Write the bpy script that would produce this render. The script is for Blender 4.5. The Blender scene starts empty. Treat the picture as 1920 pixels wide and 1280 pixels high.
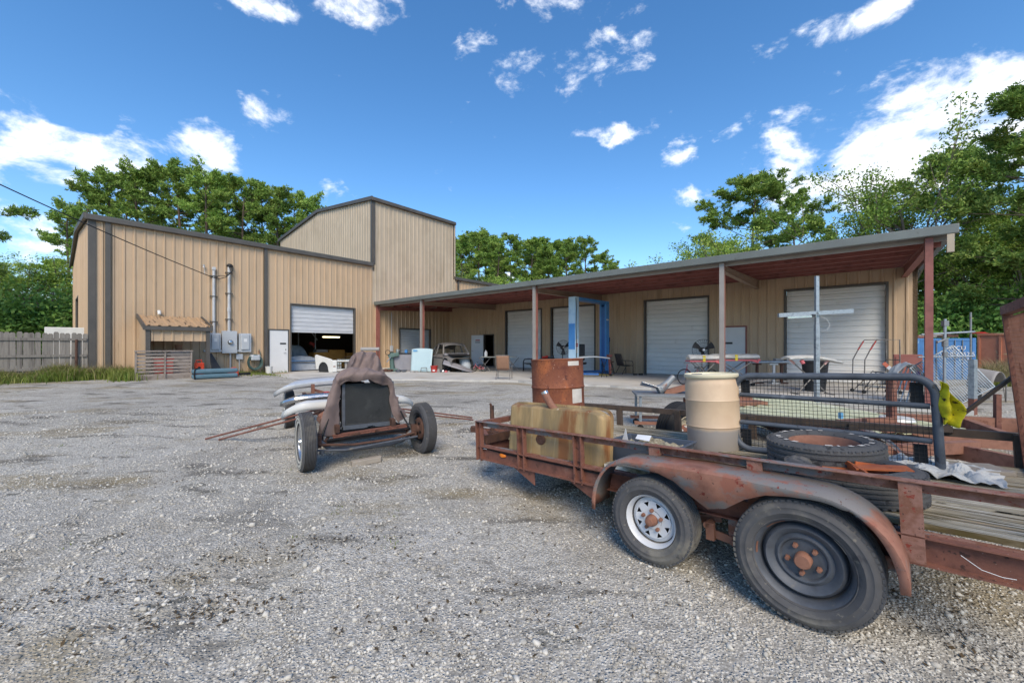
import bpy, math, random
import numpy as np
from mathutils import Vector, Matrix, noise as mnoise

# ------------------------------------------------------------------ camera, sky, sun, exposure
SC = bpy.context.scene
R = math.radians
TH = R(-40.6)                       # the building's yaw; its local x runs along the wing, y along the tall side wall
CAM_H = 1.5
FOC = 746.7                         # focal length in photo pixels (14 mm on 36 mm, 1920 wide)
cam_d = bpy.data.cameras.new('camera'); cam = bpy.data.objects.new('camera', cam_d)
SC.collection.objects.link(cam)
cam_d.sensor_width = 36; cam_d.lens = 14.0; cam_d.shift_y = 8 / 1920
cam_d.clip_start = 0.05; cam_d.clip_end = 3000
cam.location = (0, 0, CAM_H); cam.rotation_euler = (R(90), 0, 0)
SC.camera = cam
SUN_EL, SUN_AZ = 43, 174           # degrees; azimuth measured from +Y clockwise towards +X (sun behind the camera)
SUN_POWER, SUN_ANGLE, SKY_POWER, EXPOSURE = 1.15, 30, 0.116, 1.72
sd = Vector((math.sin(R(SUN_AZ)) * math.cos(R(SUN_EL)), math.cos(R(SUN_AZ)) * math.cos(R(SUN_EL)), math.sin(R(SUN_EL))))
sun_d = bpy.data.lights.new('sun', 'SUN'); sun = bpy.data.objects.new('sun', sun_d)
SC.collection.objects.link(sun)
sun_d.energy = SUN_POWER; sun_d.angle = R(SUN_ANGLE); sun_d.color = (1.0, 0.86, 0.66)
sun.rotation_euler = sd.to_track_quat('Z', 'Y').to_euler(); sun.location = (0, 0, 60)
SC.view_settings.view_transform = 'Standard'; SC.view_settings.look = 'None'
SC.view_settings.gamma = 1; SC.view_settings.exposure = EXPOSURE
SC.view_settings.use_curve_mapping = False
SC.render.engine = 'CYCLES'
SC.cycles.max_bounces = 5; SC.cycles.diffuse_bounces = 3; SC.cycles.transparent_max_bounces = 8
SC.cycles.use_denoising = True

def ray(px, py):
    return Vector(((px - 960) / FOC, 1, (648 - py) / FOC)).normalized()

def make_world():
    w = bpy.data.worlds.new('World'); SC.world = w; w.use_nodes = True
    nt = w.node_tree; N = nt.nodes; L = nt.links; N.clear()
    out = N.new('ShaderNodeOutputWorld'); bg = N.new('ShaderNodeBackground'); bg.inputs['Strength'].default_value = SKY_POWER
    L.new(bg.outputs[0], out.inputs[0])
    sky = N.new('ShaderNodeTexSky'); sky.sky_type = 'NISHITA'; sky.sun_disc = False
    sky.sun_elevation = R(SUN_EL); sky.sun_rotation = R(SUN_AZ)
    sky.air_density = 1.0; sky.dust_density = 0.25; sky.ozone_density = 2.6; sky.altitude = 0
    tc = N.new('ShaderNodeTexCoord')
    def math_(op, a, b=None, c=None, clamp=False):
        n = N.new('ShaderNodeMath'); n.operation = op; n.use_clamp = clamp
        for i, v in enumerate((a, b, c)):
            if v is None: continue
            if isinstance(v, (int, float)): n.inputs[i].default_value = v
            else: L.new(v, n.inputs[i])
        return n.outputs[0]
    d = tc.outputs['Generated']
    def nz(scale, detail, rough, off, stretch=(1, 1, 1.7)):
        mp = N.new('ShaderNodeMapping'); mp.inputs['Location'].default_value = off; mp.inputs['Scale'].default_value = stretch
        L.new(d, mp.inputs[0])
        n = N.new('ShaderNodeTexNoise'); n.inputs['Scale'].default_value = scale; n.inputs['Detail'].default_value = detail
        n.inputs['Roughness'].default_value = rough; n.inputs['Distortion'].default_value = 0.25
        L.new(mp.outputs[0], n.inputs['Vector']); return n.outputs['Fac']
    big = nz(1.5, 3, 0.5, (3.3, 7.3, 3.9)); fine = nz(9.5, 9, 0.62, (1.7, 5.1, 2.2)); wisp = nz(30.0, 4, 0.6, (0.3, 0.1, 7.2))
    # cloud banks: direction of the bank's middle, half width, half height (in units of the unit sphere)
    banks = [((1860, 205), .22, .10, 1.0), ((1650, 290), .20, .10, .95), ((1500, 250), .13, .07, .75), ((1480, 330), .12, .07, .9), ((1590, 350), .16, .08, .95),
             ((1320, 362), .08, .03, .62), ((1270, 285), .06, .04, .66), ((1390, 245), .06, .05, .6), ((1155, 252), .08, .025, .56),
             ((960, 105), .13, .045, .66), ((1110, 105), .12, .05, .66), ((1210, 75), .06, .03, .56), ((1640, 10), .17, .03, .7), ((515, 18), .09, .04, .74),
             ((600, 25), .07, .03, .55), ((500, 205), .06, .04, .62), ((180, 300), .20, .045, .95), ((40, 300), .10, .06, .8), ((360, 270), .08, .05, .85),
             ((300, 248), .06, .03, .6), ((130, 255), .10, .02, .66), ((10, 228), .07, .03, .75), ((55, 440), .13, .06, .8), ((620, 345), .06, .03, .55), ((555, 362), .05, .03, .55),
             ((1560, 135), .04, .03, .5), ((1830, 40), .04, .02, .5)]
    acc = None
    for (p, hw, hh, s) in banks:
        c = ray(*p)
        sub = N.new('ShaderNodeVectorMath'); sub.operation = 'SUBTRACT'; L.new(d, sub.inputs[0]); sub.inputs[1].default_value = c
        mul = N.new('ShaderNodeVectorMath'); mul.operation = 'MULTIPLY'; L.new(sub.outputs[0], mul.inputs[0]); mul.inputs[1].default_value = (1 / hw, 1 / hw, 1 / hh)
        ln = N.new('ShaderNodeVectorMath'); ln.operation = 'LENGTH'; L.new(mul.outputs[0], ln.inputs[0])
        v = math_('MULTIPLY', math_('SUBTRACT', 1.25, ln.outputs['Value'], clamp=True), s)
        acc = v if acc is None else math_('MAXIMUM', acc, v)
    scat = math_('MULTIPLY', math_('SUBTRACT', big, 0.55, clamp=True), 6.0)       # the same scattered clouds all round the sky
    cover = math_('MAXIMUM', acc, scat)
    f2 = math_('ADD', math_('MULTIPLY', fine, 1.0), math_('MULTIPLY', wisp, 0.22))
    dens = math_('ADD', math_('MULTIPLY', cover, 0.80), math_('SUBTRACT', math_('MULTIPLY', f2, 2.3), 1.78))
    mr = N.new('ShaderNodeMapRange'); mr.interpolation_type = 'SMOOTHSTEP'
    mr.inputs['From Min'].default_value = -0.06; mr.inputs['From Max'].default_value = 0.50
    L.new(dens, mr.inputs['Value'])
    cr = N.new('ShaderNodeValToRGB'); e = cr.color_ramp.elements
    e[0].position = 0.0; e[0].color = (2.3, 2.7, 3.3, 1); e[0].position = .3; e[1].color = (3.9, 3.95, 4.05, 1); e[1].position = .66
    L.new(fine, cr.inputs[0])
    hsv = N.new('ShaderNodeHueSaturation'); hsv.inputs['Saturation'].default_value = 1.24; hsv.inputs['Value'].default_value = 0.585
    L.new(sky.outputs[0], hsv.inputs['Color'])
    mix = N.new('ShaderNodeMix'); mix.data_type = 'RGBA'
    L.new(math_('MULTIPLY', mr.outputs[0], 0.97), mix.inputs[0]); L.new(hsv.outputs[0], mix.inputs[6]); L.new(cr.outputs[0], mix.inputs[7])
    L.new(mix.outputs[2], bg.inputs['Color'])
    w.cycles.sampling_method = 'MANUAL'; w.cycles.sample_map_resolution = 512
make_world()

# ------------------------------------------------------------------ helpers
rnd = random.Random(7)
NR = np.random.RandomState(11)
COL = SC.collection

def lin(h):
    """sRGB hex or 0-255 triple -> linear rgb"""
    if isinstance(h, str): h = [int(h[i:i + 2], 16) for i in (0, 2, 4)]
    return tuple(((c / 255) / 12.92 if c / 255 <= 0.04045 else ((c / 255 + 0.055) / 1.055) ** 2.4) for c in h)

MATS = {}
def mk(name, cols, scale=3.0, detail=5, rough=0.7, metal=0.0, bump=0.0, bscale=40, stretch=(1, 1, 1), patch=None, rvar=0.0, coord='Object',
       streak=None, spec=0.5, alpha=None, trans=0.0, distort=0.0, tint=0.0, voro=0):
    """procedural material: noise between colours, optional patch colour (colour, scale, threshold, softness[, stretch]) and streaks"""
    m = bpy.data.materials.new(name); m.use_nodes = True; MATS[name] = m
    nt = m.node_tree; N = nt.nodes; L = nt.links
    b = N['Principled BSDF']; b.inputs['Roughness'].default_value = rough; b.inputs['Metallic'].default_value = metal
    b.inputs['Specular IOR Level'].default_value = spec
    tc = N.new('ShaderNodeTexCoord'); oi = N.new('ShaderNodeObjectInfo')
    add = N.new('ShaderNodeVectorMath'); add.operation = 'ADD'
    sc_ = N.new('ShaderNodeMath'); sc_.operation = 'MULTIPLY'; sc_.inputs[1].default_value = 37.0
    L.new(oi.outputs['Random'], sc_.inputs[0]); L.new(tc.outputs[coord], add.inputs[0]); L.new(sc_.outputs[0], add.inputs[1])
    def tex(scale, detail, stretch, off=0.0, ty='noise'):
        mp = N.new('ShaderNodeMapping'); mp.inputs['Scale'].default_value = stretch; mp.inputs['Location'].default_value = (off, off * .7, off * 1.3)
        L.new(add.outputs[0], mp.inputs[0])
        if ty == 'voro':
            n = N.new('ShaderNodeTexVoronoi'); n.inputs['Scale'].default_value = scale; L.new(mp.outputs[0], n.inputs['Vector']); return n.outputs['Distance']
        n = N.new('ShaderNodeTexNoise'); n.inputs['Scale'].default_value = scale; n.inputs['Detail'].default_value = detail
        n.inputs['Roughness'].default_value = 0.6; n.inputs['Distortion'].default_value = distort
        L.new(mp.outputs[0], n.inputs['Vector']); return n.outputs['Fac']
    f = tex(scale, detail, stretch)
    cr = N.new('ShaderNodeValToRGB'); els = cr.color_ramp.elements
    cols = [lin(c) if isinstance(c, str) else c for c in cols]
    n = len(cols)
    if n == 1: cols = cols * 2; n = 2
    while len(els) < n: els.new(0.5)
    for i, c in enumerate(cols):
        els[i].position = 0.32 + 0.36 * i / (n - 1); els[i].color = (*c, 1)
    L.new(f, cr.inputs[0]); col = cr.outputs[0]
    def mixin(col, fac, c2):
        mx = N.new('ShaderNodeMix'); mx.data_type = 'RGBA'; L.new(fac, mx.inputs[0]); L.new(col, mx.inputs[6])
        mx.inputs[7].default_value = (*(lin(c2) if isinstance(c2, str) else c2), 1); return mx.outputs[2]
    pf = None
    for k, p in enumerate(patch if isinstance(patch, list) else ([patch] if patch else [])):
        pc, ps, th, soft = p[:4]; st = p[4] if len(p) > 4 else (1, 1, 1)
        pn = tex(ps, 7, st, 5.3 + 3 * k)
        mr = N.new('ShaderNodeMapRange'); mr.interpolation_type = 'SMOOTHSTEP'
        mr.inputs['From Min'].default_value = th; mr.inputs['From Max'].default_value = th + soft
        L.new(pn, mr.inputs['Value']); col = mixin(col, mr.outputs[0], pc); pf = mr.outputs[0]
    if tint:
        hv = N.new('ShaderNodeHueSaturation'); mm = N.new('ShaderNodeMapRange'); L.new(oi.outputs['Random'], mm.inputs['Value'])
        mm.inputs['To Min'].default_value = 1 - tint; mm.inputs['To Max'].default_value = 1 + tint
        L.new(mm.outputs[0], hv.inputs['Value']); L.new(col, hv.inputs['Color']); col = hv.outputs[0]
    L.new(col, b.inputs['Base Color'])
    if rvar:
        mr = N.new('ShaderNodeMapRange'); L.new(f, mr.inputs['Value']); mr.inputs['From Min'].default_value = .3; mr.inputs['From Max'].default_value = .7
        mr.inputs['To Min'].default_value = max(0.03, rough - rvar); mr.inputs['To Max'].default_value = min(1, rough + rvar); L.new(mr.outputs[0], b.inputs['Roughness'])
    if bump:
        bn = tex(bscale, 6, stretch, 2.2, 'voro' if voro else 'noise'); bp = N.new('ShaderNodeBump'); bp.inputs['Strength'].default_value = bump
        bp.inputs['Distance'].default_value = 0.01; L.new(bn, bp.inputs['Height']); L.new(bp.outputs[0], b.inputs['Normal'])
    if alpha is not None: b.inputs['Alpha'].default_value = alpha
    if trans: b.inputs['Transmission Weight'].default_value = trans
    return m

class MB:
    """collects shapes, builds ONE mesh object"""
    def __init__(s): s.v = []; s.f = []
    def add(s, vs, fs, m=None):
        o = len(s.v)
        if m is not None: vs = [m @ Vector(v) for v in vs]
        s.v += [tuple(v) for v in vs]; s.f += [tuple(i + o for i in f) for f in fs]; return s
    def box(s, c, d, m=None, rz=0, ry=0, rx=0):
        x, y, z = d[0] / 2, d[1] / 2, d[2] / 2
        vs = [(-x, -y, -z), (x, -y, -z), (x, y, -z), (-x, y, -z), (-x, -y, z), (x, -y, z), (x, y, z), (-x, y, z)]
        t = Matrix.Translation(c)
        if rz or ry or rx: t = t @ Matrix.Rotation(rz, 4, 'Z') @ Matrix.Rotation(ry, 4, 'Y') @ Matrix.Rotation(rx, 4, 'X')
        if m is not None: t = m @ t
        return s.add(vs, [(0, 3, 2, 1), (4, 5, 6, 7), (0, 1, 5, 4), (1, 2, 6, 5), (2, 3, 7, 6), (3, 0, 4, 7)], t)
    def b2(s, lo, hi): return s.box([(a + b) / 2 for a, b in zip(lo, hi)], [abs(b - a) for a, b in zip(lo, hi)])
    def bar(s, p0, p1, w, h=None, up=(0, 0, 1)):
        h = h or w; p0 = Vector(p0); p1 = Vector(p1); d = p1 - p0; ln = d.length; d.normalize(); up = Vector(up)
        if abs(d.dot(up)) > .98: up = Vector((1, 0, 0))
        x = d.cross(up).normalized(); z = x.cross(d)
        vs = [p0 + x * a * w / 2 + z * b * h / 2 + d * t for t in (0, ln) for (a, b) in ((-1, -1), (1, -1), (1, 1), (-1, 1))]
        return s.add(vs, [(0, 3, 2, 1), (4, 5, 6, 7), (0, 1, 5, 4), (1, 2, 6, 5), (2, 3, 7, 6), (3, 0, 4, 7)])
    def tube(s, pts, r, seg=8, cap=True, closed=False):
        pts = [Vector(p) for p in pts]; n = len(pts); rs = r if isinstance(r, (list, tuple)) else [r] * n
        vs = []; prev = None
        for i in range(n):
            if closed: t = pts[(i + 1) % n] - pts[i - 1]
            else: t = pts[min(i + 1, n - 1)] - pts[max(i - 1, 0)]
            t.normalize()
            if prev is None:
                u = Vector((0, 0, 1)) if abs(t.z) < .9 else Vector((1, 0, 0)); u = (u - t * u.dot(t)).normalized()
            else:
                u = prev - t * prev.dot(t); u.normalize()
            prev = u; w = t.cross(u)
            for k in range(seg):
                a = 2 * math.pi * k / seg; vs.append(pts[i] + (u * math.cos(a) + w * math.sin(a)) * rs[i])
        fs = []
        for i in range(n if closed else n - 1):
            j = (i + 1) % n
            for k in range(seg):
                k2 = (k + 1) % seg; fs.append((i * seg + k, i * seg + k2, j * seg + k2, j * seg + k))
        if cap and not closed: fs += [tuple(range(seg - 1, -1, -1)), tuple(range((n - 1) * seg, n * seg))]
        return s.add(vs, fs)
    def lathe(s, prof, seg=24, m=None, a0=0, a1=2 * math.pi, close=False):
        full = abs(a1 - a0 - 2 * math.pi) < 1e-6; n = seg if full else seg + 1; vs = []
        for i in range(n):
            a = a0 + (a1 - a0) * i / seg
            for (r, z) in prof: vs.append((r * math.cos(a), r * math.sin(a), z))
        k = len(prof); fs = []
        for i in range(seg):
            j = (i + 1) % n
            for q in range(k if close else k - 1):
                q2 = (q + 1) % k; fs.append((i * k + q, j * k + q, j * k + q2, i * k + q2))
        return s.add(vs, fs, m)
    def prism(s, poly, d, m=None):
        """poly in local xy, extruded d along local z"""
        n = len(poly); vs = [(x, y, 0) for x, y in poly] + [(x, y, d) for x, y in poly]
        return s.add(vs, [tuple(range(n - 1, -1, -1)), tuple(range(n, 2 * n))] + [(i, (i + 1) % n, n + (i + 1) % n, n + i) for i in range(n)], m)
    def grid(s, fn, nu, nv, m=None):
        vs = [fn(i / nu, j / nv) for j in range(nv + 1) for i in range(nu + 1)]
        fs = [(j * (nu + 1) + i, j * (nu + 1) + i + 1, (j + 1) * (nu + 1) + i + 1, (j + 1) * (nu + 1) + i) for j in range(nv) for i in range(nu)]
        return s.add(vs, fs, m)
    def mesh(s, name, mat, smooth=False):
        me = bpy.data.meshes.new(name); me.from_pydata(s.v, [], s.f); me.validate()
        me.materials.append(MATS[mat] if isinstance(mat, str) else mat)
        if smooth:
            me.polygons.foreach_set('use_smooth', [True] * len(me.polygons))
            try: me.set_sharp_from_angle(angle=R(42))
            except Exception: pass
        me.update(); return me
    def build(s, name, mat, parent=None, smooth=False, bev=0, solid=0, loc=None, rot=None):
        return link(name, s.mesh(name, mat, smooth), parent, bev, solid, loc, rot)

def link(name, me, parent=None, bev=0, solid=0, loc=None, rot=None):
    o = bpy.data.objects.new(name, me); COL.objects.link(o)
    if parent is not None: o.parent = parent
    if loc is not None: o.location = loc
    if rot is not None: o.rotation_euler = rot
    if solid:
        md = o.modifiers.new('solid', 'SOLIDIFY'); md.thickness = solid; md.offset = 0
    if bev:
        md = o.modifiers.new('bevel', 'BEVEL'); md.width = bev; md.segments = 2; md.limit_method = 'ANGLE'
    return o

def tag(o, label, cat, group=None, kind=None):
    o['label'] = label; o['category'] = cat
    if group: o['group'] = group
    if kind: o['kind'] = kind
    return o

def thing(name, label, cat, loc=(0, 0, 0), rz=0, group=None, rot=None):
    o = bpy.data.objects.new(name, None); COL.objects.link(o); o.empty_display_size = .2
    o.location = loc; o.rotation_euler = rot or (0, 0, rz)
    return tag(o, label, cat, group)

def copy_tree(o, parent=None):
    c = o.copy(); COL.objects.link(c); c.parent = parent
    for ch in [x for x in o.children]: copy_tree(ch, c)
    return c

def ss(a, b, x):
    t = np.clip((x - a) / (b - a), 0, 1); return t * t * (3 - 2 * t)

CT, ST = math.cos(TH), math.sin(TH)
def ab(x, y): return (-ST * x + CT * y, CT * x + ST * y)          # world -> (a along the side wall, b along the wing)
def wxy(b, a): return (CT * b - ST * a, ST * b + CT * a)          # building local -> world
def at(px, d): return ((px - 960) / FOC * d, d)                   # surveyed bearing + distance -> world x, y
SLAB = 0.15
def gz(x, y):
    a, b = ab(x, y)
    z = 0.115 * ss(5, 13, y) + 0.12 * ss(-14.5, -19.5, b) * (1 - ss(5.6, 7.4, a)) * ss(4, 9, y)
    z = z - 0.75 * ss(15.5, 18, x) * ss(16.6, 18.6, y)
    z = z - 0.04 * ss(6.0, 8.0, a) * ss(10.0, 15.0, y - 0.0) * (1 - ss(2.5, 4.0, b))
    r = 0
    for off in (-3.1, -1.5, .9):          # shallow wheel ruts swinging towards the roller doors
        c = off + .055 * (y - 2) ** 2 * .35 - .32 * (y - 2)
        r = r - .022 * np.exp(-((x - c) / .17) ** 2) + .012 * np.exp(-((np.abs(x - c) - .34) / .10) ** 2)
    near = (1 - ss(10, 14, y)) * ss(-1, 1.5, y) * (1 - ss(3.0, 3.6, x + .0 * y))
    hol = .010 * np.sin(3.1 * x + 1.7 * np.sin(1.9 * y)) * np.sin(2.7 * y + 1.3 * np.sin(2.3 * x)) + .006 * np.sin(7.3 * x + 2 * np.sin(3.1 * y)) * np.sin(6.1 * y)
    return z + 0.012 * np.sin(x * 1.3 + .4) * np.sin(y * 1.7) + 0.006 * np.sin(x * 4.1 + y * 2.3) + (r + hol) * near
def gzf(x, y): return float(gz(x, y))

# ------------------------------------------------------------------ materials
mk('tan_panel', ['B0977A', 'B79E81', 'B39A7D'], .5, 4, .5, 0, .02, 9, patch=[('9C8468', 1.2, .56, .2, (1.6, 1.6, .25)), ('877153', 2.2, .63, .12, (3, 3, .12)), ('C2AC90', 1.6, .62, .15, (2, 2, .3))], coord='Object', tint=.05)
mk('beige_panel', ['A99B86', 'B2A48F', 'A69883'], .5, 4, .5, 0, .02, 9, patch=[('93866F', 1.3, .56, .2, (1.8, 1.8, .2)), ('837C6B', 2.0, .64, .12, (3, 3, .12))], tint=.045)
mk('dark_trim', ['4A4743', '55514C'], 2, 3, .5)
mk('roof_metal', ['50534F', '5C5F5A'], 1, 4, .45, .2)
mk('fascia_metal', ['666A66', '727773'], 1.2, 4, .5, .1, patch=('5A5A52', 3, .62, .1))
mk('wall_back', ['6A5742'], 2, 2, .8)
mk('slat_white', ['B9BCC0', 'C3C5C8'], 1.5, 3, .45, 0, .02, 20, tint=.03)
mk('slat_grey', ['D2D2D0', 'DADAD8'], 1.2, 4, .5, 0, .02, 20, patch=('BEBEBB', 2.5, .6, .2, (1, 1, .4)), tint=.04)
mk('slat_blue', ['AFB6BC', 'B8BFC4'], 1.5, 3, .5, 0, tint=.03)
mk('post_grey', ['8F8882', '9A938C'], 2, 4, .55, .1, .03, 30, patch=('6F5547', 6, .68, .1))
mk('primer', ['855248', '905A51', '764941'], 2.5, 5, .65, 0, .03, 30, patch=('8B6A5C', 5, .66, .12))
mk('primer_deck', ['8A564D', '965F56'], 1.5, 5, .65, 0, .02, 20, tint=.05)
mk('rafter_tan', ['8C7664', '96806C'], 2, 4, .6)
mk('concrete', ['B2AFA8', 'BEBBB4', 'A6A39B'], .7, 8, .85, 0, .05, 60, patch=[('A08E72', .45, .58, .2), ('6E6C69', .9, .64, .15)])
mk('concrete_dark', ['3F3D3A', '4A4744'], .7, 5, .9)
mk('white_door', ['D0D1D1', 'D8D8D8'], 1.5, 4, .45, 0, patch=('A9A9A5', 4, .66, .15))
mk('grey_door', ['C8C9CA', 'D0D1D2'], 1.5, 4, .5, 0)
mk('interior', ['1E1B18', '2A2520'], 1, 3, .9)
mk('rust', ['68433A', '7E5345', '734C40', '55392F'], 7, 8, .85, .1, .12, 90, patch=[('8E6A5C', 3.5, .6, .14), ('48332D', 22, .60, .07), ('9C8478', 55, .66, .05)])
mk('rust_pale', ['845A4A', '76503F', '8E6A5E', '674538'], 9, 9, .85, .1, .15, 120, patch=[('737070', 3.5, .52, .08), ('7E382B', 30, .60, .04), ('4A342E', 60, .63, .04)])
mk('rust_orange', ['7F5848', '8E6553', '6E4B3D'], 6, 7, .85, .1, .10, 80, patch=('5B2F20', 5, .62, .12))
mk('rust_drum', ['74402F', '875036', '653629'], 4, 9, .75, .15, .08, 70, patch=[('A8623A', 3.0, .57, .1, (1, 1, .6)), ('4F2A22', 7, .60, .06), ('A5806E', 40, .64, .04), ('5A3026', 70, .60, .04)])
mk('rust_dark', ['4A342B', '5B4034', '3C2C26'], 7, 7, .85, .1, .1, 80, patch=('2A2624', 4, .58, .1))
mk('rail_worn', ['4B4038', '574A40', '3E3833'], 6, 7, .75, .15, .08, 80, patch=[('262422', 3.5, .60, .06), ('7B523F', 6, .64, .08)])
mk('tank_metal', ['A0845A', 'AF9468', '8F7A56', '7F7058'], 3.0, 7, .6, .2, .06, 50, stretch=(2.2, 2.2, .3),
   patch=[('855733', 3.0, .52, .14, (1.8, 1.8, .35)), ('B9AD92', 5, .63, .06, (4, 4, .15)), ('5E5A54', 3, .64, .08)])
mk('rubber', ['434345', '4E4E50', '474749'], 6, 7, .88, 0, .10, 120, patch=[('77736A', 3, .50, .2), ('3A3A3E', 7, .60, .1), ('6E6A62', 26, .62, .06)])
mk('rubber_worn', ['474748', '545454'], 8, 7, .92, 0, .7, 45, patch=[('6B6862', 6, .55, .2), ('2E2E30', 18, .58, .06)])
mk('rubber_black', ['19191A', '222224'], 6, 6, .8, 0, .05, 120)
mk('white_wall', ['C8C4B8', 'B3AD9F'], 6, 5, .6, 0)
mk('white_paint', ['CFCFCC', 'C4C4C0'], 3, 5, .35, 0, patch=('9C948A', 7, .68, .1))
mk('white_rim', ['CDD0D4', 'BEC1C6'], 5, 5, .4, 0, patch=[('8A5A3C', 14, .70, .06)])
mk('steel_dark', ['474B52', '535860', '3E4147'], 5, 6, .6, .2, .04, 80, patch=[('7A746A', 6, .62, .1), ('6B4A3A', 12, .69, .05)])
mk('chrome', ['C9CBCC', 'B9BBBD'], 5, 4, .22, .9, patch=('6E5A4E', 9, .68, .1), rvar=.12)
mk('galv', ['8F989E', 'A3ABB0', '7E878C'], 10, 5, .45, .6, .03, 60)
mk('galv_rusty', ['8B8F91', '7C7F80'], 8, 6, .6, .4, patch=('7A4A36', 7, .6, .1))
mk('wire_dark', ['2B2C2E', '38393B'], 6, 3, .6, .3)
mk('guard_black', ['474D55', '525962', '3E434A'], 4, 6, .6, .1, .03, 60, patch=[('6E747B', 6, .60, .12), ('333437', 14, .62, .06)])
mk('black_metal', ['17181A', '232427'], 8, 5, .55, .3)
mk('radiator_black', ['3A3B3B', '484948'], 6, 6, .75, .1, .15, 160, patch=[('5E5D59', 5, .60, .12), ('2A2A2A', 8, .62, .08)])
mk('tarp', ['6F605B', '7B6B66', '665651'], 2.5, 6, .9, 0, .08, 160, patch=[('8C7D78', 2.2, .58, .2), ('584943', 5, .64, .12)])
mk('tarp_grey', ['8E8B88', '9B9895'], 3, 4, .9)
mk('wood_grey', ['8E857A', '9C9387', '7A7066'], 3, 8, .9, 0, .2, 60, stretch=(1, 1, 1), patch=('4D4740', 4, .62, .1), tint=.1)
mk('picket_wood', ['706B65', '7F7A73', '5E5954'], 4, 8, .9, 0, .25, 30, stretch=(3, 3, .25), patch=('48433E', 3, .62, .12, (4, 4, .4)), tint=.14)
mk('deck_wood', ['55482F', '8E8268', 'B8AE98', '6A5C40'], 3, 9, .95, 0, .9, 10, stretch=(.45, 16, 2), patch=[('4E441F', 1.5, .53, .08, (.6, 8, 1)), ('DAD4C6', 3.0, .57, .05, (.5, 26, 1)), ('1E1A12', 3.2, .57, .04, (.4, 30, 1)), ('C9A678', 2.2, .66, .05, (.4, 14, 1))], tint=.15)
mk('pallet_wood', ['8A7F76', '968B82', '776C64'], 4, 7, .9, 0, .2, 40, tint=.12)
mk('barrel_plastic', ['C4A98C', 'CDB496', 'BC9F84'], 2.0, 5, .5, 0, .02, 20, patch=[('D3C2AC', 2.2, .6, .2, (1, 1, .4)), ('9A7657', 9, .71, .04)])
mk('barrel_water', ['878686', '93918F'], 2, 4, .45, 0)
mk('barrel_rim', ['D3C9AA', 'DBD2B6'], 3, 3, .5)
mk('amber', [(.85, .22, .02)], 1, 1, .25)
mk('plastic_bluegrey', ['3E4653', '4A5360'], 3, 4, .5)
mk('cushion_blue', ['4E6C7A', '5A7886'], 5, 5, .7, 0, .1, 50)
mk('red_plastic', ['9E2A26', 'AC342C'], 4, 3, .45)
mk('orange_red', ['C03A1C', 'D04A22'], 4, 3, .45)
mk('elec_grey', ['AEB3B8', 'B8BDC2'], 2, 3, .45, .1)
mk('conduit', ['B0B1B2', 'BEBFC0'], 4, 4, .5, .1)
mk('cable_black', ['101011', '181819'], 3, 2, .6)
mk('hose', ['3F5752', '4B6460'], 6, 4, .6)
mk('lift_blue', ['3F80BE', '4C8ECC'], 2, 5, .45, 0, .02, 40, patch=('9DB3C2', 5, .68, .06))
mk('lift_pale', ['A3C6DE', 'B5D2E4', '93BBD8'], 3, 6, .5, 0, patch=('D6DEE3', 6, .6, .1, (3, 3, .6)))
mk('lift_deep', ['2C5F9E', '386CAC'], 2, 4, .5)
mk('yellow_plastic', ['C7B024', 'D2BC30'], 4, 3, .5)
mk('rag_yellow', ['B8AF14', 'C5BC1C', 'A89E14'], 9, 6, .9, 0, .4, 60, patch=('2E2B12', 16, .57, .08))
mk('hood_paleblue', ['A9BFC3', 'B3C7CA'], 2, 5, .35, 0, patch=[('8E7A5C', 6, .70, .1)])
mk('car_grey', ['726F6C', '7E7B77'], 3, 6, .6, .1, patch=('7A7268', 5, .62, .12))
mk('car_primer', ['828187', '8D8C92'], 3, 5, .6, .1)
mk('car_dark', ['1D2024', '272B30'], 4, 5, .5, .1)
mk('fabric_tan', ['8C6A55', '97745E'], 14, 4, .9, 0, .1, 200)
mk('fabric_brown', ['463C36', '524740'], 14, 4, .9, 0, .1, 200)
mk('chair_frame', ['5E5954', '8E8A86'], 6, 4, .5, .3)
mk('table_top', ['8B8E87', '989B94'], 4, 4, .6)
mk('white_cloth', ['B6B6B2', 'C2C2BE', 'A6A6A0'], 4, 6, .9, 0, .15, 40, patch=('A89F92', 6, .64, .12))
mk('pink_red', ['B85A62', 'C36A70'], 4, 3, .6)
mk('bin_black', ['1E1F21', '2C2D30'], 5, 5, .6)
mk('stripe_orange', ['C3664E', 'CE7358'], 3, 3, .6)
mk('pale_yellow', ['BDBC98', 'CAC9A6', 'B3B28E'], 2.5, 6, .6, 0, .04, 40, patch=[('B0722A', 3.4, .66, .07, (1, 1, 1)), ('D8D5C0', 3, .60, .1, (.4, 4, 1)), ('4A4A42', 2.8, .69, .08, (.5, 3, 1))])
mk('container_blue', ['3A6EA5', '4479B0', '34659A'], 1.2, 6, .5, 0, .03, 20, patch=[('9FB8C8', 2.2, .64, .06)])
mk('container_orange', ['B87456', 'C28062', 'AA684C'], 1.2, 7, .6, 0, .03, 20, patch=[('C5AD80', 1.3, .62, .05), ('7E4A36', 3, .66, .08)])
mk('letter_white', ['D5D7D8'], 1, 1, .6)
mk('mark_red', ['A5302C'], 1, 1, .6)
mk('mark_dark', ['2A2C30'], 1, 1, .6)
mk('sticker', ['CFC9C0', 'BDB5AA'], 14, 4, .7, patch=('A8694C', 20, .64, .06))
mk('trash_mix', ['8E8672', '7C7460', 'A39C88', '6B6346'], 20, 7, .95, 0, .8, 50, patch=('4C4728', 12, .55, .1))
mk('tape_blue', ['5A93BC'], 1, 1, .5)
mk('teal_machine', ['4E6660', '5A726C'], 4, 5, .55, .1)
mk('glass_dark', ['0C0D0E'], 1, 1, .1, 0)
mk('boxes_orange', ['B57A34', 'C4893F'], 4, 4, .8)
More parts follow.
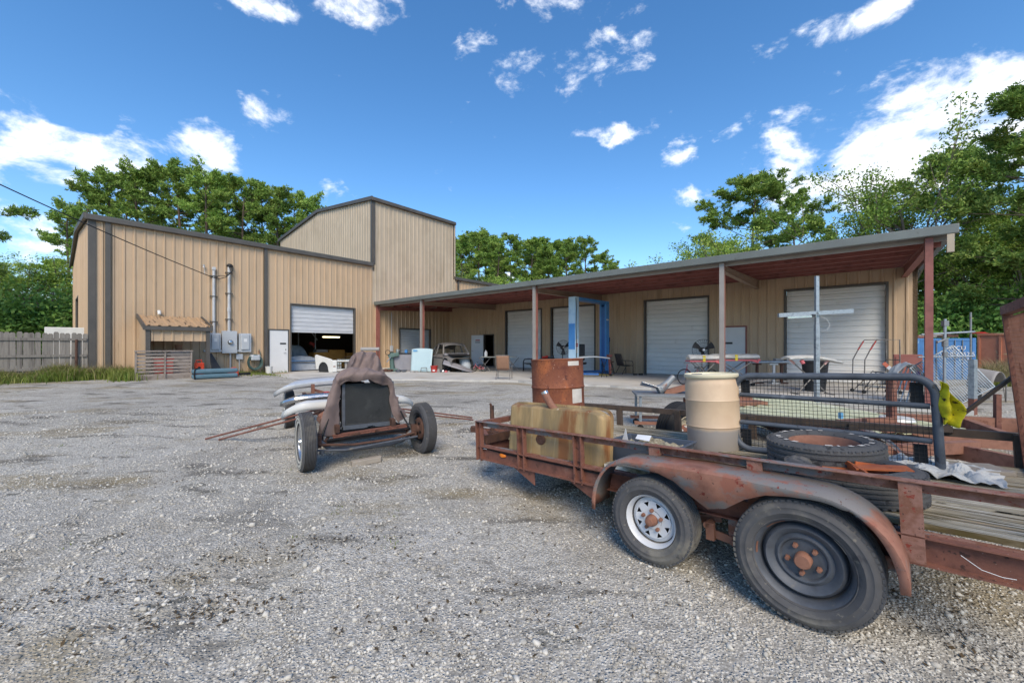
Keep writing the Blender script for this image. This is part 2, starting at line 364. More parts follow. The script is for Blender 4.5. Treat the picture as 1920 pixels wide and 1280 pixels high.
mk('plastic_sheet', ['A3A8AD', 'B4B9BE', '969BA0'], 2.5, 6, .35, 0, .5, 14, patch=('C5CACE', 6, .62, .06))
mk('grass', [(.075, .10, .022), (.12, .13, .035), (.17, .15, .06)], 1.3, 5, .8, coord='Object')
mk('grass_dry', [(.26, .21, .11), (.20, .16, .08)], 2, 4, .85)
mk('dry_stalk', ['6A5C40', '7A6A4A'], 4, 3, .9)
mk('orange_steel', ['A5552C', 'B06034', '964C28'], 5, 5, .6, .1, .05, 60, patch=('7A3A1E', 8, .66, .08))
mk('bumper_white', ['D2D3D4', 'C4C6C8'], 4, 4, .25, .35, patch=('8D8680', 8, .69, .08))
mk('rust_fender', ['86594A', '966A59', '785042'], 5, 9, .8, .1, .10, 110, patch=[('777472', 2.4, .47, .10, (1, 1, 2.2)), ('8E5C4C', 7, .56, .08), ('762F25', 26, .64, .04), ('5A4038', 60, .64, .04)])
mk('bay_roof', ['A58868', 'AE9172'], 3, 5, .6, 0, patch=('4A4036', 2.4, .57, .05, (.6, 5, 1)))
mk('boxes_yellow', ['A8975C', 'B5A468'], 3, 4, .85)
mk('pink_pale', ['C79A94', 'D0A7A0'], 4, 4, .7)
mk('purple_cloth', ['4A3A6E', '56457C'], 4, 4, .9)
mk('rim_cream', ['B5AA92', 'A89C84', 'BDB4A0'], 5, 5, .6, 0, patch=('7A4A30', 9, .66, .08))

def water_line(name, level, col):
    """liquid seen through the translucent wall below a given height"""
    m = MATS[name]; N = m.node_tree.nodes; L = m.node_tree.links; b = N['Principled BSDF']; src = b.inputs['Base Color'].links[0].from_socket
    tc = N.new('ShaderNodeTexCoord'); sp = N.new('ShaderNodeSeparateXYZ'); L.new(tc.outputs['Object'], sp.inputs[0])
    nz = N.new('ShaderNodeTexNoise'); nz.inputs['Scale'].default_value = 14; L.new(tc.outputs['Object'], nz.inputs['Vector'])
    ad = N.new('ShaderNodeMath'); ad.operation = 'MULTIPLY_ADD'; L.new(nz.outputs['Fac'], ad.inputs[0]); ad.inputs[1].default_value = .03; L.new(sp.outputs['Z'], ad.inputs[2])
    mr = N.new('ShaderNodeMapRange'); L.new(ad.outputs[0], mr.inputs['Value']); mr.inputs['From Min'].default_value = level; mr.inputs['From Max'].default_value = level + .035; mr.inputs['To Min'].default_value = .85; mr.inputs['To Max'].default_value = 0
    mx = N.new('ShaderNodeMix'); mx.data_type = 'RGBA'; L.new(mr.outputs[0], mx.inputs[0]); L.new(src, mx.inputs[6]); mx.inputs[7].default_value = (*lin(col), 1); L.new(mx.outputs[2], b.inputs['Base Color'])
water_line('barrel_plastic', .205, '8E8D8C')
mk('litter_brown', ['3A3024', '54452F', '2A241C'], 6, 3, .95)
# ------------------------------------------------------------------ ground
def leafmat(name, cols, scale=.35, var=.25, trans=.35):
    m = bpy.data.materials.new(name); m.use_nodes = True; MATS[name] = m
    N = m.node_tree.nodes; L = m.node_tree.links; N.clear()
    out = N.new('ShaderNodeOutputMaterial'); tc = N.new('ShaderNodeTexCoord'); oi = N.new('ShaderNodeObjectInfo')
    geo = N.new('ShaderNodeNewGeometry')
    n = N.new('ShaderNodeTexNoise'); n.inputs['Scale'].default_value = scale; n.inputs['Detail'].default_value = 3; L.new(tc.outputs['Object'], n.inputs['Vector'])
    ad = N.new('ShaderNodeMath'); ad.operation = 'MULTIPLY_ADD'; L.new(geo.outputs['Random Per Island'], ad.inputs[0]); ad.inputs[1].default_value = .34; ad.inputs[2].default_value = -.17
    ad2 = N.new('ShaderNodeMath'); ad2.operation = 'ADD'; L.new(ad.outputs[0], ad2.inputs[0]); L.new(n.outputs['Fac'], ad2.inputs[1])
    cr = N.new('ShaderNodeValToRGB'); e = cr.color_ramp.elements
    while len(e) < len(cols): e.new(.5)
    for i, c in enumerate(cols): e[i].position = .28 + .44 * i / (len(cols) - 1); e[i].color = (*c, 1)
    L.new(ad2.outputs[0], cr.inputs[0])
    hv = N.new('ShaderNodeHueSaturation'); mm = N.new('ShaderNodeMapRange'); L.new(oi.outputs['Random'], mm.inputs['Value'])
    mm.inputs['To Min'].default_value = 1 - var; mm.inputs['To Max'].default_value = 1 + var; L.new(mm.outputs[0], hv.inputs['Value']); L.new(cr.outputs[0], hv.inputs['Color'])
    d = N.new('ShaderNodeBsdfPrincipled'); d.inputs['Roughness'].default_value = .6; d.inputs['Specular IOR Level'].default_value = .25
    t = N.new('ShaderNodeBsdfTranslucent'); mx = N.new('ShaderNodeMixShader'); mx.inputs[0].default_value = trans
    L.new(hv.outputs[0], d.inputs['Base Color']); L.new(hv.outputs[0], t.inputs['Color']); L.new(d.outputs[0], mx.inputs[1]); L.new(t.outputs[0], mx.inputs[2]); L.new(mx.outputs[0], out.inputs[0])
leafmat('leaf_pine', [(.140, .240, .048), (.235, .370, .075), (.350, .445, .115)], .5, .18, .18)
leafmat('leaf_broad', [(.145, .255, .042), (.240, .375, .064), (.360, .440, .100)], .45, .18, .18)
leafmat('leaf_shrub', [(.110, .235, .046), (.190, .345, .066), (.280, .410, .090)], .6, .2, .18)
leafmat('grass_blade', [(.13, .20, .035), (.20, .25, .05), (.32, .30, .11)], .8, .1, .4)
mk('bark', ['4E443B', '5E5248', '41382F'], 6, 6, .95, 0, .5, 20, stretch=(2, 2, .4))
mk('bark_grey', ['6B6258', '7A7066'], 6, 6, .95, 0, .4, 20, stretch=(2, 2, .4))

def gravel_material():
    m = bpy.data.materials.new('gravel_ground'); m.use_nodes = True; MATS['gravel_ground'] = m
    N = m.node_tree.nodes; L = m.node_tree.links; b = N['Principled BSDF']; b.inputs['Roughness'].default_value = .95; b.inputs['Specular IOR Level'].default_value = .2
    tc = N.new('ShaderNodeTexCoord'); P = tc.outputs['Object']
    def noise(s, d, off=0, st=(1, 1, 1), rot=0, rough=.6):
        mp = N.new('ShaderNodeMapping'); mp.inputs['Location'].default_value = (off, off, 0); mp.inputs['Scale'].default_value = st; mp.inputs['Rotation'].default_value = (0, 0, rot); L.new(P, mp.inputs[0])
        n = N.new('ShaderNodeTexNoise'); n.inputs['Scale'].default_value = s; n.inputs['Detail'].default_value = d; n.inputs['Roughness'].default_value = rough; L.new(mp.outputs[0], n.inputs['Vector']); return n.outputs['Fac']
    def vor(s, out='Distance', off=0):
        mp = N.new('ShaderNodeMapping'); mp.inputs['Location'].default_value = (off, off, 0); L.new(P, mp.inputs[0])
        v = N.new('ShaderNodeTexVoronoi'); v.inputs['Scale'].default_value = s; L.new(mp.outputs[0], v.inputs['Vector']); return v.outputs[out]
    def ramp(f, stops):
        c = N.new('ShaderNodeValToRGB'); e = c.color_ramp.elements
        while len(e) < len(stops): e.new(.5)
        for i, (p, col) in enumerate(stops): e[i].position = p; e[i].color = (*col, 1)
        L.new(f, c.inputs[0]); return c.outputs[0]
    def mix(f, a, b_, mode='MIX'):
        x = N.new('ShaderNodeMix'); x.data_type = 'RGBA'; x.blend_type = mode
        if isinstance(f, float): x.inputs[0].default_value = f
        else: L.new(f, x.inputs[0])
        L.new(a, x.inputs[6])
        if isinstance(b_, tuple): x.inputs[7].default_value = (*b_, 1)
        else: L.new(b_, x.inputs[7])
        return x.outputs[2]
    def mr(f, lo, hi, a=0., b_=1.):
        n = N.new('ShaderNodeMapRange'); n.interpolation_type = 'SMOOTHSTEP'; L.new(f, n.inputs['Value']); n.inputs['From Min'].default_value = lo; n.inputs['From Max'].default_value = hi
        n.inputs['To Min'].default_value = a; n.inputs['To Max'].default_value = b_; return n.outputs[0]
    cell = vor(58, 'Color'); sep = N.new('ShaderNodeSeparateColor'); L.new(cell, sep.inputs[0])
    cell2 = vor(23, 'Color', 3.1); sep2 = N.new('ShaderNodeSeparateColor'); L.new(cell2, sep2.inputs[0])
    base = ramp(sep.outputs[0], [(0, lin('9E9A91')), (.45, lin('C0BBB0')), (.8, lin('D2CDC2')), (1, lin('D6D2C8'))])
    base = mix(mr(sep2.outputs[1], .55, .9, 0, .35), base, lin('BCB8AF'))
    base = mix(mr(noise(.55, 6, 1.3), .47, .66, 0, .55), base, lin('9C978D'))            # packed darker fines
    base = mix(mr(noise(.8, 6, 7.7, (1, 2.6, 1), .5), .54, .66, 0, .8), base, lin('56524B'))  # damp dark streaks
    base = mix(mr(noise(.42, 5, 4.4, (1, 1.8, 1), -.3), .51, .66, 0, .7), base, lin('97865F'))  # tan soil showing
    base = mix(mr(noise(.35, 7, 12.4), .60, .70, 0, .45), base, lin('D2D0CA'))              # pale crushed dust
    base = mix(mr(noise(4.5, 9, 21.0, rough=.8), .52, .64, 0, .45), base, lin('7C7870'))   # clusters of darker stones
    base = mix(mr(noise(.9, 7, 31.0, (1, 2.2, 1), .9, .7), .60, .66, 0, .8), base, lin('4C4A40'))  # mossy wet hollows
    base = mix(mr(noise(13, 5, 41.0, rough=.7), .54, .66, 0, .32), base, lin('6A665F'))
    base = mix(mr(noise(11, 5, 51.0, rough=.7), .56, .66, 0, .5), base, lin('D6D2C8'))
    base = mix(mr(noise(.22, 4, 3.0), .50, .66, 0, .4), base, lin('7C7972'))
    crev = mr(vor(58), .0, .55, 1, .0)
    dk = mr(vor(58), .42, .75, 0., .55)
    base = mix(dk, base, lin('6A665E'))
    L.new(base, b.inputs['Base Color'])
    h = N.new('ShaderNodeMath'); h.operation = 'MULTIPLY_ADD'; L.new(crev, h.inputs[0]); h.inputs[1].default_value = 1.0; L.new(noise(14, 6), h.inputs[2])
    bp = N.new('ShaderNodeBump'); bp.inputs['Strength'].default_value = .9; bp.inputs['Distance'].default_value = .012; L.new(h.outputs[0], bp.inputs['Height']); L.new(bp.outputs[0], b.inputs['Normal'])
gravel_material()
mk('stone_mix', ['9F9A90', 'B8B3A8', 'D0CBC0', 'A9A499'], 3, 4, .9, 0, .15, 90)

def island_tint(name, lo=.55, hi=1.2):
    """each loose stone of the one stuff mesh gets its own grey"""
    m = MATS[name]; N = m.node_tree.nodes; L = m.node_tree.links; b = N['Principled BSDF']; lk = b.inputs['Base Color'].links[0]; src = lk.from_socket
    g = N.new('ShaderNodeNewGeometry'); mm = N.new('ShaderNodeMapRange'); L.new(g.outputs['Random Per Island'], mm.inputs['Value']); mm.inputs['To Min'].default_value = lo; mm.inputs['To Max'].default_value = hi
    hv = N.new('ShaderNodeHueSaturation'); L.new(mm.outputs[0], hv.inputs['Value']); L.new(src, hv.inputs['Color']); L.new(hv.outputs[0], b.inputs['Base Color'])
island_tint('stone_mix', .66, 1.10)

def np_mesh(name, V, F, mat, smooth=False, normals=None):
    me = bpy.data.meshes.new(name); n, k = F.shape
    me.vertices.add(len(V)); me.vertices.foreach_set('co', V.astype(np.float32).ravel())
    me.loops.add(n * k); me.loops.foreach_set('vertex_index', F.astype(np.int32).ravel())
    me.polygons.add(n); me.polygons.foreach_set('loop_start', (np.arange(n) * k).astype(np.int32)); me.polygons.foreach_set('loop_total', np.full(n, k, np.int32))
    if smooth: me.polygons.foreach_set('use_smooth', np.ones(n, bool))
    me.materials.append(MATS[mat]); me.update(calc_edges=True)
    if normals is not None:
        me.polygons.foreach_set('use_smooth', np.ones(n, bool)); me.normals_split_custom_set_from_vertices([tuple(q) for q in normals])
    return me

def grid_sheet(name, xs, ys, zf, mat):
    X, Y = np.meshgrid(xs, ys); V = np.stack([X, Y, zf(X, Y)], -1).reshape(-1, 3); nx, ny = len(xs), len(ys)
    i = np.arange(nx - 1)[None, :] + nx * np.arange(ny - 1)[:, None]; i = i.ravel()
    return np_mesh(name, V, np.stack([i, i + 1, i + nx + 1, i + nx], 1), mat, True)
u = np.linspace(-1, 1, 421); xs = np.sinh(u * 5.6) / np.sinh(5.6) * 600
v = np.linspace(-.55, 1, 400); ys = np.sinh(v * 5.4) / np.sinh(5.4) * 600 + 3
ground = link('ground', grid_sheet('ground', xs, ys, gz, 'gravel_ground')); ground['kind'] = 'structure'

# loose stones of the gravel near the camera
def stones():
    t = (1 + 5 ** .5) / 2
    ico = np.array([(-1, t, 0), (1, t, 0), (-1, -t, 0), (1, -t, 0), (0, -1, t), (0, 1, t), (0, -1, -t), (0, 1, -t), (t, 0, -1), (t, 0, 1), (-t, 0, -1), (-t, 0, 1)]) / 1.9
    fc = np.array([(0, 11, 5), (0, 5, 1), (0, 1, 7), (0, 7, 10), (0, 10, 11), (1, 5, 9), (5, 11, 4), (11, 10, 2), (10, 7, 6), (7, 1, 8), (3, 9, 4), (3, 4, 2), (3, 2, 6), (3, 6, 8), (3, 8, 9), (4, 9, 5), (2, 4, 11), (6, 2, 10), (8, 6, 7), (9, 8, 1)])
    n0 = 95000
    y = 1.55 + (9.0 - 1.55) * NR.rand(n0) ** 1.35; x = (NR.rand(n0) * 2 - 1) * (1.36 * y + .3)
    dens = .5 + .5 * np.sin(x * 1.1 + 2 * np.sin(y * .7)) * np.sin(y * 1.3 + 1.1 * np.sin(x * .9)); keep = NR.rand(n0) < .35 + .65 * dens
    x, y = x[keep], y[keep]; n = len(x)
    s = np.exp(NR.normal(np.log(.0046), .45, n)) * (1 + .07 * np.clip(y - 2, 0, 6)); s = np.clip(s, .003, .022)
    V = ico[None] * (1 + .28 * NR.randn(n, 12, 1) * .8); V = V * (s[:, None] * (.7 + .7 * NR.rand(n, 3)))[:, None, :] * np.array([1, 1, .72])
    a = NR.rand(n) * 6.283; c, q = np.cos(a)[:, None], np.sin(a)[:, None]
    V = np.stack([V[..., 0] * c - V[..., 1] * q, V[..., 0] * q + V[..., 1] * c, V[..., 2]], -1)
    V += np.stack([x, y, gz(x, y) + s * .22], -1)[:, None, :]
    F = fc[None] + (np.arange(n) * 12)[:, None, None]
    o = link('gravel', np_mesh('gravel', V.reshape(-1, 3), F.reshape(-1, 3), 'stone_mix'))
    tag(o, 'loose pale grey gravel stones covering the yard', 'gravel', kind='stuff')
stones()

# concrete pad under the canopy and before the half-open roller door
def slab():
    pts = [(-22.3, 6.6), (-17.7, 6.6), (-14.25, 9.2), (-10.3, 11.8), (-6.0, 12.4), (1.9, 12.5), (1.9, 19.0), (-22.3, 19.0)]   # (b, a)
    fine = []
    for i in range(len(pts)):
        p, q = Vector(pts[i]), Vector(pts[(i + 1) % len(pts)]); k = max(1, int((q - p).length / .35)) if 0 < i < 5 else 1
        for j in range(k):
            w = p.lerp(q, j / k)
            if 0 < i < 5 and j: w = w + Vector((rnd.uniform(-.1, .1), rnd.uniform(-.13, .13)))
            fine.append(w)
    mb = MB(); mb.prism([(wxy(p.x, p.y)) for p in fine], .3, Matrix.Translation((0, 0, SLAB - .3)))
    o = mb.build('concrete_pad', 'concrete'); o['kind'] = 'structure'
slab()

# ------------------------------------------------------------------ the warehouse
BLD = thing('warehouse', 'tan ribbed metal warehouse with tall block and long open canopy', 'building', (0, 0, 0), TH)
PB, PA, PE = -22.0, 18.78, 1.05        # side wall plane (b), wing wall plane (a), gable end plane (a)
EAVE, TE = 6.42, 10.37
fL = lambda s, o, z: (PB + o, s, z)
fE = lambda s, o, z: (s, PE - o, z)
fT = lambda s, o, z: (s, 12.75 - o, z)
fW = lambda s, o, z: (s, PA - o, z)
def panel_mesh(f, s0, s1, zb, zt, mat):
    prof = [(s0 + .001, 0)]
    k = math.ceil((s0 - .1525 + .05) / .305); c = .1525 + .305 * k
    while c < s1 - .05:
        if c > s0 + .05: prof += [(c - .046, 0), (c - .024, .034), (c + .024, .034), (c + .046, 0)]
        c += .305
    prof.append((s1 - .001, 0))
    mb = MB(); n = len(prof)
    mb.v = [f(s, o, zb) for s, o in prof] + [f(s, o, zt(s)) for s, o in prof]
    mb.f = [(i, i + 1, n + i + 1, n + i) for i in range(n - 1)]
    return mb.mesh('wall_panel', mat)
def wall(f, s0, s1, z0, zt, mat, openings=(), pw=.915, back=True):
    if not callable(zt): zc = zt; zt = lambda s: zc
    bk = MB(); strips = []
    edges = sorted(set([s0, s1] + [e for o in openings for e in o[:2]] + [pw * k for k in range(math.ceil(s0 / pw), math.floor(s1 / pw) + 1)]))
    edges = [e for e in edges if s0 <= e <= s1]
    cl = [edges[0]]
    for e in edges[1:]:
        hard = any(abs(e - q) < 1e-6 for o in openings for q in o[:2]) or e == s1
        if e - cl[-1] < .07:
            if hard and len(cl) > 1 and not any(abs(cl[-1] - q) < 1e-6 for o in openings for q in o[:2]): cl[-1] = e
            elif hard: cl.append(e)
        else: cl.append(e)
    for a, b in zip(cl, cl[1:]):
        mid = (a + b) / 2; op = [o for o in openings if o[0] - 1e-6 <= mid <= o[1] + 1e-6]
        segs = [(z0, zt)]
        if op:
            o = op[0]; segs = [(o[3], zt)]
            if o[2] > z0 + .02: segs.append((z0, (lambda q: (lambda s: q))(o[2])))
        for zb, t in segs:
            strips.append((a, b, zb, t))
            vs = [f(a, -.02, zb), f(b, -.02, zb), f(b, -.14, zb), f(a, -.14, zb), f(a, -.02, t(a)), f(b, -.02, t(b)), f(b, -.14, t(b)), f(a, -.14, t(a))]
            bk.add(vs, [(0, 3, 2, 1), (4, 5, 6, 7), (0, 1, 5, 4), (1, 2, 6, 5), (2, 3, 7, 6), (3, 0, 4, 7)])
    w = bk.build('wall', 'wall_back', BLD)
    for a, b, zb, t in strips: link('wall_panel', panel_mesh(f, a, b, zb, t, mat), w)
    return w
def part(name, mat, fn, parent=None, **k):
    mb = MB(); fn(mb); return mb.build(name, mat, parent or BLD, **k)

# roller doors: (from, to, head height); frame is the part, slats its sub-parts
def roller(f, s0, s1, z0, z1, zbot, mat, sh=.2, depth=.13, trim='dark_trim'):
    mb = MB(); wj = .07
    def bx(a, b, o0, o1, za, zb):
        p, q = f(a, o0, za), f(b, o1, zb); mb.b2(p, q)
    bx(s0 - wj, s0, -.16, .042, z0, z1 + wj); bx(s1, s1 + wj, -.16, .042, z0, z1 + wj); bx(s0, s1, -.16, .04, z1, z1 + wj)
    d = mb.build('roller_door', trim, BLD)
    n = max(1, round((z1 - zbot) / sh)); h = (z1 - zbot) / n
    sm = MB(); ln = s1 - s0 - .01
    prof = [(-.012, 0), (.004, .006), (.02, .022), (.022, h * .5), (.012, h * .62), (.022, h * .74), (.02, h - .03), (.0, h - .014), (-.012, h - .004)]
    k = len(prof)
    for sx in (s0 + .005, s1 - .005):
        for o, z in prof: sm.v.append(f(sx, o - depth, z))
    sm.f = [(i, i + 1, k + i + 1, k + i) for i in range(k - 1)]
    me = sm.mesh('slat', mat)
    for i in range(n): link('slat', me, d, loc=(0, 0, zbot + i * h))
    bb = MB(); p, q = f(s0 + .005, -depth - .01, zbot - .09 if zbot > z0 + .3 else zbot), f(s1 - .005, -depth - .03, z1); bb.b2(p, q); bb.build('curtain_back', mat, d)
    if zbot > z0 + .3:
        b3 = MB(); p, q = f(s0 + .006, -depth + .025, zbot - .1), f(s1 - .006, -depth - .035, zbot - .002); b3.b2(p, q); b3.build('bottom_bar', mat, d)
    return d
def pL(px): # bearing on the side wall plane -> a
    t = (px - 960) / FOC; d = PB / (CT * t + ST); return d * (-ST * t + CT)
def pW(px):
    t = (px - 960) / FOC; d = PA / (-ST * t + CT); return d * (CT * t + ST)

# --- side wall (low block), with tall block standing in it
rdL = (pL(546), pL(664)); mdL = (pL(505), pL(540)); smD = (pL(750), pL(806))
zr = 3.62
wall(fL, PE, 12.75, .1, EAVE - .1, 'tan_panel', [(rdL[0], rdL[1], .1, zr), (mdL[0], mdL[1], .1, 2.30)])
wall(fL, 12.75, PA, .1, 4.0, 'tan_panel', [(smD[0], smD[1], .1, 2.57)])
wall(fL, 12.75, 19.2, 4.0, TE - .1, 'beige_panel')
wall(fL, 19.2, 30.0, 3.5, EAVE - .1, 'tan_panel')
RID = -29.3
gab = lambda e, r: (lambda s: e + (r - e) * (1 - abs(s - RID) / 7.3))
wall(fE, -36.6, PB, .1, gab(EAVE - .1, 7.15), 'tan_panel', [(-32.6, -29.9, .1, 4.0)])
wall(fT, -36.6, PB, 6.0, gab(TE - .1, 11.12), 'beige_panel', pw=.915)
# --- wing wall under the canopy
DA = [(pW(949), pW(1014.5)), (pW(1034.5), pW(1114.5)), (pW(1210), pW(1327)), (pW(1474), pW(1661))]
dwO = (pW(908), pW(925.5)); dw2 = (pW(1355), pW(1398))
ZD = 3.63
wall(fW, PB, 1.62, .1, 4.42, 'tan_panel', [(a, b, .1, ZD) for a, b in DA] + [(dwO[0], dwO[1], .1, 2.22), (dw2[0], dw2[1], .1, 2.30)])
roller(fL, rdL[0], rdL[1], SLAB, zr, 2.30, 'slat_white', .22)
roller(fL, smD[0], smD[1], SLAB, 2.57, SLAB + .01, 'slat_blue', .12)
for a, b in DA: roller(fW, a, b, SLAB, ZD, SLAB + .01, 'slat_grey', .205, .16)
roller(fE, -32.6, -29.9, SLAB, 4.0, SLAB + .01, 'dark_trim', .3)
# man doors
def leaf(f, s0, s1, z0, z1, mat, hinge=None, handle=None, sign=None, slot=True, frame='dark_trim'):
    mb = MB(); wj = .055
    for a, b, c, e in ((s0 - wj, s0, z0, z1 + wj), (s1, s1 + wj, z0, z1 + wj), (s0, s1, z1, z1 + wj)): mb.b2(f(a, -.13, c), f(b, .04, e))
    fr = mb.build('door_frame', frame, BLD)
    if hinge is None:
        lf = MB(); lf.b2(f(s0 + .006, -.03, z0 + .01), f(s1 - .006, .012, z1 - .006)); d = lf.build('door', mat, BLD, bev=.004)
        hs = s1 - .12 if handle == 'hi' else s0 + .12
        h = MB(); h.tube([f(hs, .012, z0 + 1.0), f(hs, .07, z0 + 1.0), f(hs + (-.11 if handle == 'hi' else .11), .075, z0 + 1.0)], .013, 8); h.build('handle', 'chrome', d)
        h = MB(); c = f(hs, .012, z0 + 1.16); e = f(hs, .03, z0 + 1.16); h.tube([c, e], .028, 12); h.build('lock', 'chrome', d)
        if slot:
            ps = (hs - .26, hs + .02) if handle == 'hi' else (hs - .06, hs + .26)
            h = MB(); h.b2(f(ps[0], .0125, z0 + 1.42), f(ps[1], .02, z0 + 1.50)); h.build('door_plate', 'mark_dark', d)
        return d
    return fr
leaf(fL, mdL[0], mdL[1], SLAB, 2.28, 'white_door', handle='hi')
leaf(fW, dw2[0], dw2[1], SLAB, 2.28, 'grey_door', handle='lo', frame='primer')
leaf(fW, dwO[0], dwO[1], SLAB, 2.20, 'grey_door', hinge=1)
# the open white door swung back against the wall, with its notice
d = MB(); d.box((.46, 0, 1.02), (.92, .045, 2.04)); od = d.build('door', 'white_door', BLD, bev=.004, loc=(dwO[0] - .02, PA - .07, SLAB + .01), rot=(0, 0, R(180 + 14))); od['label'] = 'white door swung open with a notice on it'
d = MB(); d.box((.42, .026, 1.62), (.52, .006, .36)); sg = d.build('notice', 'letter_white', od)
for k, (zz, wd, hh, mm) in enumerate(((1.70, .34, .07, 'mark_red'), (1.60, .42, .025, 'mark_dark'), (1.54, .36, .025, 'mark_dark'))):
    d = MB(); d.box((.42, .031, zz), (wd, .003, hh)); d.build('lettering', mm, od)
d = MB(); d.tube([(.84, .02, .98), (.84, .09, .98), (.74, .09, .98)], .014); d.build('handle', 'chrome', od)

# trims, downspouts, roofs
def trims():
    def v(name, f, s0, s1, z0, z1, o=.06, mat='dark_trim'):
        mb = MB(); mb.b2(f(s0, .002, z0), f(s1, o, z1)); return mb.build(name, mat, BLD, bev=.006)
    v('corner_trim', fL, PE - .03, PE + .16, .2, EAVE - .1, .05)
    v('downspout', fL, PE + .40, PE + .55, .24, EAVE - .1, .12)
    v('downspout', fL, pL(494.5), pL(500), .2, EAVE - .1, .12)
    v('corner_trim', fL, 12.76, 12.92, EAVE, TE - .1, .05)
    v('corner_trim', fE, -22.14, -21.98, .2, EAVE - .1, .05)
    v('corner_trim', fT, -22.16, -21.98, EAVE + .02, TE - .1, .045)
    v('corner_trim', fL, 19.2, 19.3, 4.3, TE - .1, .05, 'beige_panel')
    v('downspout', fL, 19.5, 19.62, 4.3, EAVE - .1, .1)
trims()
def gable_roof(y0, y1, eave, ridge, name='roof'):
    mb = MB(); ov = .14
    for (xa, za, xb, zb) in ((PB + ov, eave, RID, ridge), (RID, ridge, -36.6 - ov, eave)):
        mb.add([(xa, y0, za), (xb, y0, zb), (xb, y1, zb), (xa, y1, za), (xa, y0, za + .07), (xb, y0, zb + .07), (xb, y1, zb + .07), (xa, y1, za + .07)],
               [(0, 3, 2, 1), (4, 5, 6, 7), (0, 1, 5, 4), (1, 2, 6, 5), (2, 3, 7, 6), (3, 0, 4, 7)])
    r = mb.build(name, 'roof_metal', BLD)
    g = MB(); g.b2((PB + .02, y0 - .02, eave - .16), (PB + .2, y1 + .02, eave + .03)); g.build('gutter', 'dark_trim', r, bev=.02)
    t = MB()
    for (xa, za, xb, zb) in ((PB + .18, eave, RID, ridge), (RID, ridge, -36.75, eave)):
        t.add([(xa, y0 - .06, za - .13), (xb, y0 - .06, zb - .13), (xb, y0 - .06, zb + .08), (xa, y0 - .06, za + .08), (xa, y0 + .02, za - .13), (xb, y0 + .02, zb - .13), (xb, y0 + .02, zb + .08), (xa, y0 + .02, za + .08)],
              [(0, 1, 2, 3), (4, 7, 6, 5), (0, 4, 5, 1), (2, 6, 7, 3), (0, 3, 7, 4), (1, 5, 6, 2)])
    t.build('rake_trim', 'dark_trim', r)
    return r
gable_roof(PE - .12, 12.70, EAVE, 7.25)
gable_roof(12.66, 19.24, TE, 11.22)
gable_roof(19.26, 30.0, EAVE, 7.25)
part('roof', 'roof_metal', lambda m: m.add([(PB + .05, PA - .1, 4.44), (1.75, PA - .1, 4.44), (1.75, PA + 12, 4.95), (PB + .05, PA + 12, 4.95), (PB + .05, PA - .1, 4.52), (1.75, PA - .1, 4.52), (1.75, PA + 12, 5.03), (PB + .05, PA + 12, 5.03)],
     [(0, 3, 2, 1), (4, 5, 6, 7), (0, 1, 5, 4), (1, 2, 6, 5), (2, 3, 7, 6), (3, 0, 4, 7)]))
# the wing's far walls close its volume
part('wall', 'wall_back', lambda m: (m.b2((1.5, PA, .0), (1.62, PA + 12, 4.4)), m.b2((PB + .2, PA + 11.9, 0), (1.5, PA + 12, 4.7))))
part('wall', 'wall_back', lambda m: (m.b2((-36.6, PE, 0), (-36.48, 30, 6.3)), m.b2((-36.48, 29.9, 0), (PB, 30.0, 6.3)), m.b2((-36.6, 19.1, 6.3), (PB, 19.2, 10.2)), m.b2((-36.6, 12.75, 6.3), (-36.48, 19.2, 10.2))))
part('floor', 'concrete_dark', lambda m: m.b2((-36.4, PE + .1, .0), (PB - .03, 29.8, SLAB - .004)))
part('floor', 'concrete_dark', lambda m: m.b2((PB + .2, PA + .05, .0), (1.5, PA + 11.8, SLAB - .004)))

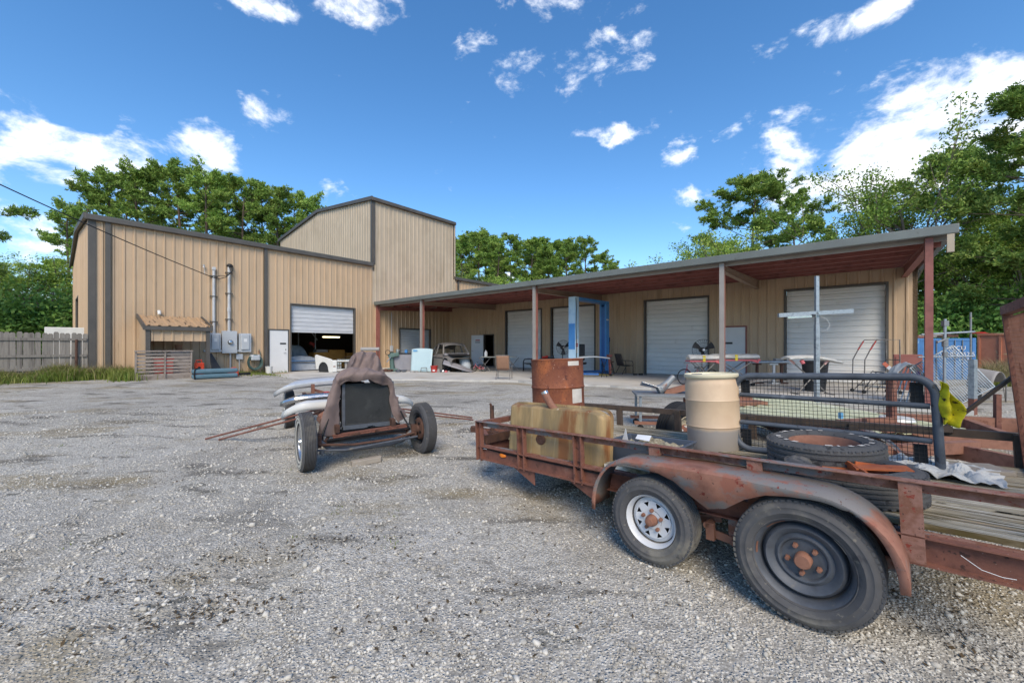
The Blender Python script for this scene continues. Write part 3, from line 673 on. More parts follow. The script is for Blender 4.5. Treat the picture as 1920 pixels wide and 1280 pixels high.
# --- canopy
CF = 12.98
dz = lambda a: 4.08 + (a - CF) * .05
def canopy():
    rf = MB(); n = 0
    x0, x1 = PB + .06, 1.62
    rf.add([(x0, CF - .05, dz(CF)), (x1, CF - .05, dz(CF)), (x1, PA, dz(PA)), (x0, PA, dz(PA)), (x0, CF - .05, dz(CF) + .05), (x1, CF - .05, dz(CF) + .05), (x1, PA, dz(PA) + .05), (x0, PA, dz(PA) + .05)],
           [(0, 3, 2, 1), (4, 5, 6, 7), (0, 1, 5, 4), (1, 2, 6, 5), (2, 3, 7, 6), (3, 0, 4, 7)])
    roof = rf.build('canopy_roof', 'primer_deck', BLD)
    # corrugated deck ribs seen from below
    rb = MB(); y = x0 + .2
    while y < x1 - .1:
        rb.add([(y - .05, CF, dz(CF) - .001), (y - .03, CF, dz(CF) - .035), (y + .03, CF, dz(CF) - .035), (y + .05, CF, dz(CF) - .001),
                (y - .05, PA, dz(PA) - .001), (y - .03, PA, dz(PA) - .035), (y + .03, PA, dz(PA) - .035), (y + .05, PA, dz(PA) - .001)], [(0, 1, 5, 4), (1, 2, 6, 5), (2, 3, 7, 6)]); y += .305
    o = rb.build('deck_rib', 'primer_deck', roof); o['kind'] = 'stuff'
    g = MB(); g.b2((x0, CF - .17, 3.945), (x1 + .12, CF - .05, 4.15)); g.build('gutter', 'fascia_metal', BLD, bev=.015)
    g = MB(); g.b2((x1 + .0, CF - .05, 4.0), (x1 + .12, PA, 4.16)); gg = g.build('rake_trim', 'fascia_metal', BLD)
    gg.location.z = .0
    part('downspout', 'beige_panel', lambda m: m.b2((1.56, CF - .16, 3.55), (1.67, CF - .06, 3.94)))
    for k, a in enumerate((13.12, 14.15, 15.3, 16.45, 17.6, 18.62)):
        z = dz(a) - .037; pm = MB()
        pm.b2((x0, a - .005, z - .19), (x1, a + .005, z)); pm.b2((x0, a - .07, z - .012), (x1, a - .005, z)); pm.b2((x0, a + .005, z - .19), (x1, a + .07, z - .178)); pm.b2((x0, a + .06, z - .178), (x1, a + .07, z - .155))
        pm.build('purlin', 'primer' if k else 'post_grey', BLD)
    for b in (-21.72, -17.5, -9.92, -2.95, 1.30):
        r = MB(); mat = 'primer' if b > 0 or b < -20 else 'rafter_tan'
        def zt(a): return dz(a) - .235
        for (xw, zo, th) in ((.012, 0, None),):
            a0, a1 = CF + .05, PA - .01
            if b > -20: d0, d1 = .16, .34
            else: d0, d1 = .22, .22
            def strip(xa, xb, off0, off1, t0, t1):
                r.add([(xa, a0, zt(a0) - off0 - t0), (xb, a0, zt(a0) - off0 - t0), (xb, a1, zt(a1) - off1 - t1), (xa, a1, zt(a1) - off1 - t1), (xa, a0, zt(a0) - off0), (xb, a0, zt(a0) - off0), (xb, a1, zt(a1) - off1), (xa, a1, zt(a1) - off1)],
                      [(0, 3, 2, 1), (4, 5, 6, 7), (0, 1, 5, 4), (1, 2, 6, 5), (2, 3, 7, 6), (3, 0, 4, 7)])
            strip(b - .006, b + .006, .012, .012, d0 - .024, d1 - .024); strip(b - .075, b + .075, 0, 0, .012, .012); strip(b - .075, b + .075, d0 - .012, d1 - .012, .012, .012)
        r.build('rafter', mat, BLD)
        p = MB(); w = .105
        zt0 = 3.93
        if b > -20 and b < 0:
            p.b2((b - .062, CF - .045, SLAB), (b + .062, CF + .03, zt0)); po = p.build('canopy_post', 'post_grey', BLD)
            q = MB(); q.b2((b - .05, CF + .031, SLAB), (b + .056, CF + .17, zt0)); q.build('post_flange', 'primer', po)
        elif b > 0:
            p.b2((b - .065, CF - .04, SLAB - .25), (b + .065, CF + .13, zt0)); p.build('canopy_post', 'primer', BLD)
        else:
            p.b2((PB + .04, CF - .04, SLAB), (PB + .2, CF + .15, zt0)); p.build('canopy_post', 'primer', BLD)
        if b < 0 or b > 0:
            bp = MB(); bx = b if b > -20 else PB + .16; bp.b2((bx - .15, CF - .1, SLAB - (.25 if b > 0 else .01)), (bx + .15, CF + .21, SLAB + (.02 if b < 0 else -.2)));
            if b > -20: bp.build('base_plate', 'rust_dark', BLD)
canopy()

# --- lean-to bay on the side wall
def leanto():
    a0, a1, b1 = 2.41, 4.39, -20.32
    zb, zf = 2.70, 2.27
    sw = MB()
    for s in (a0,):
        sw.add([(PB + .04, s, .15), (b1, s, .15), (b1, s, zf), (PB + .04, s, zb), (PB + .04, s + .05, .15), (b1, s + .05, .15), (b1, s + .05, zf), (PB + .04, s + .05, zb)], [(0, 1, 2, 3), (4, 7, 6, 5), (0, 4, 5, 1), (1, 5, 6, 2), (2, 6, 7, 3), (3, 7, 4, 0)])
    wl = sw.build('bay_wall', 'tan_panel', BLD)
    r = MB(); k = 0; a = a0 - .06
    n = 7; st = (a1 - a0 + .12) / n
    for i in range(n):
        c = a + (i + .5) * st
        prof = [(a + i * st + .002, 0), (c - .05, 0), (c - .028, .035), (c + .028, .035), (c + .05, 0), (a + (i + 1) * st - .002, 0)]
        m = MB(); q = len(prof); m.v = [(PB + .045, s, zb + .02 + o) for s, o in prof] + [(b1 + .1, s, zf - .01 + o) for s, o in prof]
        m.f = [(j, j + 1, q + j + 1, q + j) for j in range(q - 1)]
        link('roof_panel', m.mesh('roof_panel', 'bay_roof'), wl, solid=.006)
    f = MB(); f.b2((b1 + .06, a0 - .08, zf - .17), (b1 + .14, a1 + .08, zf - .02))
    for s in (a0 - .09, a1 + .03):
        f.add([(PB + .04, s, zb - .06), (b1 + .12, s, zf - .12), (b1 + .12, s, zf + .05), (PB + .04, s, zb + .09), (PB + .04, s + .06, zb - .06), (b1 + .12, s + .06, zf - .12), (b1 + .12, s + .06, zf + .05), (PB + .04, s + .06, zb + .09)],
              [(0, 1, 2, 3), (4, 7, 6, 5), (0, 4, 5, 1), (1, 5, 6, 2), (2, 6, 7, 3), (3, 7, 4, 0)])
    f.build('bay_trim', 'dark_trim', BLD)
    for s in (a0 + .0, a1 - .13):
        p = MB(); p.b2((b1 - .06, s + .001, .15), (b1 + .075, s + .13, zf - .17)); p.build('bay_post', 'dark_trim', BLD)
    h = link('bay_header', panel_mesh(lambda s, o, z: (b1 + o, s, z), a0 + .13, a1 - .13, 1.68, lambda s: zf - .17, 'tan_panel'), BLD, solid=.006)
leanto()
# dark strip light and pvc elbow are fixtures of the building
pv = MB(); pv.tube([fL(3.02, .03, 2.92), fL(3.02, .12, 2.92), fL(3.02, .17, 2.88), fL(3.02, .18, 2.80)], .062, 12); pv.build('vent_elbow', 'white_paint', BLD, smooth=True)
# ------------------------------------------------------------------ wheels
def tyre_prof(ro, ri, w, grooves=0, gd=.006, sq=.35):
    """closed lathe profile (r, z) of a tyre, z along the axle"""
    h = w / 2; side = []
    q = ro - ri
    pts = [(ri, -h * .62), (ri + q * .06, -h * .78), (ri + q * .09, -h * .87), (ri + q * .13, -h * .87), (ri + q * .15, -h * .90), (ri + q * .34, -h * .985), (ri + q * .36, -h * 1.005), (ri + q * .39, -h * 1.005), (ri + q * .41, -h * .99),
           (ri + q * .60, -h * .985), (ri + q * .62, -h * 1.0), (ri + q * .65, -h * .99), (ri + q * .78, -h * .93), (ro - .014, -h * .82), (ro - .012, -h * .80), (ro - .004, -h * .76), (ro - .001, -h * .70)]
    tr = []
    if grooves:
        st = 1.4 * h / grooves
        for i in range(grooves):
            z = -h * .70 + st * (i + .5)
            tr += [(ro, z - st * .28), (ro - gd, z - st * .20), (ro - gd, z + st * .20), (ro, z + st * .28)]
    tail = [(r, -z) for r, z in reversed(pts)]
    inner = [(ri - .004, h * .5), (ri - .02, h * .2), (ri - .02, -h * .2), (ri - .004, -h * .5)]
    return pts + tr + tail + inner
AXY = Matrix.Rotation(R(90), 4, 'X')      # lathe axis z -> -y
def tyre_mesh(ro, ri, w, g=0, seg=56, mat='rubber', gd=.006, m=AXY):
    mb = MB(); mb.lathe(tyre_prof(ro, ri, w, g, gd), seg, m, close=True); return mb.mesh('tyre', mat, True)
def vent_disc(mb, r0, r1, n, m, z=0):
    """spoke disc with n triangular openings"""
    for k in range(n):
        a0, a1 = 2 * math.pi * k / n, 2 * math.pi * (k + 1) / n; am = (a0 + a1) / 2; q = (a1 - a0)
        p = lambda r, a: (r * math.cos(a), r * math.sin(a), z)
        A, B, C, D, E, F = p(r0, a0), p(r0, a1), p(r1, a1), p(r1, a0), p(r1, am), p(r0, am)
        T0, T1, T2 = p(r0 + (r1 - r0) * .38, am), p(r0 + (r1 - r0) * .88, am - q * .22), p(r0 + (r1 - r0) * .88, am + q * .22)
        mb.add([A, F, B, C, E, D, T0, T1, T2], [(0, 1, 6), (1, 2, 6), (2, 3, 8, 6), (3, 4, 8), (4, 7, 8), (4, 5, 7), (5, 0, 6, 7)], m)

# ------------------------------------------------------------------ rusty utility trailer in the foreground
TRL = thing('utility_trailer', 'rusty tandem-axle utility trailer with plank deck and angle-iron side rails', 'trailer', (-.318, 4.313, 0), rot=(0, -.044, R(-45)))
WB = 1.84; LEN = 3.92; ZR = .69; ZDK = .44
def T(x, y, z):      # trailer local -> world
    c = TRL.rotation_euler.to_matrix() @ Vector((x, y, z)); return Vector(TRL.location) + c
def angle(mb, p0, p1, w=.055, t=.006, side=1, drop=-1):
    """angle iron along x or y: one flange flat, one flange upright"""
    p0, p1 = Vector(p0), Vector(p1); d = (p1 - p0).normalized(); n = Vector((-d.y, d.x, 0)) * side
    def slab(a, b):  # a,b offsets (n, z)
        vs = []
        for p in (p0, p1):
            for (u, z) in ((a[0], a[1]), (b[0], a[1]), (b[0], b[1]), (a[0], b[1])): vs.append(p + n * u + Vector((0, 0, z)))
        mb.add(vs, [(0, 3, 2, 1), (4, 5, 6, 7), (0, 1, 5, 4), (1, 2, 6, 5), (2, 3, 7, 6), (3, 0, 4, 7)])
    slab((0, -t), (w, 0)); slab((0, drop * w), (t, -t if drop < 0 else 0)) if drop < 0 else slab((0, 0), (t, w))
# top rails
m = MB(); angle(m, (-.03, 0, ZR), (LEN, 0, ZR), .062, .007, -1); o = m.build('side_rail', 'rust_pale', TRL, bev=.0015)
m = MB(); angle(m, (LEN, WB, ZR), (0, WB, ZR), .06, .007, -1); o = m.build('side_rail', 'rail_worn', TRL)
m = MB(); m.box((0.02, WB / 2, ZR - .03), (.05, WB - .06, .055)); m.build('front_rail', 'rust', TRL)
m = MB(); m.box((0.03, WB / 2, ZR - .21), (.03, WB - .06, .09)); m.build('front_rail', 'rust_dark', TRL)
# lower channel frame, with lips
def channel(name, y, mat, s):
    m = MB(); z0, z1 = .285, .425
    m.b2((0, y - .004, z0), (LEN + .05, y + .004, z1)); m.b2((0, y - .004 * s, z1 - .008), (LEN + .05, y - .05 * s, z1)); m.b2((0, y - .004 * s, z0), (LEN + .05, y - .05 * s, z0 + .008))
    return m.build(name, mat, TRL)
channel('frame_channel', .0, 'rust', 1); channel('frame_channel', WB, 'rust_dark', -1)
m = MB(); m.b2((0, 0.005, ZDK - .03), (LEN, .045, ZDK - .012)); m.build('deck_edge', 'rust_pale', TRL)
m = MB(); m.b2((-.03, .005, .285), (.0, WB - .005, .425)); m.build('frame_channel', 'rust', TRL)
for x in (.75, 1.5, 2.45, 3.2):
    m = MB(); m.b2((x, .06, .32), (x + .05, WB - .06, ZDK - .034)); m.build('cross_member', 'rust_dark', TRL)
# near side posts: two back-to-back channels each
def post(x, w=.075, y=0, mat='rust', z0=.27):
    m = MB(); s = -1 if y == 0 else 1
    for dx in (-1, 1):
        m.b2((x + dx * w * .5 - .006, y + s * .004, z0), (x + dx * w * .5 + .006, y + s * .05, ZR - .008))
    m.b2((x - w * .5, y + s * .004, z0), (x + w * .5, y + s * .012, ZR - .008))
    return m.build('rail_post', mat, TRL)
post(.005, .07); post(.633); post(1.303)
for x in (1.99, 2.63, 3.305):
    m = MB(); m.b2((x - .035, -.045, .43), (x + .035, .03, ZR - .008)); m.b2((x - .042, -.05, .29), (x + .042, -.045, ZR - .008)); m.build('rail_post', 'rust_pale', TRL)
for x in (.02, .62, 1.38, 2.15, 2.95, LEN - .05):
    m = MB(); m.b2((x - .03, WB - .03, .30), (x + .03, WB + .03, ZR - .008)); m.build('rail_post', 'rail_worn', TRL)
# gussets below the channel
for x, s in ((.72, 1), (1.40, 1)):
    m = MB(); m.add([(x - .24, -.02, .285), (x + .06, -.02, .285), (x + .06, -.02, .15), (x - .24, -.012, .285), (x + .06, -.012, .285), (x + .06, -.012, .15)], [(0, 2, 1), (3, 4, 5), (0, 1, 4, 3), (1, 2, 5, 4), (2, 0, 3, 5)]); m.build('gusset', 'rust', TRL)
# planks
np_ = 11; pw = (WB - .1) / np_
for i in range(np_):
    m = MB(); y = .052 + i * pw; n = 14
    z = ZDK + rnd.uniform(-.006, .004)
    def fn(u_, v_, y=y, z=z):
        x = .03 + u_ * (LEN - .06)
        return (x, y + .004 + v_ * (pw - .012) + .003 * math.sin(x * 5 + i), z + .004 * math.sin(x * 2.1 + i * 1.7) + .0025 * mnoise.noise((x * 9, y * 30 + v_ * 9, i)))
    if i < 2: fn = (lambda f0: (lambda u_, v_: f0(.38 + .62 * u_, v_)))(fn)
    m.grid(fn, n * 2, 5); 
    k = len(m.v); 
    m.build('plank', 'deck_wood', TRL, solid=.028)
# tandem fender
def fender(y0, y1, name='fender'):
    # outline of the top strip: quarter curves at both ends, flat between
    P = []
    xa, xb, zt, zl = 1.575, 3.29, .612, .215
    for k in range(13):
        t = k / 12; an = R(180) - t * R(90); P.append((xa + .33 + .33 * math.cos(an) * (1.0), zl + (zt - zl) * math.sin(t * math.pi / 2) ** .92))
    for k in range(1, 11): P.append((xa + .33 + (xb - .36 - xa - .33) * k / 10, zt + .012 * math.sin(k / 10 * math.pi)))
    for k in range(1, 13):
        t = k / 12; P.append((xb - .36 + .36 * math.sin(t * math.pi / 2) , zl + .015 + (zt - zl - .015) * math.cos(t * math.pi / 2) ** .92))
    n = len(P); m = MB(); vs = []
    rr = .02
    s = 1 if y1 > y0 else -1
    for x, z in P: vs += [(x, y0, z), (x, y1 - s * rr, z), (x, y1, z - rr * .8)]
    fs = []
    for i in range(n - 1):
        for q in range(2): fs.append((i * 3 + q, i * 3 + q + 1, i * 3 + q + 4, i * 3 + q + 3))
    # valance on the outer side, dipping between the two wheels
    base = len(vs)
    for (x, z) in P:
        c = math.exp(-((x - 2.44) / .17) ** 2)
        low = z - .035 - .135 * c - .06 * math.exp(-((x - 2.44) / .34) ** 2)
        if x < xa + .2 or x > xb - .2: low = z - .02
        nx = 0
        if x < xa + .25: nx = .03 * (1 - (x - xa) / .25)
        if x > xb - .28: nx = -.035 * (1 - (xb - x) / .28)
        vs.append((x + nx, y1 + s * .002, low))
    for i in range(n - 1): fs.append((i * 3 + 2, base + i, base + i + 1, i * 3 + 5))
    m.add(vs, fs)
    return m.build(name, 'rust_fender', TRL, smooth=True, solid=.005)
fender(-.005, -.255); fender(WB + .005, WB + .255)
# wheels
def lugs(root, rad, w, n=60):
    m = MB()
    for k in range(n):
        a = k * 2 * math.pi / n
        for s_ in (-1, 1): m.box(((rad - .0105) * math.cos(a + s_ * .02), s_ * w * .395, (rad - .0105) * math.sin(a + s_ * .02)), (.012, w * .07, rad * .06), ry=-a)
    o = m.build('tread_lug', 'rubber', root); o['kind'] = 'stuff'
def wheel_small(x, y, s, rad):
    zc = rad - .044 * x
    root = link('wheel', tyre_mesh(rad, rad * .60, .19, 5, 64, 'rubber'), TRL, loc=(x, y, zc))
    if s > 0: root.rotation_euler = (0, 0, R(180))
    lugs(root, rad, .19)
    Mx = Matrix.Rotation(R(90), 4, 'X'); r1 = rad * .60
    m = MB(); m.lathe([(r1 * .86, -.06), (r1 * .9, .02), (r1 * .93, .06), (r1 * 1.01, .075), (r1 * 1.02, .068), (r1 * .96, .04), (r1 * .93, -.06)], 48, Mx)
    m.lathe([(r1 * .86, .012), (r1 * .80, .016), (r1 * .72, .022)], 48, Mx); m.lathe([(.0, .034), (r1 * .36, .034)], 24, Mx); 
    vent_disc(m, r1 * .36, r1 * .73, 8, Mx, .028)
    m.build('rim', 'white_rim', root, smooth=True)
    m = MB(); m.lathe([(.0, .10), (.026, .095), (.036, .07), (.04, .036)], 20, Mx); m.build('hub', 'rust_orange', root, smooth=True)
    m = MB(); m.lathe([(0, -.02), (r1 * .9, -.02)], 32, Mx); m.build('backing', 'black_metal', root)
    for k in range(5):
        a = k * 1.2566 + .3; m = MB(); m.lathe([(0, .058), (.012, .057), (.013, .034)], 6, Mx @ Matrix.Translation((.066 * math.cos(a), .066 * math.sin(a), 0))); m.build('lug_nut', 'rust_orange', root)
    return root
def wheel_big(x, y, s, rad):
    zc = rad - .044 * x; r1 = rad * .655
    root = link('wheel', tyre_mesh(rad, r1, .215, 5, 72, 'rubber'), TRL, loc=(x, y, zc))
    if s > 0: root.rotation_euler = (0, 0, R(180))
    lugs(root, rad, .215, 66)
    Mx = Matrix.Rotation(R(90), 4, 'X')
    m = MB(); m.lathe([(0, .02), (r1 * .46, .018), (r1 * .5, .034), (r1 * .54, .036), (r1 * .62, .024), (r1 * .72, .05), (r1 * .78, .058), (r1 * .84, .046), (r1 * .88, .0), (r1 * .90, .0), (r1 * .94, .05), (r1 * .98, .072), (r1 * 1.03, .082), (r1 * 1.04, .076), (r1 * 1.0, .06)], 64, Mx)
    m.build('rim', 'steel_dark', root, smooth=True)
    m = MB(); m.lathe([(0, .075), (.034, .074), (.04, .066), (.041, .02)], 24, Mx); m.build('hub', 'rust_orange', root, smooth=True)
    for k in range(5):
        a = k * 1.2566 + .8; m = MB(); m.lathe([(0, .046), (.011, .045), (.014, .036), (.0145, .02)], 6, Mx @ Matrix.Translation((.075 * math.cos(a), .075 * math.sin(a), 0))); m.build('lug_nut', 'rust_orange', root)
    for k, (a, w) in enumerate(((1.9, .5), (.5, .35), (2.9, .3))):
        m = MB(); m.lathe([(r1 * .955, .0630), (r1 * .985, .0765)], 10, Mx, a, a + w); m.build('rust_patch', 'rust_orange' if k != 1 else 'sticker', root)
    return root
wheel_small(2.02, -.145, -1, .293); wheel_big(2.875, -.135, -1, .336)
wheel_small(2.02, WB + .145, 1, .293); wheel_big(2.875, WB + .135, 1, .336)
for x, zc in ((2.02, .293), (2.875, .336)):
    m = MB(); m.tube([(x, -.1, zc - .044 * x), (x, WB + .1, zc - .044 * x)], .035, 12); m.build('axle', 'rust_dark', TRL)
# leaf springs, hangers, equaliser
m = MB(); pts = [(1.78, .03, .27), (2.06, .03, .16), (2.40, .03, .235)]
for k in range(3):
    m.bar((1.76 + .08 * k, .03, .255 - .028 * k), (2.06, .03, .19 - .018 * k), .045, .008, (0, 1, 0)); m.bar((2.06, .03, .19 - .018 * k), (2.40 - .08 * k, .03, .245 - .028 * k), .045, .008, (0, 1, 0))
    m.bar((2.60 + .08 * k, .03, .245 - .028 * k), (2.925, .03, .19 - .018 * k), .045, .008, (0, 1, 0)); m.bar((2.925, .03, .19 - .018 * k), (3.22 - .08 * k, .03, .255 - .028 * k), .045, .008, (0, 1, 0))
m.build('leaf_spring', 'rust_orange', TRL)
for p0_, p1_ in (((2.46, -.03, .12), (2.54, .0, .285)), ((1.74, .005, .2), (1.80, .06, .285)), ((3.2, .005, .2), (3.27, .06, .285))): m = MB(); m.b2(p0_, p1_); m.build('spring_hanger', 'rust_pale', TRL)
m = MB(); m.bar((2.36, -.035, .165), (2.64, -.035, .13), .012, .05, (0, 0, 1)); m.bar((2.36, -.06, .24), (2.36, -.06, .13), .03, .05); m.tube([(2.34, -.075, .22), (2.34, .03, .22)], .022, 10); m.tube([(2.5, -.075, .15), (2.5, .03, .15)], .02, 10); m.build('equaliser', 'rust_orange', TRL)
# tongue, coupler, jack
m = MB(); ym = WB / 2
m.bar((.1, .12, .32), (-1.0, ym - .03, .31), .05, .10); m.bar((.1, WB - .12, .32), (-1.0, ym + .03, .31), .05, .10); m.build('tongue', 'rust', TRL)
m = MB(); m.box((-1.12, ym, .33), (.26, .08, .07)); m.lathe([(0, .05), (.035, .045), (.045, .02), (.045, -.04)], 14, Matrix.Translation((-1.26, ym, .33))); m.bar((-1.2, ym, .37), (-1.05, ym, .43), .03, .02); m.build('coupler', 'rust_dark', TRL)
m = MB(); m.tube([(-.84, ym + .0, .10), (-.84, ym, .70)], .03, 12); m.tube([(-.84, ym, .68), (-.84, ym - .03, .73)], .016, 8); m.box((-.84, ym, .30), (.14, .1, .09)); m.build('jack', 'rust_dark', TRL)
m = MB()
for k in range(16):
    t = k / 15; c = Vector((-1.05 + .25 * t, ym - .06, .30 - .12 * math.sin(t * math.pi))); a = R(90) * (k % 2)
    m.tube([c + Vector((.017 * math.cos(q), .011 * math.sin(q) * math.cos(a), .011 * math.sin(q) * math.sin(a))) for q in [i * math.pi / 4 for i in range(8)]], .0035, 5, closed=True)
m.build('safety_chain', 'rust_dark', TRL)
m = MB(); m.lathe([(0, .018), (.018, .016), (.024, .008), (.025, 0)], 16, Matrix.Translation((.342, -.006, .365)) @ Matrix.Rotation(R(90), 4, 'X') @ Matrix.Scale(1.9, 4, (1, 0, 0))); m.build('marker_light', 'amber', TRL, smooth=True)
m = MB(); m.tube([(.02, -.012, .40), (.4, -.016, .385), (.9, -.014, .39), (1.5, -.012, .385)], .006, 6); m.build('wiring', 'cable_black', TRL)
m = MB(); m.tube([(.06, -.03, .395), (.09, -.04, .405), (.12, -.03, .40)], .003, 5); m.build('cable_tie', 'letter_white', TRL)
m = MB(); m.tube([(3.46, -.055, .38), (3.52, -.07, .34), (3.58, -.06, .325), (3.62, -.05, .325)], .0014, 5); m.build('cable_tie', 'letter_white', TRL)
# tail ramp gate, leaning forward, expanded metal infill
gx, lean, gh = LEN - .02, -.055, 1.15
def GP(y, z): return (gx + lean * z / gh, y, ZDK + z)
m = MB()
m.bar(GP(.06, 0), GP(.06, gh), .04, .05); m.bar(GP(WB - .06, 0), GP(WB - .06, gh), .04, .05); m.bar(GP(WB / 2, 0), GP(WB / 2, gh), .03, .03)
m.bar(GP(.03, gh), GP(WB - .03, gh), .055, .06); m.bar(GP(.03, .02), GP(WB - .03, .02), .05, .05)
gate = m.build('tail_gate', 'rust', TRL)
m = MB(); st = .042
i = 0; z = .05
while z < gh - .05:
    y = .09 + (st / 2 if i % 2 else 0)
    while y < WB - .09:
        for sy in (-1, 1):
            y2 = y + sy * st / 2; z2 = z + .030
            p0, p1 = Vector(GP(y, z)), Vector(GP(y2, z2)); n_ = Vector((.004, 0, 0)); w_ = Vector((0, 0, .004))
            o_ = len(m.v); m.v += [tuple(p0 - n_ - w_), tuple(p1 - n_ - w_), tuple(p1 + n_ + w_), tuple(p0 + n_ + w_)]; m.f.append((o_, o_ + 1, o_ + 2, o_ + 3))
        y += st
    z += .030; i += 1
gm = m.build('expanded_metal', 'rust_orange', gate); gm['kind'] = 'stuff'
m = MB(); m.bar((3.50, WB + .02, ZR + .0), (3.89, WB + .0, ZDK + .70), .022, .07, (0, 1, 0)); m.bar((3.52, WB + .05, ZR - .02), (3.52, WB - .03, ZR + .0), .05, .05); m.build('gate_brace', 'rail_worn', TRL)

# ------------------------------------------------------------------ things lying on the trailer
TZ = lambda x: ZDK + .006
RZ45 = R(-45)
def onT(x, y, z=None):
    p = T(x, y, TZ(x) if z is None else z); return (p.x, p.y, p.z)
# rusty drum
D = thing('oil_drum', 'open rusty steel drum standing at the trailer front', 'drum', onT(.57, .64, TZ(.57)), rot=(0, -.044, R(-45)))
rp = .288
m = MB(); m.lathe([(.0, .012), (rp * .97, .012), (rp * .985, 0), (rp, .008), (rp, .025), (rp * .985, .03), (rp * .985, .285), (rp * 1.0, .295), (rp * 1.018, .303), (rp * 1.0, .311), (rp * .985, .32), (rp * .985, .565), (rp * 1.0, .575), (rp * 1.018, .583), (rp * 1.0, .591), (rp * .985, .60), (rp * .985, .865), (rp * .995, .872), (rp * 1.008, .878), (rp * .995, .886), (rp * .97, .884), (rp * .965, .86), (rp * .965, .03), (0, .03)], 56)
m.build('drum_body', 'rust_drum', D, smooth=True)
for (a0, a1, z0, z1, nm) in ((R(-28), R(2), .812, .858, 'sticker'), (R(-20), R(10), .42, .58, 'sticker')):
    m = MB(); m.lathe([(rp * .9865, z0), (rp * .9865, z1)], 8, None, a0, a1); m.build('label', nm, D)
# flat fuel tank on its edge against the near rail
F = thing('fuel_tank', 'rust-stained flat steel fuel tank with orange filler neck, propped on trailer', 'fuel tank', onT(.31, .05, .372), rot=(R(-7), -.044, R(-45))); F.scale = (1.15, 1, 1)
def tank_sheet(side):
    def fn(u_, v_):
        ex = abs(u_ - .5) * 2; ez = abs(v_ - .5) * 2
        x = .0 + u_ * 1.02; z = .01 + v_ * .51
        e = min(1, max(0, (1 - ex) / .13)); g = min(1, max(0, (1 - ez) / .16))
        bulge = (1 - (1 - min(e, 1)) ** 3) * (1 - (1 - min(g, 1)) ** 3)
        dd = .105 * bulge
        rib = .008 * max(0, math.sin(u_ * 22)) * (g > .9) * (e > .9) * 0
        if side < 0:
            rr = math.hypot((u_ - .40) * 1.02, (v_ - .37) * .51)
            dd += -.012 * math.exp(-((rr - .05) / .012) ** 2) - .02 * math.exp(-(rr / .03) ** 2)
            dd += .003 * mnoise.noise((u_ * 9, v_ * 6, 1.3))
        # the right end is rounded and tapers
        z2 = z - (.06 * max(0, (u_ - .86) / .14) ** 2 if v_ > .5 else 0) + .004 * mnoise.noise((u_ * 5, v_ * 4, 3))
        return (x, .11 + side * dd, z2)
    return fn
m = MB(); m.grid(tank_sheet(-1), 60, 30); m.grid(tank_sheet(1), 24, 14); m.build('tank_shell', 'tank_metal', F, smooth=True)
m = MB()
def seam(u_, v_):
    a = u_ * 2 * math.pi; sx = (abs(math.cos(a)) ** .22) * math.copysign(1, math.cos(a)); sz = (abs(math.sin(a)) ** .22) * math.copysign(1, math.sin(a))
    k = 1 + v_ * .045; return (.51 + .51 * sx * k, .11 + .003 * math.sin(a * 9) * v_, .265 + .255 * sz * (1 + v_ * .08))
m.grid(seam, 90, 1); m.build('seam_flange', 'tank_metal', F, solid=.004)
m = MB(); m.tube([(.52, .07, .47), (.49, .03, .53), (.455, .01, .60), (.44, .005, .635)], [.038, .034, .033, .034], 14); nk = m.build('filler_neck', 'rust_orange', F, smooth=True)
m = MB(); m.tube([(.442, .006, .632), (.432, .0, .655)], .034, 16); m.build('filler_cap', 'chrome', F, smooth=True)
m = MB(); m.lathe([(.052, 0), (.05, .006), (.042, .003), (.038, .008), (.03, .002), (.02, .004), (.0, -.004)], 28, Matrix.Translation((.408, .014, .195)) @ Matrix.Rotation(R(90), 4, 'X')); m.build('sender_ring', 'rust_dark', F, smooth=True)
# white plastic barrel with water in the bottom
B = thing('plastic_barrel', 'translucent white plastic barrel with grey water line standing on deck', 'barrel', onT(1.98, 1.20), rot=(0, -.044, R(-45)))
rb = .230; B.scale = (1, 1, .96)
m = MB(); m.lathe([(0, .003), (rb * .95, .003), (rb * .985, .02), (rb * .985, .205), (rb, .225), (rb * 1.0, .222), (rb * 1.022, .232), (rb, .244), (rb, .47), (rb * 1.022, .482), (rb * 1.0, .495), (rb * .995, .62), (rb * .965, .66), (rb * .925, .685), (rb * .93, .69), (rb * .9, .70)], 56); m.build('barrel_body', 'barrel_plastic', B, smooth=True)
m = MB(); m.lathe([(rb * .93, .688), (rb * 1.0, .698), (rb * 1.02, .712), (rb * 1.015, .73), (rb * .985, .736), (rb * .97, .72), (0, .722)], 56); m.build('barrel_lid', 'barrel_rim', B, smooth=True)
m = MB(); m.lathe([(0, .738), (.045, .736), (.05, .722)], 18, Matrix.Translation((-.09, -.1, 0))); m.build('bung', 'steel_dark', B, smooth=True)
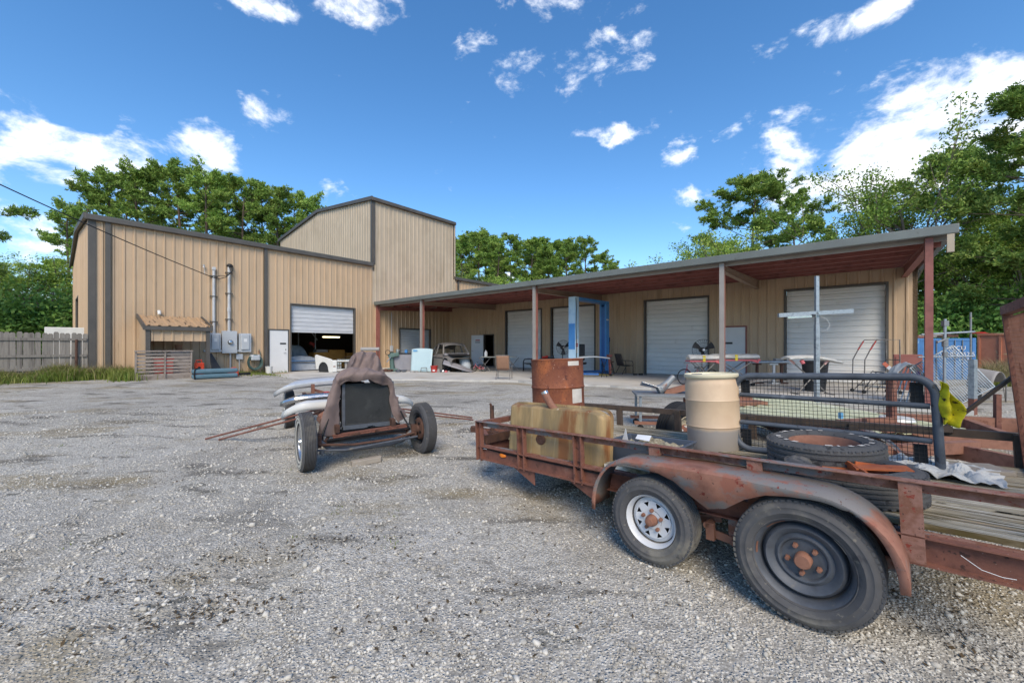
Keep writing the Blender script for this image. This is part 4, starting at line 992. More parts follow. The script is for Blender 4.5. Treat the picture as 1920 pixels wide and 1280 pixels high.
# brush guard
Gd = thing('brush_guard', 'black tubular brush guard with wire mesh propped upright on the deck', 'vehicle guard', onT(2.18, 1.17), rot=(R(-4), -.044, R(-43)))
gw, ghh = 1.27, .65; rt = .027
def rrect(w, h, r_, n=6, closed=True):
    P = []
    for (cx, cz, a0) in ((w - r_, h - r_, 0), (r_, h - r_, 90), (r_, r_, 180), (w - r_, r_, 270)):
        for k in range(n + 1):
            a = R(a0 + 90 * k / n); P.append((cx + r_ * math.cos(a), 0, cz + r_ * math.sin(a)))
    return P
m = MB(); P = rrect(gw, ghh, .13)
P = [(x, 0, z + .035) for x, y, z in P[:21]] + [(gw - .12, 0, .035)]
P = [(x, y, z) for x, y, z in P]; m.tube([(gw, 0, .055)] + P[:] , rt, 14); m.build('guard_tube', 'guard_black', Gd, smooth=True)
for z in (.235, .48):
    m = MB(); m.tube([(.04, .012, z + .035), (gw - .03, .012, z - .0)], .02, 12); m.build('cross_tube', 'guard_black', Gd, smooth=True)
m = MB()
k = 0
for i in range(1, 44):
    x = .03 + i * .0285
    if x < gw - .03: m.tube([(x, .028, .05 + (.09 - x if x < .09 else 0)), (x, .028, ghh + .02 - (.06 - x if x < .06 else 0))], .0017, 4, cap=False)
for i in range(1, 24):
    z = .06 + i * .0285
    if z < ghh + .01: m.tube([(.02, .03, z), (gw - .01, .03, z)], .0017, 4, cap=False)
wm = m.build('wire_mesh', 'wire_dark', Gd); wm['kind'] = 'stuff'
for x in (.05, gw - .12):
    for zz in (.57, .13): m = MB(); m.box((x + .03, .045, zz), (.07, .012, .15)); m.build('bracket', 'black_metal', Gd)
# yellow rag over the guard's end
Y = thing('rag', 'bright yellow stained rag hung on the end of the brush guard', 'rag', (0, 0, 0))
Y.location = Gd.matrix_basis @ Vector((gw + .025, 0, .36)); Y.rotation_euler = (0, 0, R(-20)); Y.scale = (.72, .9, .72)
m = MB()
def rag(u_, v_):
    w = .05 + .11 * math.sin(min(1, v_ * 1.25) * math.pi * .62)
    x = -.03 + u_ * w + .012 * math.sin(v_ * 9 + u_ * 3); z = .40 - v_ * .40 - .05 * u_ * (1 - v_) + .02 * math.sin(u_ * 6)
    return (x, -.02 + .03 * math.sin(u_ * 9 + v_ * 4) + .018 * mnoise.noise((u_ * 4, v_ * 5, 2)), z)
m.grid(rag, 18, 22); m.build('cloth', 'rag_yellow', Y, smooth=True, solid=.006)
# two tyres lying flat
def flat_tyre(label, x, y, z, ro, ri, w, rot, mat, rim, g=4, letters=False):
    t = thing('tyre', label, 'tyre', (0, 0, 0), group='loose tyres lying on the trailer deck'); p = T(x, y, z); t.location = p; t.rotation_euler = rot
    link('tread_casing', tyre_mesh(ro, ri, w, g, 72, mat, .007, Matrix.Identity(4)), t)
    if rim:
        m = MB(); m.lathe([(ri * 1.02, w * .36), (ri * .99, w * .40), (ri * .95, w * .34), (ri * .90, w * .1), (ri * .86, -w * .05), (ri * .82, -w * .02), (ri * .55, .0), (ri * .5, -w * .1), (0, -w * .1)], 56); m.build('rim', 'rust_orange', t, smooth=True)
    m = MB()
    for k in range(54):
        a = k * 2 * math.pi / 54
        for s_ in (-1, 1): m.box(((ro - .009) * math.cos(a + s_ * .03), (ro - .009) * math.sin(a + s_ * .03), s_ * w * .375), (.014, .022, w * .09), rz=a)
    lg = m.build('tread_lug', mat, t); lg['kind'] = 'stuff'
    if letters:
        for k in range(26):
            if k % 13 in (0, 5, 6): continue
            a = k * .2417 + (.0 if k < 13 else .05)
            zz = w * .505
            m = MB(); r0, r1 = ri + (ro - ri) * .36, ri + (ro - ri) * .56
            m.lathe([(r0, zz + .004), (r1, zz + .0035)], 2, None, a, a + .05 + .05 * ((k * 7) % 3)); m.build('lettering', 'sticker', t)
    return t
flat_tyre('worn tyre on a rusty wheel with white lettering, lying by brush guard', 2.86, .80, .60, .345, .205, .22, (R(1), R(-2.5), R(-45)), 'rubber_worn', True, 4, True)
t2 = flat_tyre('tyre without a wheel around an orange steel scoop, lying on deck', 3.04, .43, TZ(3) + .095, .345, .20, .19, (R(-1), -.044, R(-45)), 'rubber_worn', False, 5)
# orange scoop inside the second tyre
S = thing('steel_scoop', 'bright orange bent steel plate lying inside the lower tyre', 'steel plate', onT(3.06, .43), rot=(0, -.044, R(-38)))
m = MB(); m.box((0, .02, .13), (.32, .28, .012), rx=R(8)); m.box((.0, -.02, .15), (.012, .3, .07), rz=R(18)); m.box((.10, .06, .15), (.22, .012, .07), rz=R(24), ry=R(8)); m.box((-.1, .10, .15), (.14, .012, .06), rz=R(-20)); m.box((.12, -.02, .185), (.26, .12, .008), rz=R(10), ry=R(-3)); m.build('plate', 'orange_steel', S)
# dark grey plastic tub with litter
U = thing('plastic_tub', 'dark blue-grey plastic tub full of litter behind the fuel tank', 'tub', onT(1.72, .42), rot=(0, -.044, R(-45)))
m = MB(); hw, hd, hz = .30, .22, .15
outer = [(-hw, -hd), (hw, -hd), (hw, hd), (-hw, hd)]
def ring(k, z): return [(x * k, y * k, z) for x, y in outer]
vs = ring(.86, 0) + ring(1.0, hz) + ring(1.05, hz) + ring(1.05, hz + .012) + ring(.96, hz + .012) + ring(.84, .02)
fs = [(3, 2, 1, 0)] + [(r * 4 + i, r * 4 + (i + 1) % 4, (r + 1) * 4 + (i + 1) % 4, (r + 1) * 4 + i) for r in range(5) for i in range(4)] + [(20, 21, 22, 23)]
m.add(vs, fs); m.build('tub_body', 'plastic_bluegrey', U, bev=.012)
m = MB(); m.grid(lambda a, b: ((a - .5) * .54, (b - .5) * .38, .09 + .06 * mnoise.noise((a * 7, b * 6, 4)) + .05 * math.sin(a * 3)), 26, 20); lt = m.build('litter', 'trash_mix', U); lt['kind'] = 'stuff'
m = MB(); m.add([(-.2, -.1, .16), (-.13, -.12, .16), (-.16, -.1, .27)], [(0, 1, 2)]); m.add([(-.1, -.05, .18), (.02, -.04, .17), (.0, .05, .20), (-.12, .03, .2)], [(0, 1, 2, 3)]); m.build('paper_scrap', 'letter_white', U, solid=.002)
rc = thing('red_rag', 'small red plastic lid between the tub and the drum', 'lid', onT(1.25, .95), rot=(0, -.044, R(-45)))
m = MB(); m.lathe([(0, .03), (.12, .028), (.13, .0), (.125, .0), (.115, .02)], 20); m.build('lid_disc', 'red_plastic', rc)
# crumpled white sheet and a grey board at the tail
W = thing('crumpled_sheet', 'crumpled white plastic sheet on the deck beside brush guard foot', 'sheet', onT(3.45, 1.30), rot=(0, -.044, R(-45)))
m = MB(); m.grid(lambda a, b: ((a - .5) * .55 + .05 * mnoise.noise((b * 5, a * 3, 1)), (b - .5) * .52, .015 + .07 * abs(mnoise.noise((a * 4.2, b * 3.6, 9))) + .05 * math.exp(-((a - .4) ** 2 + (b - .5) ** 2) * 12) + .03 * abs(mnoise.noise((a * 11, b * 9, 2)))), 34, 30); m.build('sheet', 'white_cloth', W, solid=.003)
K = thing('loose_board', 'short grey weathered board lying at the trailer tail', 'board', onT(3.60, 1.45), rot=(0, -.044, R(-18)))
m = MB(); m.box((0, 0, .03), (.34, .22, .03)); m.build('plank', 'wood_grey', K, bev=.004)
# ------------------------------------------------------------------ stripped hot rod chassis
HR = thing('hot_rod', 'stripped old car chassis on four wheels with black radiator', 'car chassis', (-1.885, 5.23, gzf(-1.885, 5.23)), math.atan2(.54, .84))
HRM = Matrix.Translation(HR.location) @ Matrix.Rotation(HR.rotation_euler.z, 4, 'Z')
def hr(x, y, z): p = HRM @ Vector((x, y, z)); return (p.x, p.y, p.z)
AXX = Matrix.Rotation(R(90), 4, 'Y')     # lathe axis z -> x
def rod_wheel(x, y, s, white, steer=0, rad=.355):
    ri = rad * .60
    root = link('wheel', tyre_mesh(rad, ri, .165, 7, 64, 'rubber', .013, AXX), HR, loc=(x, y, rad - .004), rot=(0, 0, steer))
    m = MB(); h = .165 / 2 * s
    Mx = AXX
    m.lathe([(ri * 1.01, h * .66), (ri * .97, h * .7), (ri * .92, h * .45), (ri * .88, h * .1), (ri * .74, h * .1), (ri * .66, h * .55), (ri * .4, h * .72), (ri * .2, h * .62), (ri * .16, h * .95), (0, h * .98)], 40, Mx); m.lathe([(ri * .9, -h * .7), (ri * .88, h * .1)], 40, Mx)
    m.build('rim', 'chrome' if white else 'steel_dark', root, smooth=True)
    if white:
        m = MB(); m.lathe([(ri + (rad - ri) * .10, h * .885), (ri + (rad - ri) * .42, h * 1.015), (ri + (rad - ri) * .74, h * .97)], 56, Mx); m.build('whitewall', 'white_wall', root, smooth=True)
    m = MB(); m.lathe([(0, -h * 1.25), (.05, -h * 1.25), (.06, -h * .9), (.14, -h * .75), (.155, -h * .5), (.155, 0)], 32, Mx); m.build('brake_drum', 'rust_dark', root, smooth=True)
    for k in range(5):
        a = k * 1.2566; m = MB(); m.lathe([(0, -h * 1.0), (.018, -h * 1.0), (.018, -h * .7)], 8, Mx @ Matrix.Translation((.1 * math.cos(a), .1 * math.sin(a), 0))); m.build('bolt', 'black_metal', root)
    return root
rod_wheel(-.735, 0, -1, True, R(3)); rod_wheel(.735, 0, 1, False, R(3)); rod_wheel(-.735, 2.94, -1, True); rod_wheel(.735, 2.94, 1, False)
# axle, tie rod, links
m = MB(); m.tube([(-.66, 0, .34), (-.58, 0, .33), (-.46, 0, .22), (-.3, 0, .19), (0, 0, .185), (.3, 0, .19), (.46, 0, .22), (.58, 0, .33), (.66, 0, .34)], [.03, .03, .028, .03, .03, .03, .028, .03, .03], 10); m.build('front_axle', 'steel_dark', HR, smooth=True)
m = MB(); m.tube([(-.62, -.12, .25), (-.3, -.13, .215), (.62, -.12, .27)], .014, 8); m.lathe([(0, .03), (.028, .02), (.03, -.02), (0, -.04)], 12, Matrix.Translation((-.57, -.12, .225))); m.build('tie_rod', 'steel_dark', HR, smooth=True)
m = MB(); m.tube([(-.6, -.05, .30), (-.2, -.09, .26), (.3, -.09, .27), (.6, -.05, .31)], .016, 8); m.tube([(-.52, .02, .31), (-.40, .35, .36), (-.36, .7, .40)], .02, 8); m.tube([(.55, .02, .33), (.45, .35, .38), (.36, .7, .42)], .02, 8); m.build('steering_link', 'rust_dark', HR, smooth=True)
for s in (-1, 1):
    for k in range(5): m = MB(); m.bar((s * (.10 + .0), .03, .335 + .012 * k), (s * (.52 - .08 * k), .03, .30 + .014 * k), .05, .007); m.build('spring_leaf', 'rust_dark', HR)
m = MB(); m.bar((-.5, .05, .30), (.5, .05, .33), .09, .035); m.bar((-.5, .0, .335), (.55, .0, .375), .05, .012); m.build('spring_pack', 'black_metal', HR)
m = MB(); m.bar((-.42, .12, .36), (.55, .12, .40), .10, .010); m.bar((-.42, .075, .345), (.55, .075, .385), .010, .035); m.build('cross_member', 'rust', HR)
for s in (-1, 1):
    m = MB(); m.bar((s * .36, .1, .44), (s * .42, 1.2, .48), .055, .10); m.bar((s * .42, 1.2, .48), (s * .46, 3.3, .55), .055, .11); m.build('frame_rail', 'rust_dark', HR)
    m = MB(); m.tube([(s * .55, .03, .29), (s * .50, .5, .36), (s * .40, 1.1, .42)], .022, 8); m.build('radius_rod', 'rust', HR)
    m = MB(); m.tube([(s * .58, .0, .33), (s * .50, .09, .50), (s * .46, .12, .60)], .012, 8); m.tube([(s * .60, .0, .32), (s * .56, .05, .40)], .035, 10); m.build('shock_absorber', 'black_metal', HR)
    m = MB(); m.tube([(s * .735, 0, .345), (s * .6, 0, .335)], .05, 12); m.box((s * .60, 0, .335), (.07, .09, .16)); m.build('spindle', 'rust_dark', HR)
m = MB(); m.tube([(-.68, 2.94, .355), (.68, 2.94, .355)], .045, 12); m.lathe([(0, -.15), (.1, -.1), (.14, 0), (.1, .1), (0, .15)], 18, Matrix.Translation((0, 2.94, .36))); m.build('rear_axle', 'rust_dark', HR, smooth=True)
for y, z in ((1.35, .47), (2.3, .52), (3.25, .55)):
    m = MB(); m.bar((-.45, y, z), (.45, y, z), .07, .06); m.build('cross_member', 'rust', HR)
for x_ in (-.42, .4): m = MB(); m.bar((x_, 2.2, .56), (x_, 2.2, .85), .09, .05); m.build('upright', 'rust_pale', HR)
m = MB(); m.bar((-.40, 2.2, .75), (-.02, 2.25, .60), .04, .05); m.bar((-.4, 1.2, .6), (.3, 1.5, .66), .06, .04); m.build('brace', 'rust', HR)
# engine block mostly under the tarp, header pipes
m = MB(); m.box((0, .95, .62), (.42, .62, .36)); m.box((0, 1.0, .88), (.26, .4, .18)); m.lathe([(0, .08), (.18, .07), (.2, .0)], 22, Matrix.Translation((.02, .95, 1.02))); m.box((0, 1.55, .55), (.26, .6, .26)); m.build('engine', 'steel_dark', HR, bev=.02)
m = MB()
for k in range(3): m.tube([(-.2, .50 + k * .13, .60), (-.34, .50 + k * .13, .60), (-.47, .56 + k * .12, .52), (-.47, .80 + k * .1, .44)], .034, 10)
m.build('exhaust_header', 'rust_orange', HR, smooth=True)
m = MB(); m.tube([(-.40, .95, .41), (-.40, 1.7, .41)], .06, 14); m.tube([(-.46, .55, .33), (-.38, .9, .44)], .025, 8); m.build('muffler', 'galv_rusty', HR, smooth=True)
m = MB(); m.bar((-.34, .72, .42), (-.26, .78, .72), .035, .05); m.bar((-.20, .75, .42), (-.2, .78, .7), .05, .05); m.box((-.22, .82, .725), (.22, .16, .02)); m.build('engine_mount', 'rust_dark', HR)
m = MB(); m.lathe([(0, .05), (.05, .045), (.06, 0), (.05, -.05), (0, -.06)], 14, Matrix.Translation((-.22, 2.05, .68))); m.lathe([(0, .04), (.04, .03), (.045, 0), (0, -.04)], 12, Matrix.Translation((-.12, 2.02, .72))); m.build('red_cap', 'red_plastic', HR, smooth=True)
m = MB(); m.tube([(-.25, .3, .52), (-.33, .18, .42), (-.42, .12, .30), (-.47, .1, .2)], .008, 6); m.tube([(-.18, 1.3, 1.0), (-.18, 1.3, .5)], .006, 6); m.build('cable', 'cable_black', HR)
# radiator
rx, ry = .055, .27
m = MB(); w, h, z0 = .66, .60, .40
m.b2((rx - w / 2, ry - .035, z0 + .05), (rx + w / 2, ry + .035, z0 + h)); rad = m.build('radiator', 'radiator_black', HR, bev=.008)
m = MB()
for k in range(46):
    z = z0 + .075 + k * .0112
    m.b2((rx - w / 2 + .035, ry - .0415, z), (rx + w / 2 - .03, ry - .034, z + .004))
fo = m.build('cooling_fins', 'radiator_black', rad); fo['kind'] = 'stuff'
m = MB(); m.b2((rx - w / 2 - .012, ry - .05, z0 + .03), (rx - w / 2 + .03, ry + .045, z0 + h + .01)); m.build('side_channel', 'steel_dark', rad, bev=.006)
m = MB(); m.b2((rx + w / 2 - .025, ry - .05, z0 + .03), (rx + w / 2 + .012, ry + .045, z0 + h + .01)); m.build('side_channel', 'steel_dark', rad, bev=.006)
m = MB()
for k in range(20):
    u0 = k / 19; x = rx - w / 2 + u0 * w; dip = .028 * math.exp(-((u0 - .52) / .07) ** 2)
    if k < 19: m.b2((x, ry - .055, z0 - .005 + dip), (x + w / 19, ry + .05, z0 + .05))
m.build('lower_tank', 'guard_black', rad)
m = MB(); m.b2((rx - .44, ry - .02, .345), (rx + .44, ry + .02, .40)); m.build('radiator_support', 'black_metal', HR)

# tarp over radiator and engine
TP = thing('tarp', 'dusty mauve-brown canvas tarp draped over radiator and engine', 'tarp', HR.location[:], HR.rotation_euler.z)
secs = [ # section points (x, y, z) from the left hem over the top to the right hem
    [(-.33, .17, .32), (-.325, .18, .55), (-.318, .19, .76), (-.31, .19, .93), (-.30, .17, 1.01), (-.20, .14, 1.03), (-.06, .12, 1.00), (.08, .12, 1.03), (.22, .14, 1.01), (.34, .18, 1.00), (.405, .20, .92), (.415, .2, .76), (.44, .2, .60), (.50, .2, .44)],
    [(-.57, .08, .38), (-.51, .09, .57), (-.45, .11, .78), (-.385, .14, .98), (-.33, .12, 1.09), (-.22, .08, 1.15), (-.08, .06, 1.15), (.06, .06, 1.16), (.20, .08, 1.13), (.34, .14, 1.08), (.43, .19, .97), (.48, .22, .77), (.55, .22, .61), (.63, .22, .47)],
    [(-.58, .14, .42), (-.52, .16, .60), (-.45, .19, .82), (-.38, .22, 1.02), (-.32, .23, 1.13), (-.20, .22, 1.20), (-.06, .21, 1.21), (.08, .21, 1.21), (.22, .22, 1.16), (.36, .24, 1.08), (.46, .27, .96), (.52, .30, .78), (.58, .32, .62), (.66, .34, .50)],
    [(-.46, .36, .52), (-.43, .37, .68), (-.40, .39, .86), (-.36, .42, 1.02), (-.30, .44, 1.11), (-.18, .45, 1.16), (-.05, .45, 1.16), (.08, .45, 1.15), (.20, .45, 1.11), (.34, .46, 1.03), (.46, .47, .91), (.54, .47, .76), (.60, .47, .64), (.68, .48, .54)],
    [(-.38, .60, .66), (-.34, .62, .80), (-.28, .64, .94), (-.22, .66, 1.04), (-.14, .67, 1.09), (-.04, .68, 1.11), (.06, .68, 1.12), (.18, .68, 1.12), (.28, .68, 1.09), (.38, .67, 1.02), (.48, .66, .92), (.55, .64, .80), (.62, .62, .70), (.68, .62, .62)],
    [(-.22, .74, .78), (-.16, .75, .96), (-.10, .76, 1.12), (-.06, .76, 1.24), (-.02, .76, 1.33), (.06, .76, 1.385), (.16, .76, 1.405), (.27, .76, 1.395), (.36, .76, 1.35), (.42, .76, 1.26), (.47, .76, 1.14), (.53, .76, 1.0), (.60, .75, .86), (.66, .75, .74)],
    [(-.16, .88, .80), (-.13, .88, .97), (-.10, .89, 1.13), (-.07, .89, 1.26), (-.03, .90, 1.36), (.05, .90, 1.42), (.16, .90, 1.44), (.27, .90, 1.43), (.37, .90, 1.38), (.43, .90, 1.28), (.48, .90, 1.16), (.53, .90, 1.02), (.58, .90, .88), (.62, .90, .76)],
    [(-.14, 1.10, .72), (-.12, 1.10, .88), (-.09, 1.10, 1.02), (-.06, 1.10, 1.15), (-.02, 1.10, 1.26), (.06, 1.11, 1.33), (.16, 1.11, 1.36), (.27, 1.11, 1.34), (.36, 1.10, 1.28), (.42, 1.10, 1.18), (.46, 1.10, 1.06), (.50, 1.10, .94), (.54, 1.10, .82), (.58, 1.10, .72)],
    [(-.10, 1.32, .62), (-.09, 1.32, .74), (-.07, 1.33, .86), (-.05, 1.34, .96), (.0, 1.35, 1.02), (.08, 1.36, 1.06), (.16, 1.37, 1.07), (.26, 1.37, 1.06), (.34, 1.36, 1.02), (.40, 1.35, .96), (.44, 1.34, .86), (.47, 1.33, .76), (.50, 1.32, .68), (.53, 1.32, .62)]]
SA = np.array(secs); k_ = ss(.30, .95, SA[:, :, 0] + .55); SA[:, :, 0] -= .07 * k_; SA[:, :, 2] -= .03 * ss(.55, .8, SA[:, :, 1])
def crom(arr, t):
    n = len(arr) - 1; k = min(int(t * n), n - 1); f = t * n - k; p1, p2 = arr[k], arr[k + 1]; p0 = arr[max(k - 1, 0)]; p3 = arr[min(k + 2, n)]
    return .5 * ((2 * p1) + (-p0 + p2) * f + (2 * p0 - 5 * p1 + 4 * p2 - p3) * f * f + (-p0 + 3 * p1 - 3 * p2 + p3) * f ** 3)
def ridge(x, y, z): return 1 - min(1, abs(mnoise.noise((x, y, z))) * 3.2)
def tarp(u_, v_):
    row = np.array([crom(SA[:, i], v_) for i in range(SA.shape[1])]); p = crom(row, u_)
    sl = abs(u_ - .5) * 2
    w = .030 * (ridge(u_ * 6 + v_ * 2, v_ * 3 - u_ * 2, 4) - .4) + .018 * (ridge(u_ * 11 - v_ * 4, v_ * 7, 9) - .4) + .03 * mnoise.noise((u_ * 4, v_ * 5, 5))
    pl = .020 * math.sin(u_ * 52 + 3 * math.sin(v_ * 6)) * float(ss(.52, .60, v_)) * float(1 - ss(.80, .92, v_)) * (1 - .4 * sl)      # pleats of the rear peak
    fl_ = .016 * math.sin(v_ * 40 + 6 * u_) * float(1 - ss(.2, .45, v_)) * sl
    nx = (u_ - .5) * 2
    return (p[0] + nx * (w + fl_) * .8, p[1] - (w * .6 + pl), p[2] + (w + .5 * pl) * (1 - sl * .6) + (.025 * math.sin(u_ * 17) if v_ < .02 else 0))
m = MB(); m.grid(tarp, 110, 110); m.build('canvas', 'tarp', TP, smooth=True, solid=.004)

# chrome and white bumpers lying across the chassis
def bumper(label, name, pts, prof, mat, loc):
    """pts: spine in chassis coordinates; prof: cross-section (out, up)"""
    t = thing('bumper', label, 'bumper', hr(*loc), HR.rotation_euler.z, 'bumpers laid across the stripped chassis')
    n = len(pts); m = MB(); P = [Vector(p) - Vector(loc) for p in pts]; k = len(prof)
    vs = []
    for i, p in enumerate(P):
        d = (P[min(i + 1, n - 1)] - P[max(i - 1, 0)]).normalized(); side = Vector((-d.y, d.x, 0)).normalized(); up = Vector((0, 0, 1))
        if abs(d.z) > .5: up = Vector((0, 0, 1)) 
        for (o, u2) in prof: vs.append(p - side * o + up * u2)
    m.add(vs, [(i * k + j, i * k + j + 1, (i + 1) * k + j + 1, (i + 1) * k + j) for i in range(n - 1) for j in range(k - 1)])
    m.build('blade', mat, t, smooth=True, solid=.006)
    m = MB()
    for f in (.3, .68):
        q = P[int(f * (n - 1))]; m.bar(q + Vector((0, .05, -.06)), q + Vector((0, .26, -.08)), .05, .03)
    m.build('mounting_arm', 'rust', t)
    return t
def arc(x0, x1, y, z, drop, curl, n=28, crown=.03):
    P = []
    for i in range(n + 1):
        u_ = i / n; e = max(0, (abs(u_ - .5) * 2 - .72) / .28)
        P.append((x0 + (x1 - x0) * u_ , y - curl * (1 - e ** 2) + curl, z + crown * math.sin(u_ * math.pi) - drop * e ** 2))
        P[-1] = (P[-1][0], y + curl * e ** 2, P[-1][2])
    return P
bumper('wide white-topped chrome bumper across the rear of the stripped chassis', 'b', arc(-.95, .95, 2.42, .80, .11, .20, crown=.07), [(.03, -.07), (.05, -.03), (.045, .01), (.01, .03), (-.14, .05), (-.36, .06)], 'bumper_white', (0, 2.4, .80))
bumper('narrow chrome bumper blade across the middle of the stripped chassis', 'b', arc(-.90, .80, 1.50, .685, .07, .16, crown=.03), [(.0, -.045), (.04, -.03), (.05, 0), (.035, .03), (-.02, .05)], 'chrome', (0, 1.5, .66))
bumper('boxy white bumper with rounded ends behind the front wheels', 'b', arc(-.90, .92, .86, .64, .13, .22, crown=.0), [(.045, -.035), (.05, .02), (.035, .065), (-.02, .085), (-.16, .08)], 'white_paint', (0, .78, .58))
# polished pan between the rails
PN = thing('metal_pan', 'shiny bare metal pan lying between the chassis rails', 'pan', hr(.1, 1.95, .62), HR.rotation_euler.z)
m = MB(); m.grid(lambda a, b: ((a - .5) * .95, (b - .5) * .5, .06 + .03 * math.cos((a - .5) * math.pi) + .02 * math.sin(b * 5)), 14, 8); m.build('pan_shell', 'chrome', PN, smooth=True, solid=.01)
m = MB(); m.b2((-.48, -.26, 0), (.48, -.22, .05)); m.build('pan_lip', 'rust', PN)

# steel rods and block
def rods(label, lines):
    t = thing('steel_rod', label, 'rod', (lines[0][0][0], lines[0][0][1], 0), group=None)
    for p0, p1 in lines:
        o = Vector(t.location); m = MB(); m.tube([Vector(p0) - o, Vector(p1) - o], .014, 8); m.build('rod', 'rust', t)
    return t
g0 = gzf(-4.87, 6.33)
rods('long thin rusty rods slanting from gravel up to the chassis side', [((-4.87, 6.33, g0 + .015), hr(-.40, 1.0, .60)), ((-4.62, 6.28, g0 + .015), hr(-.36, .96, .56))])
p = at(885, 8.1)
rods('thin rusty rods lying out behind the right front wheel', [((p[0], p[1], gzf(*p) + .015), hr(.4, 1.62, .50)), ((p[0] + .05, p[1] - .25, gzf(*p) + .015), hr(.4, 1.45, .46))])
bx, by = at(687, 5.08)
wb = thing('wood_block', 'short weathered timber offcut on the gravel before the chassis', 'timber', (bx, by, gzf(bx, by)), R(42))
m = MB(); m.prism([(-.2, -.045), (.17, -.05), (.2, -.02), (.2, .045), (-.18, .05)], .07); m.build('block', 'wood_grey', wb, bev=.008)
# ------------------------------------------------------------------ along the side wall
def bl(b, a, z=SLAB): x, y = wxy(b, a); return (x, y, z)
def gl(b, a): x, y = wxy(b, a); return (x, y, gzf(x, y))
def one(name, label, cat, mat, fn, loc, rz=0, part_name=None, group=None, **k):
    t = thing(name, label, cat, loc, rz, group); m = MB(); fn(m); m.build(part_name or 'body', mat, t, **k); return t
def sub(t, name, mat, fn, **k):
    m = MB(); fn(m); return m.build(name, mat, t, **k)

# picket fence running off from the corner
c0 = Vector((*wxy(PB + .05, PE - .06), 0)); c1 = Vector((*at(-150, 12.6), 0)); fd = (c1 - c0).normalized(); fl = (c1 - c0).length
FN = thing('wooden_fence', 'weathered grey dog-ear picket fence joining the warehouse corner', 'fence', (c0.x, c0.y, gzf(c0.x, c0.y)), math.atan2(fd.y, fd.x))
pick = []
for v_ in range(3):
    m = MB(); w = .066; h = 1.72 + .02 * v_
    m.prism([(-w, .05), (w, .05), (w, h - .05), (w * .55, h), (-w * .55, h), (-w, h - .05)], .016, Matrix.Rotation(R(90), 4, 'X')); pick.append(m.mesh('picket', 'picket_wood'))
n = int(fl / .142)
for i in range(n):
    link('picket', pick[i % 3], FN, loc=(.08 + i * .142 + rnd.uniform(-.004, .004), rnd.uniform(-.004, .004), rnd.uniform(-.015, .015)), rot=(0, rnd.uniform(-.012, .012), 0))
for z in (.42, .90, 1.50):
    m = MB(); m.b2((.02, .008, z - .045), (fl, .045, z + .045)); m.build('fence_rail', 'picket_wood', FN)
m = MB(); m.tube([(.28, .09, 0), (.28, .09, 1.5)], .035, 10); m.build('fence_post', 'rust_dark', FN)
for x in (2.5, 4.9):
    m = MB(); m.b2((x - .045, -.12, 0), (x + .045, -.022, 1.65)); m.build('fence_post', 'picket_wood', FN)
p = at(127, 17.0)
one('storage_tank', 'plain white box top showing above the picket fence', 'box', 'white_paint', lambda m: m.box((0, 0, 1.10), (1.2, .7, 2.1)), (p[0], p[1], .12), R(40), bev=.02)

# pallet on edge
PLT = thing('wooden_pallet', 'weathered wooden pallet stood on edge before the lean-to bay', 'pallet', gl(-19.75, 2.06), R(90) + TH)
for i, z in enumerate((.0, .135, .27, .40, .53, .66, .79, .92, 1.0)):
    hh = .10 if i not in (0,) else .16
    if i == 8: continue
    m = MB(); m.b2((0, -.0, z), (1.62, .02, z + hh - .018)); m.build('slat', 'pallet_wood', PLT, rot=(R(6), 0, rnd.uniform(-.006, .006)))
m = MB(); m.b2((-.02, -.06, 1.055), (1.64, .06, 1.09)); m.build('slat', 'pallet_wood', PLT, rot=(R(6), 0, 0))
for x in (0.0, .80, 1.58):
    m = MB(); m.b2((x, -.035, 0), (x + .045, -.002, 1.05)); m.build('stringer', 'pallet_wood', PLT, rot=(R(6), 0, 0))
for x in (0.0, .80, 1.58):
    m = MB(); m.b2((x, .022, 0), (x + .045, .11, 1.05)); m.build('stringer', 'pallet_wood', PLT, rot=(R(6), 0, 0))
# red jerry can, red tool, black case, cases
J = thing('fuel_can', 'orange-red plastic fuel can standing at the pallet end', 'fuel can', gl(-20.0, 3.96), R(90) + TH)
sub(J, 'can_body', 'orange_red', lambda m: m.b2((-.13, -.1, .12), (.17, .1, .58)), bev=.03)
sub(J, 'handle', 'orange_red', lambda m: m.tube([(-.08, 0, .57), (-.08, 0, .68), (.1, 0, .68), (.1, 0, .57)], .022, 8))
sub(J, 'cap', 'black_metal', lambda m: m.lathe([(0, .105), (.05, .10), (.055, .09)], 16, Matrix.Translation((0, -.008, .38)) @ Matrix.Rotation(R(90), 4, 'X')))
sub(J, 'stand', 'black_metal', lambda m: m.b2((-.12, -.09, 0), (.16, .09, .12)))
J2 = thing('red_box', 'bright red bins glimpsed behind the wooden pallet', 'bin', gl(-20.6, 2.95), R(90) + TH)
sub(J2, 'bin_body', 'red_plastic', lambda m: m.b2((-.3, -.2, 0), (.3, .2, .72)), bev=.03)
sub(J2, 'bin_lid', 'red_plastic', lambda m: m.b2((-.32, -.22, .722), (.32, .22, .77)), bev=.015)
K1 = thing('tool_case', 'pair of long slate-blue padded cases stacked on the gravel', 'case', gl(-18.95, 3.55), R(90) + TH)
for z in (.02, .21): sub(K1, 'case_shell', 'cushion_blue', (lambda z: (lambda m: m.b2((0, -.17, z), (1.45, .17, z + .17))))(z), bev=.06)
sub(K1, 'strap', 'cable_black', lambda m: m.tube([(.06, -.18, .0), (.03, -.185, .2), (.06, -.17, .4), (.2, 0, .41)], .025, 6))
K2 = thing('chainsaw', 'orange and black chainsaw lying beyond the blue cases', 'chainsaw', gl(-19.6, 5.05), R(90) + TH)
sub(K2, 'saw_body', 'orange_red', lambda m: m.b2((-.2, -.1, .0), (.16, .1, .24)), bev=.04)
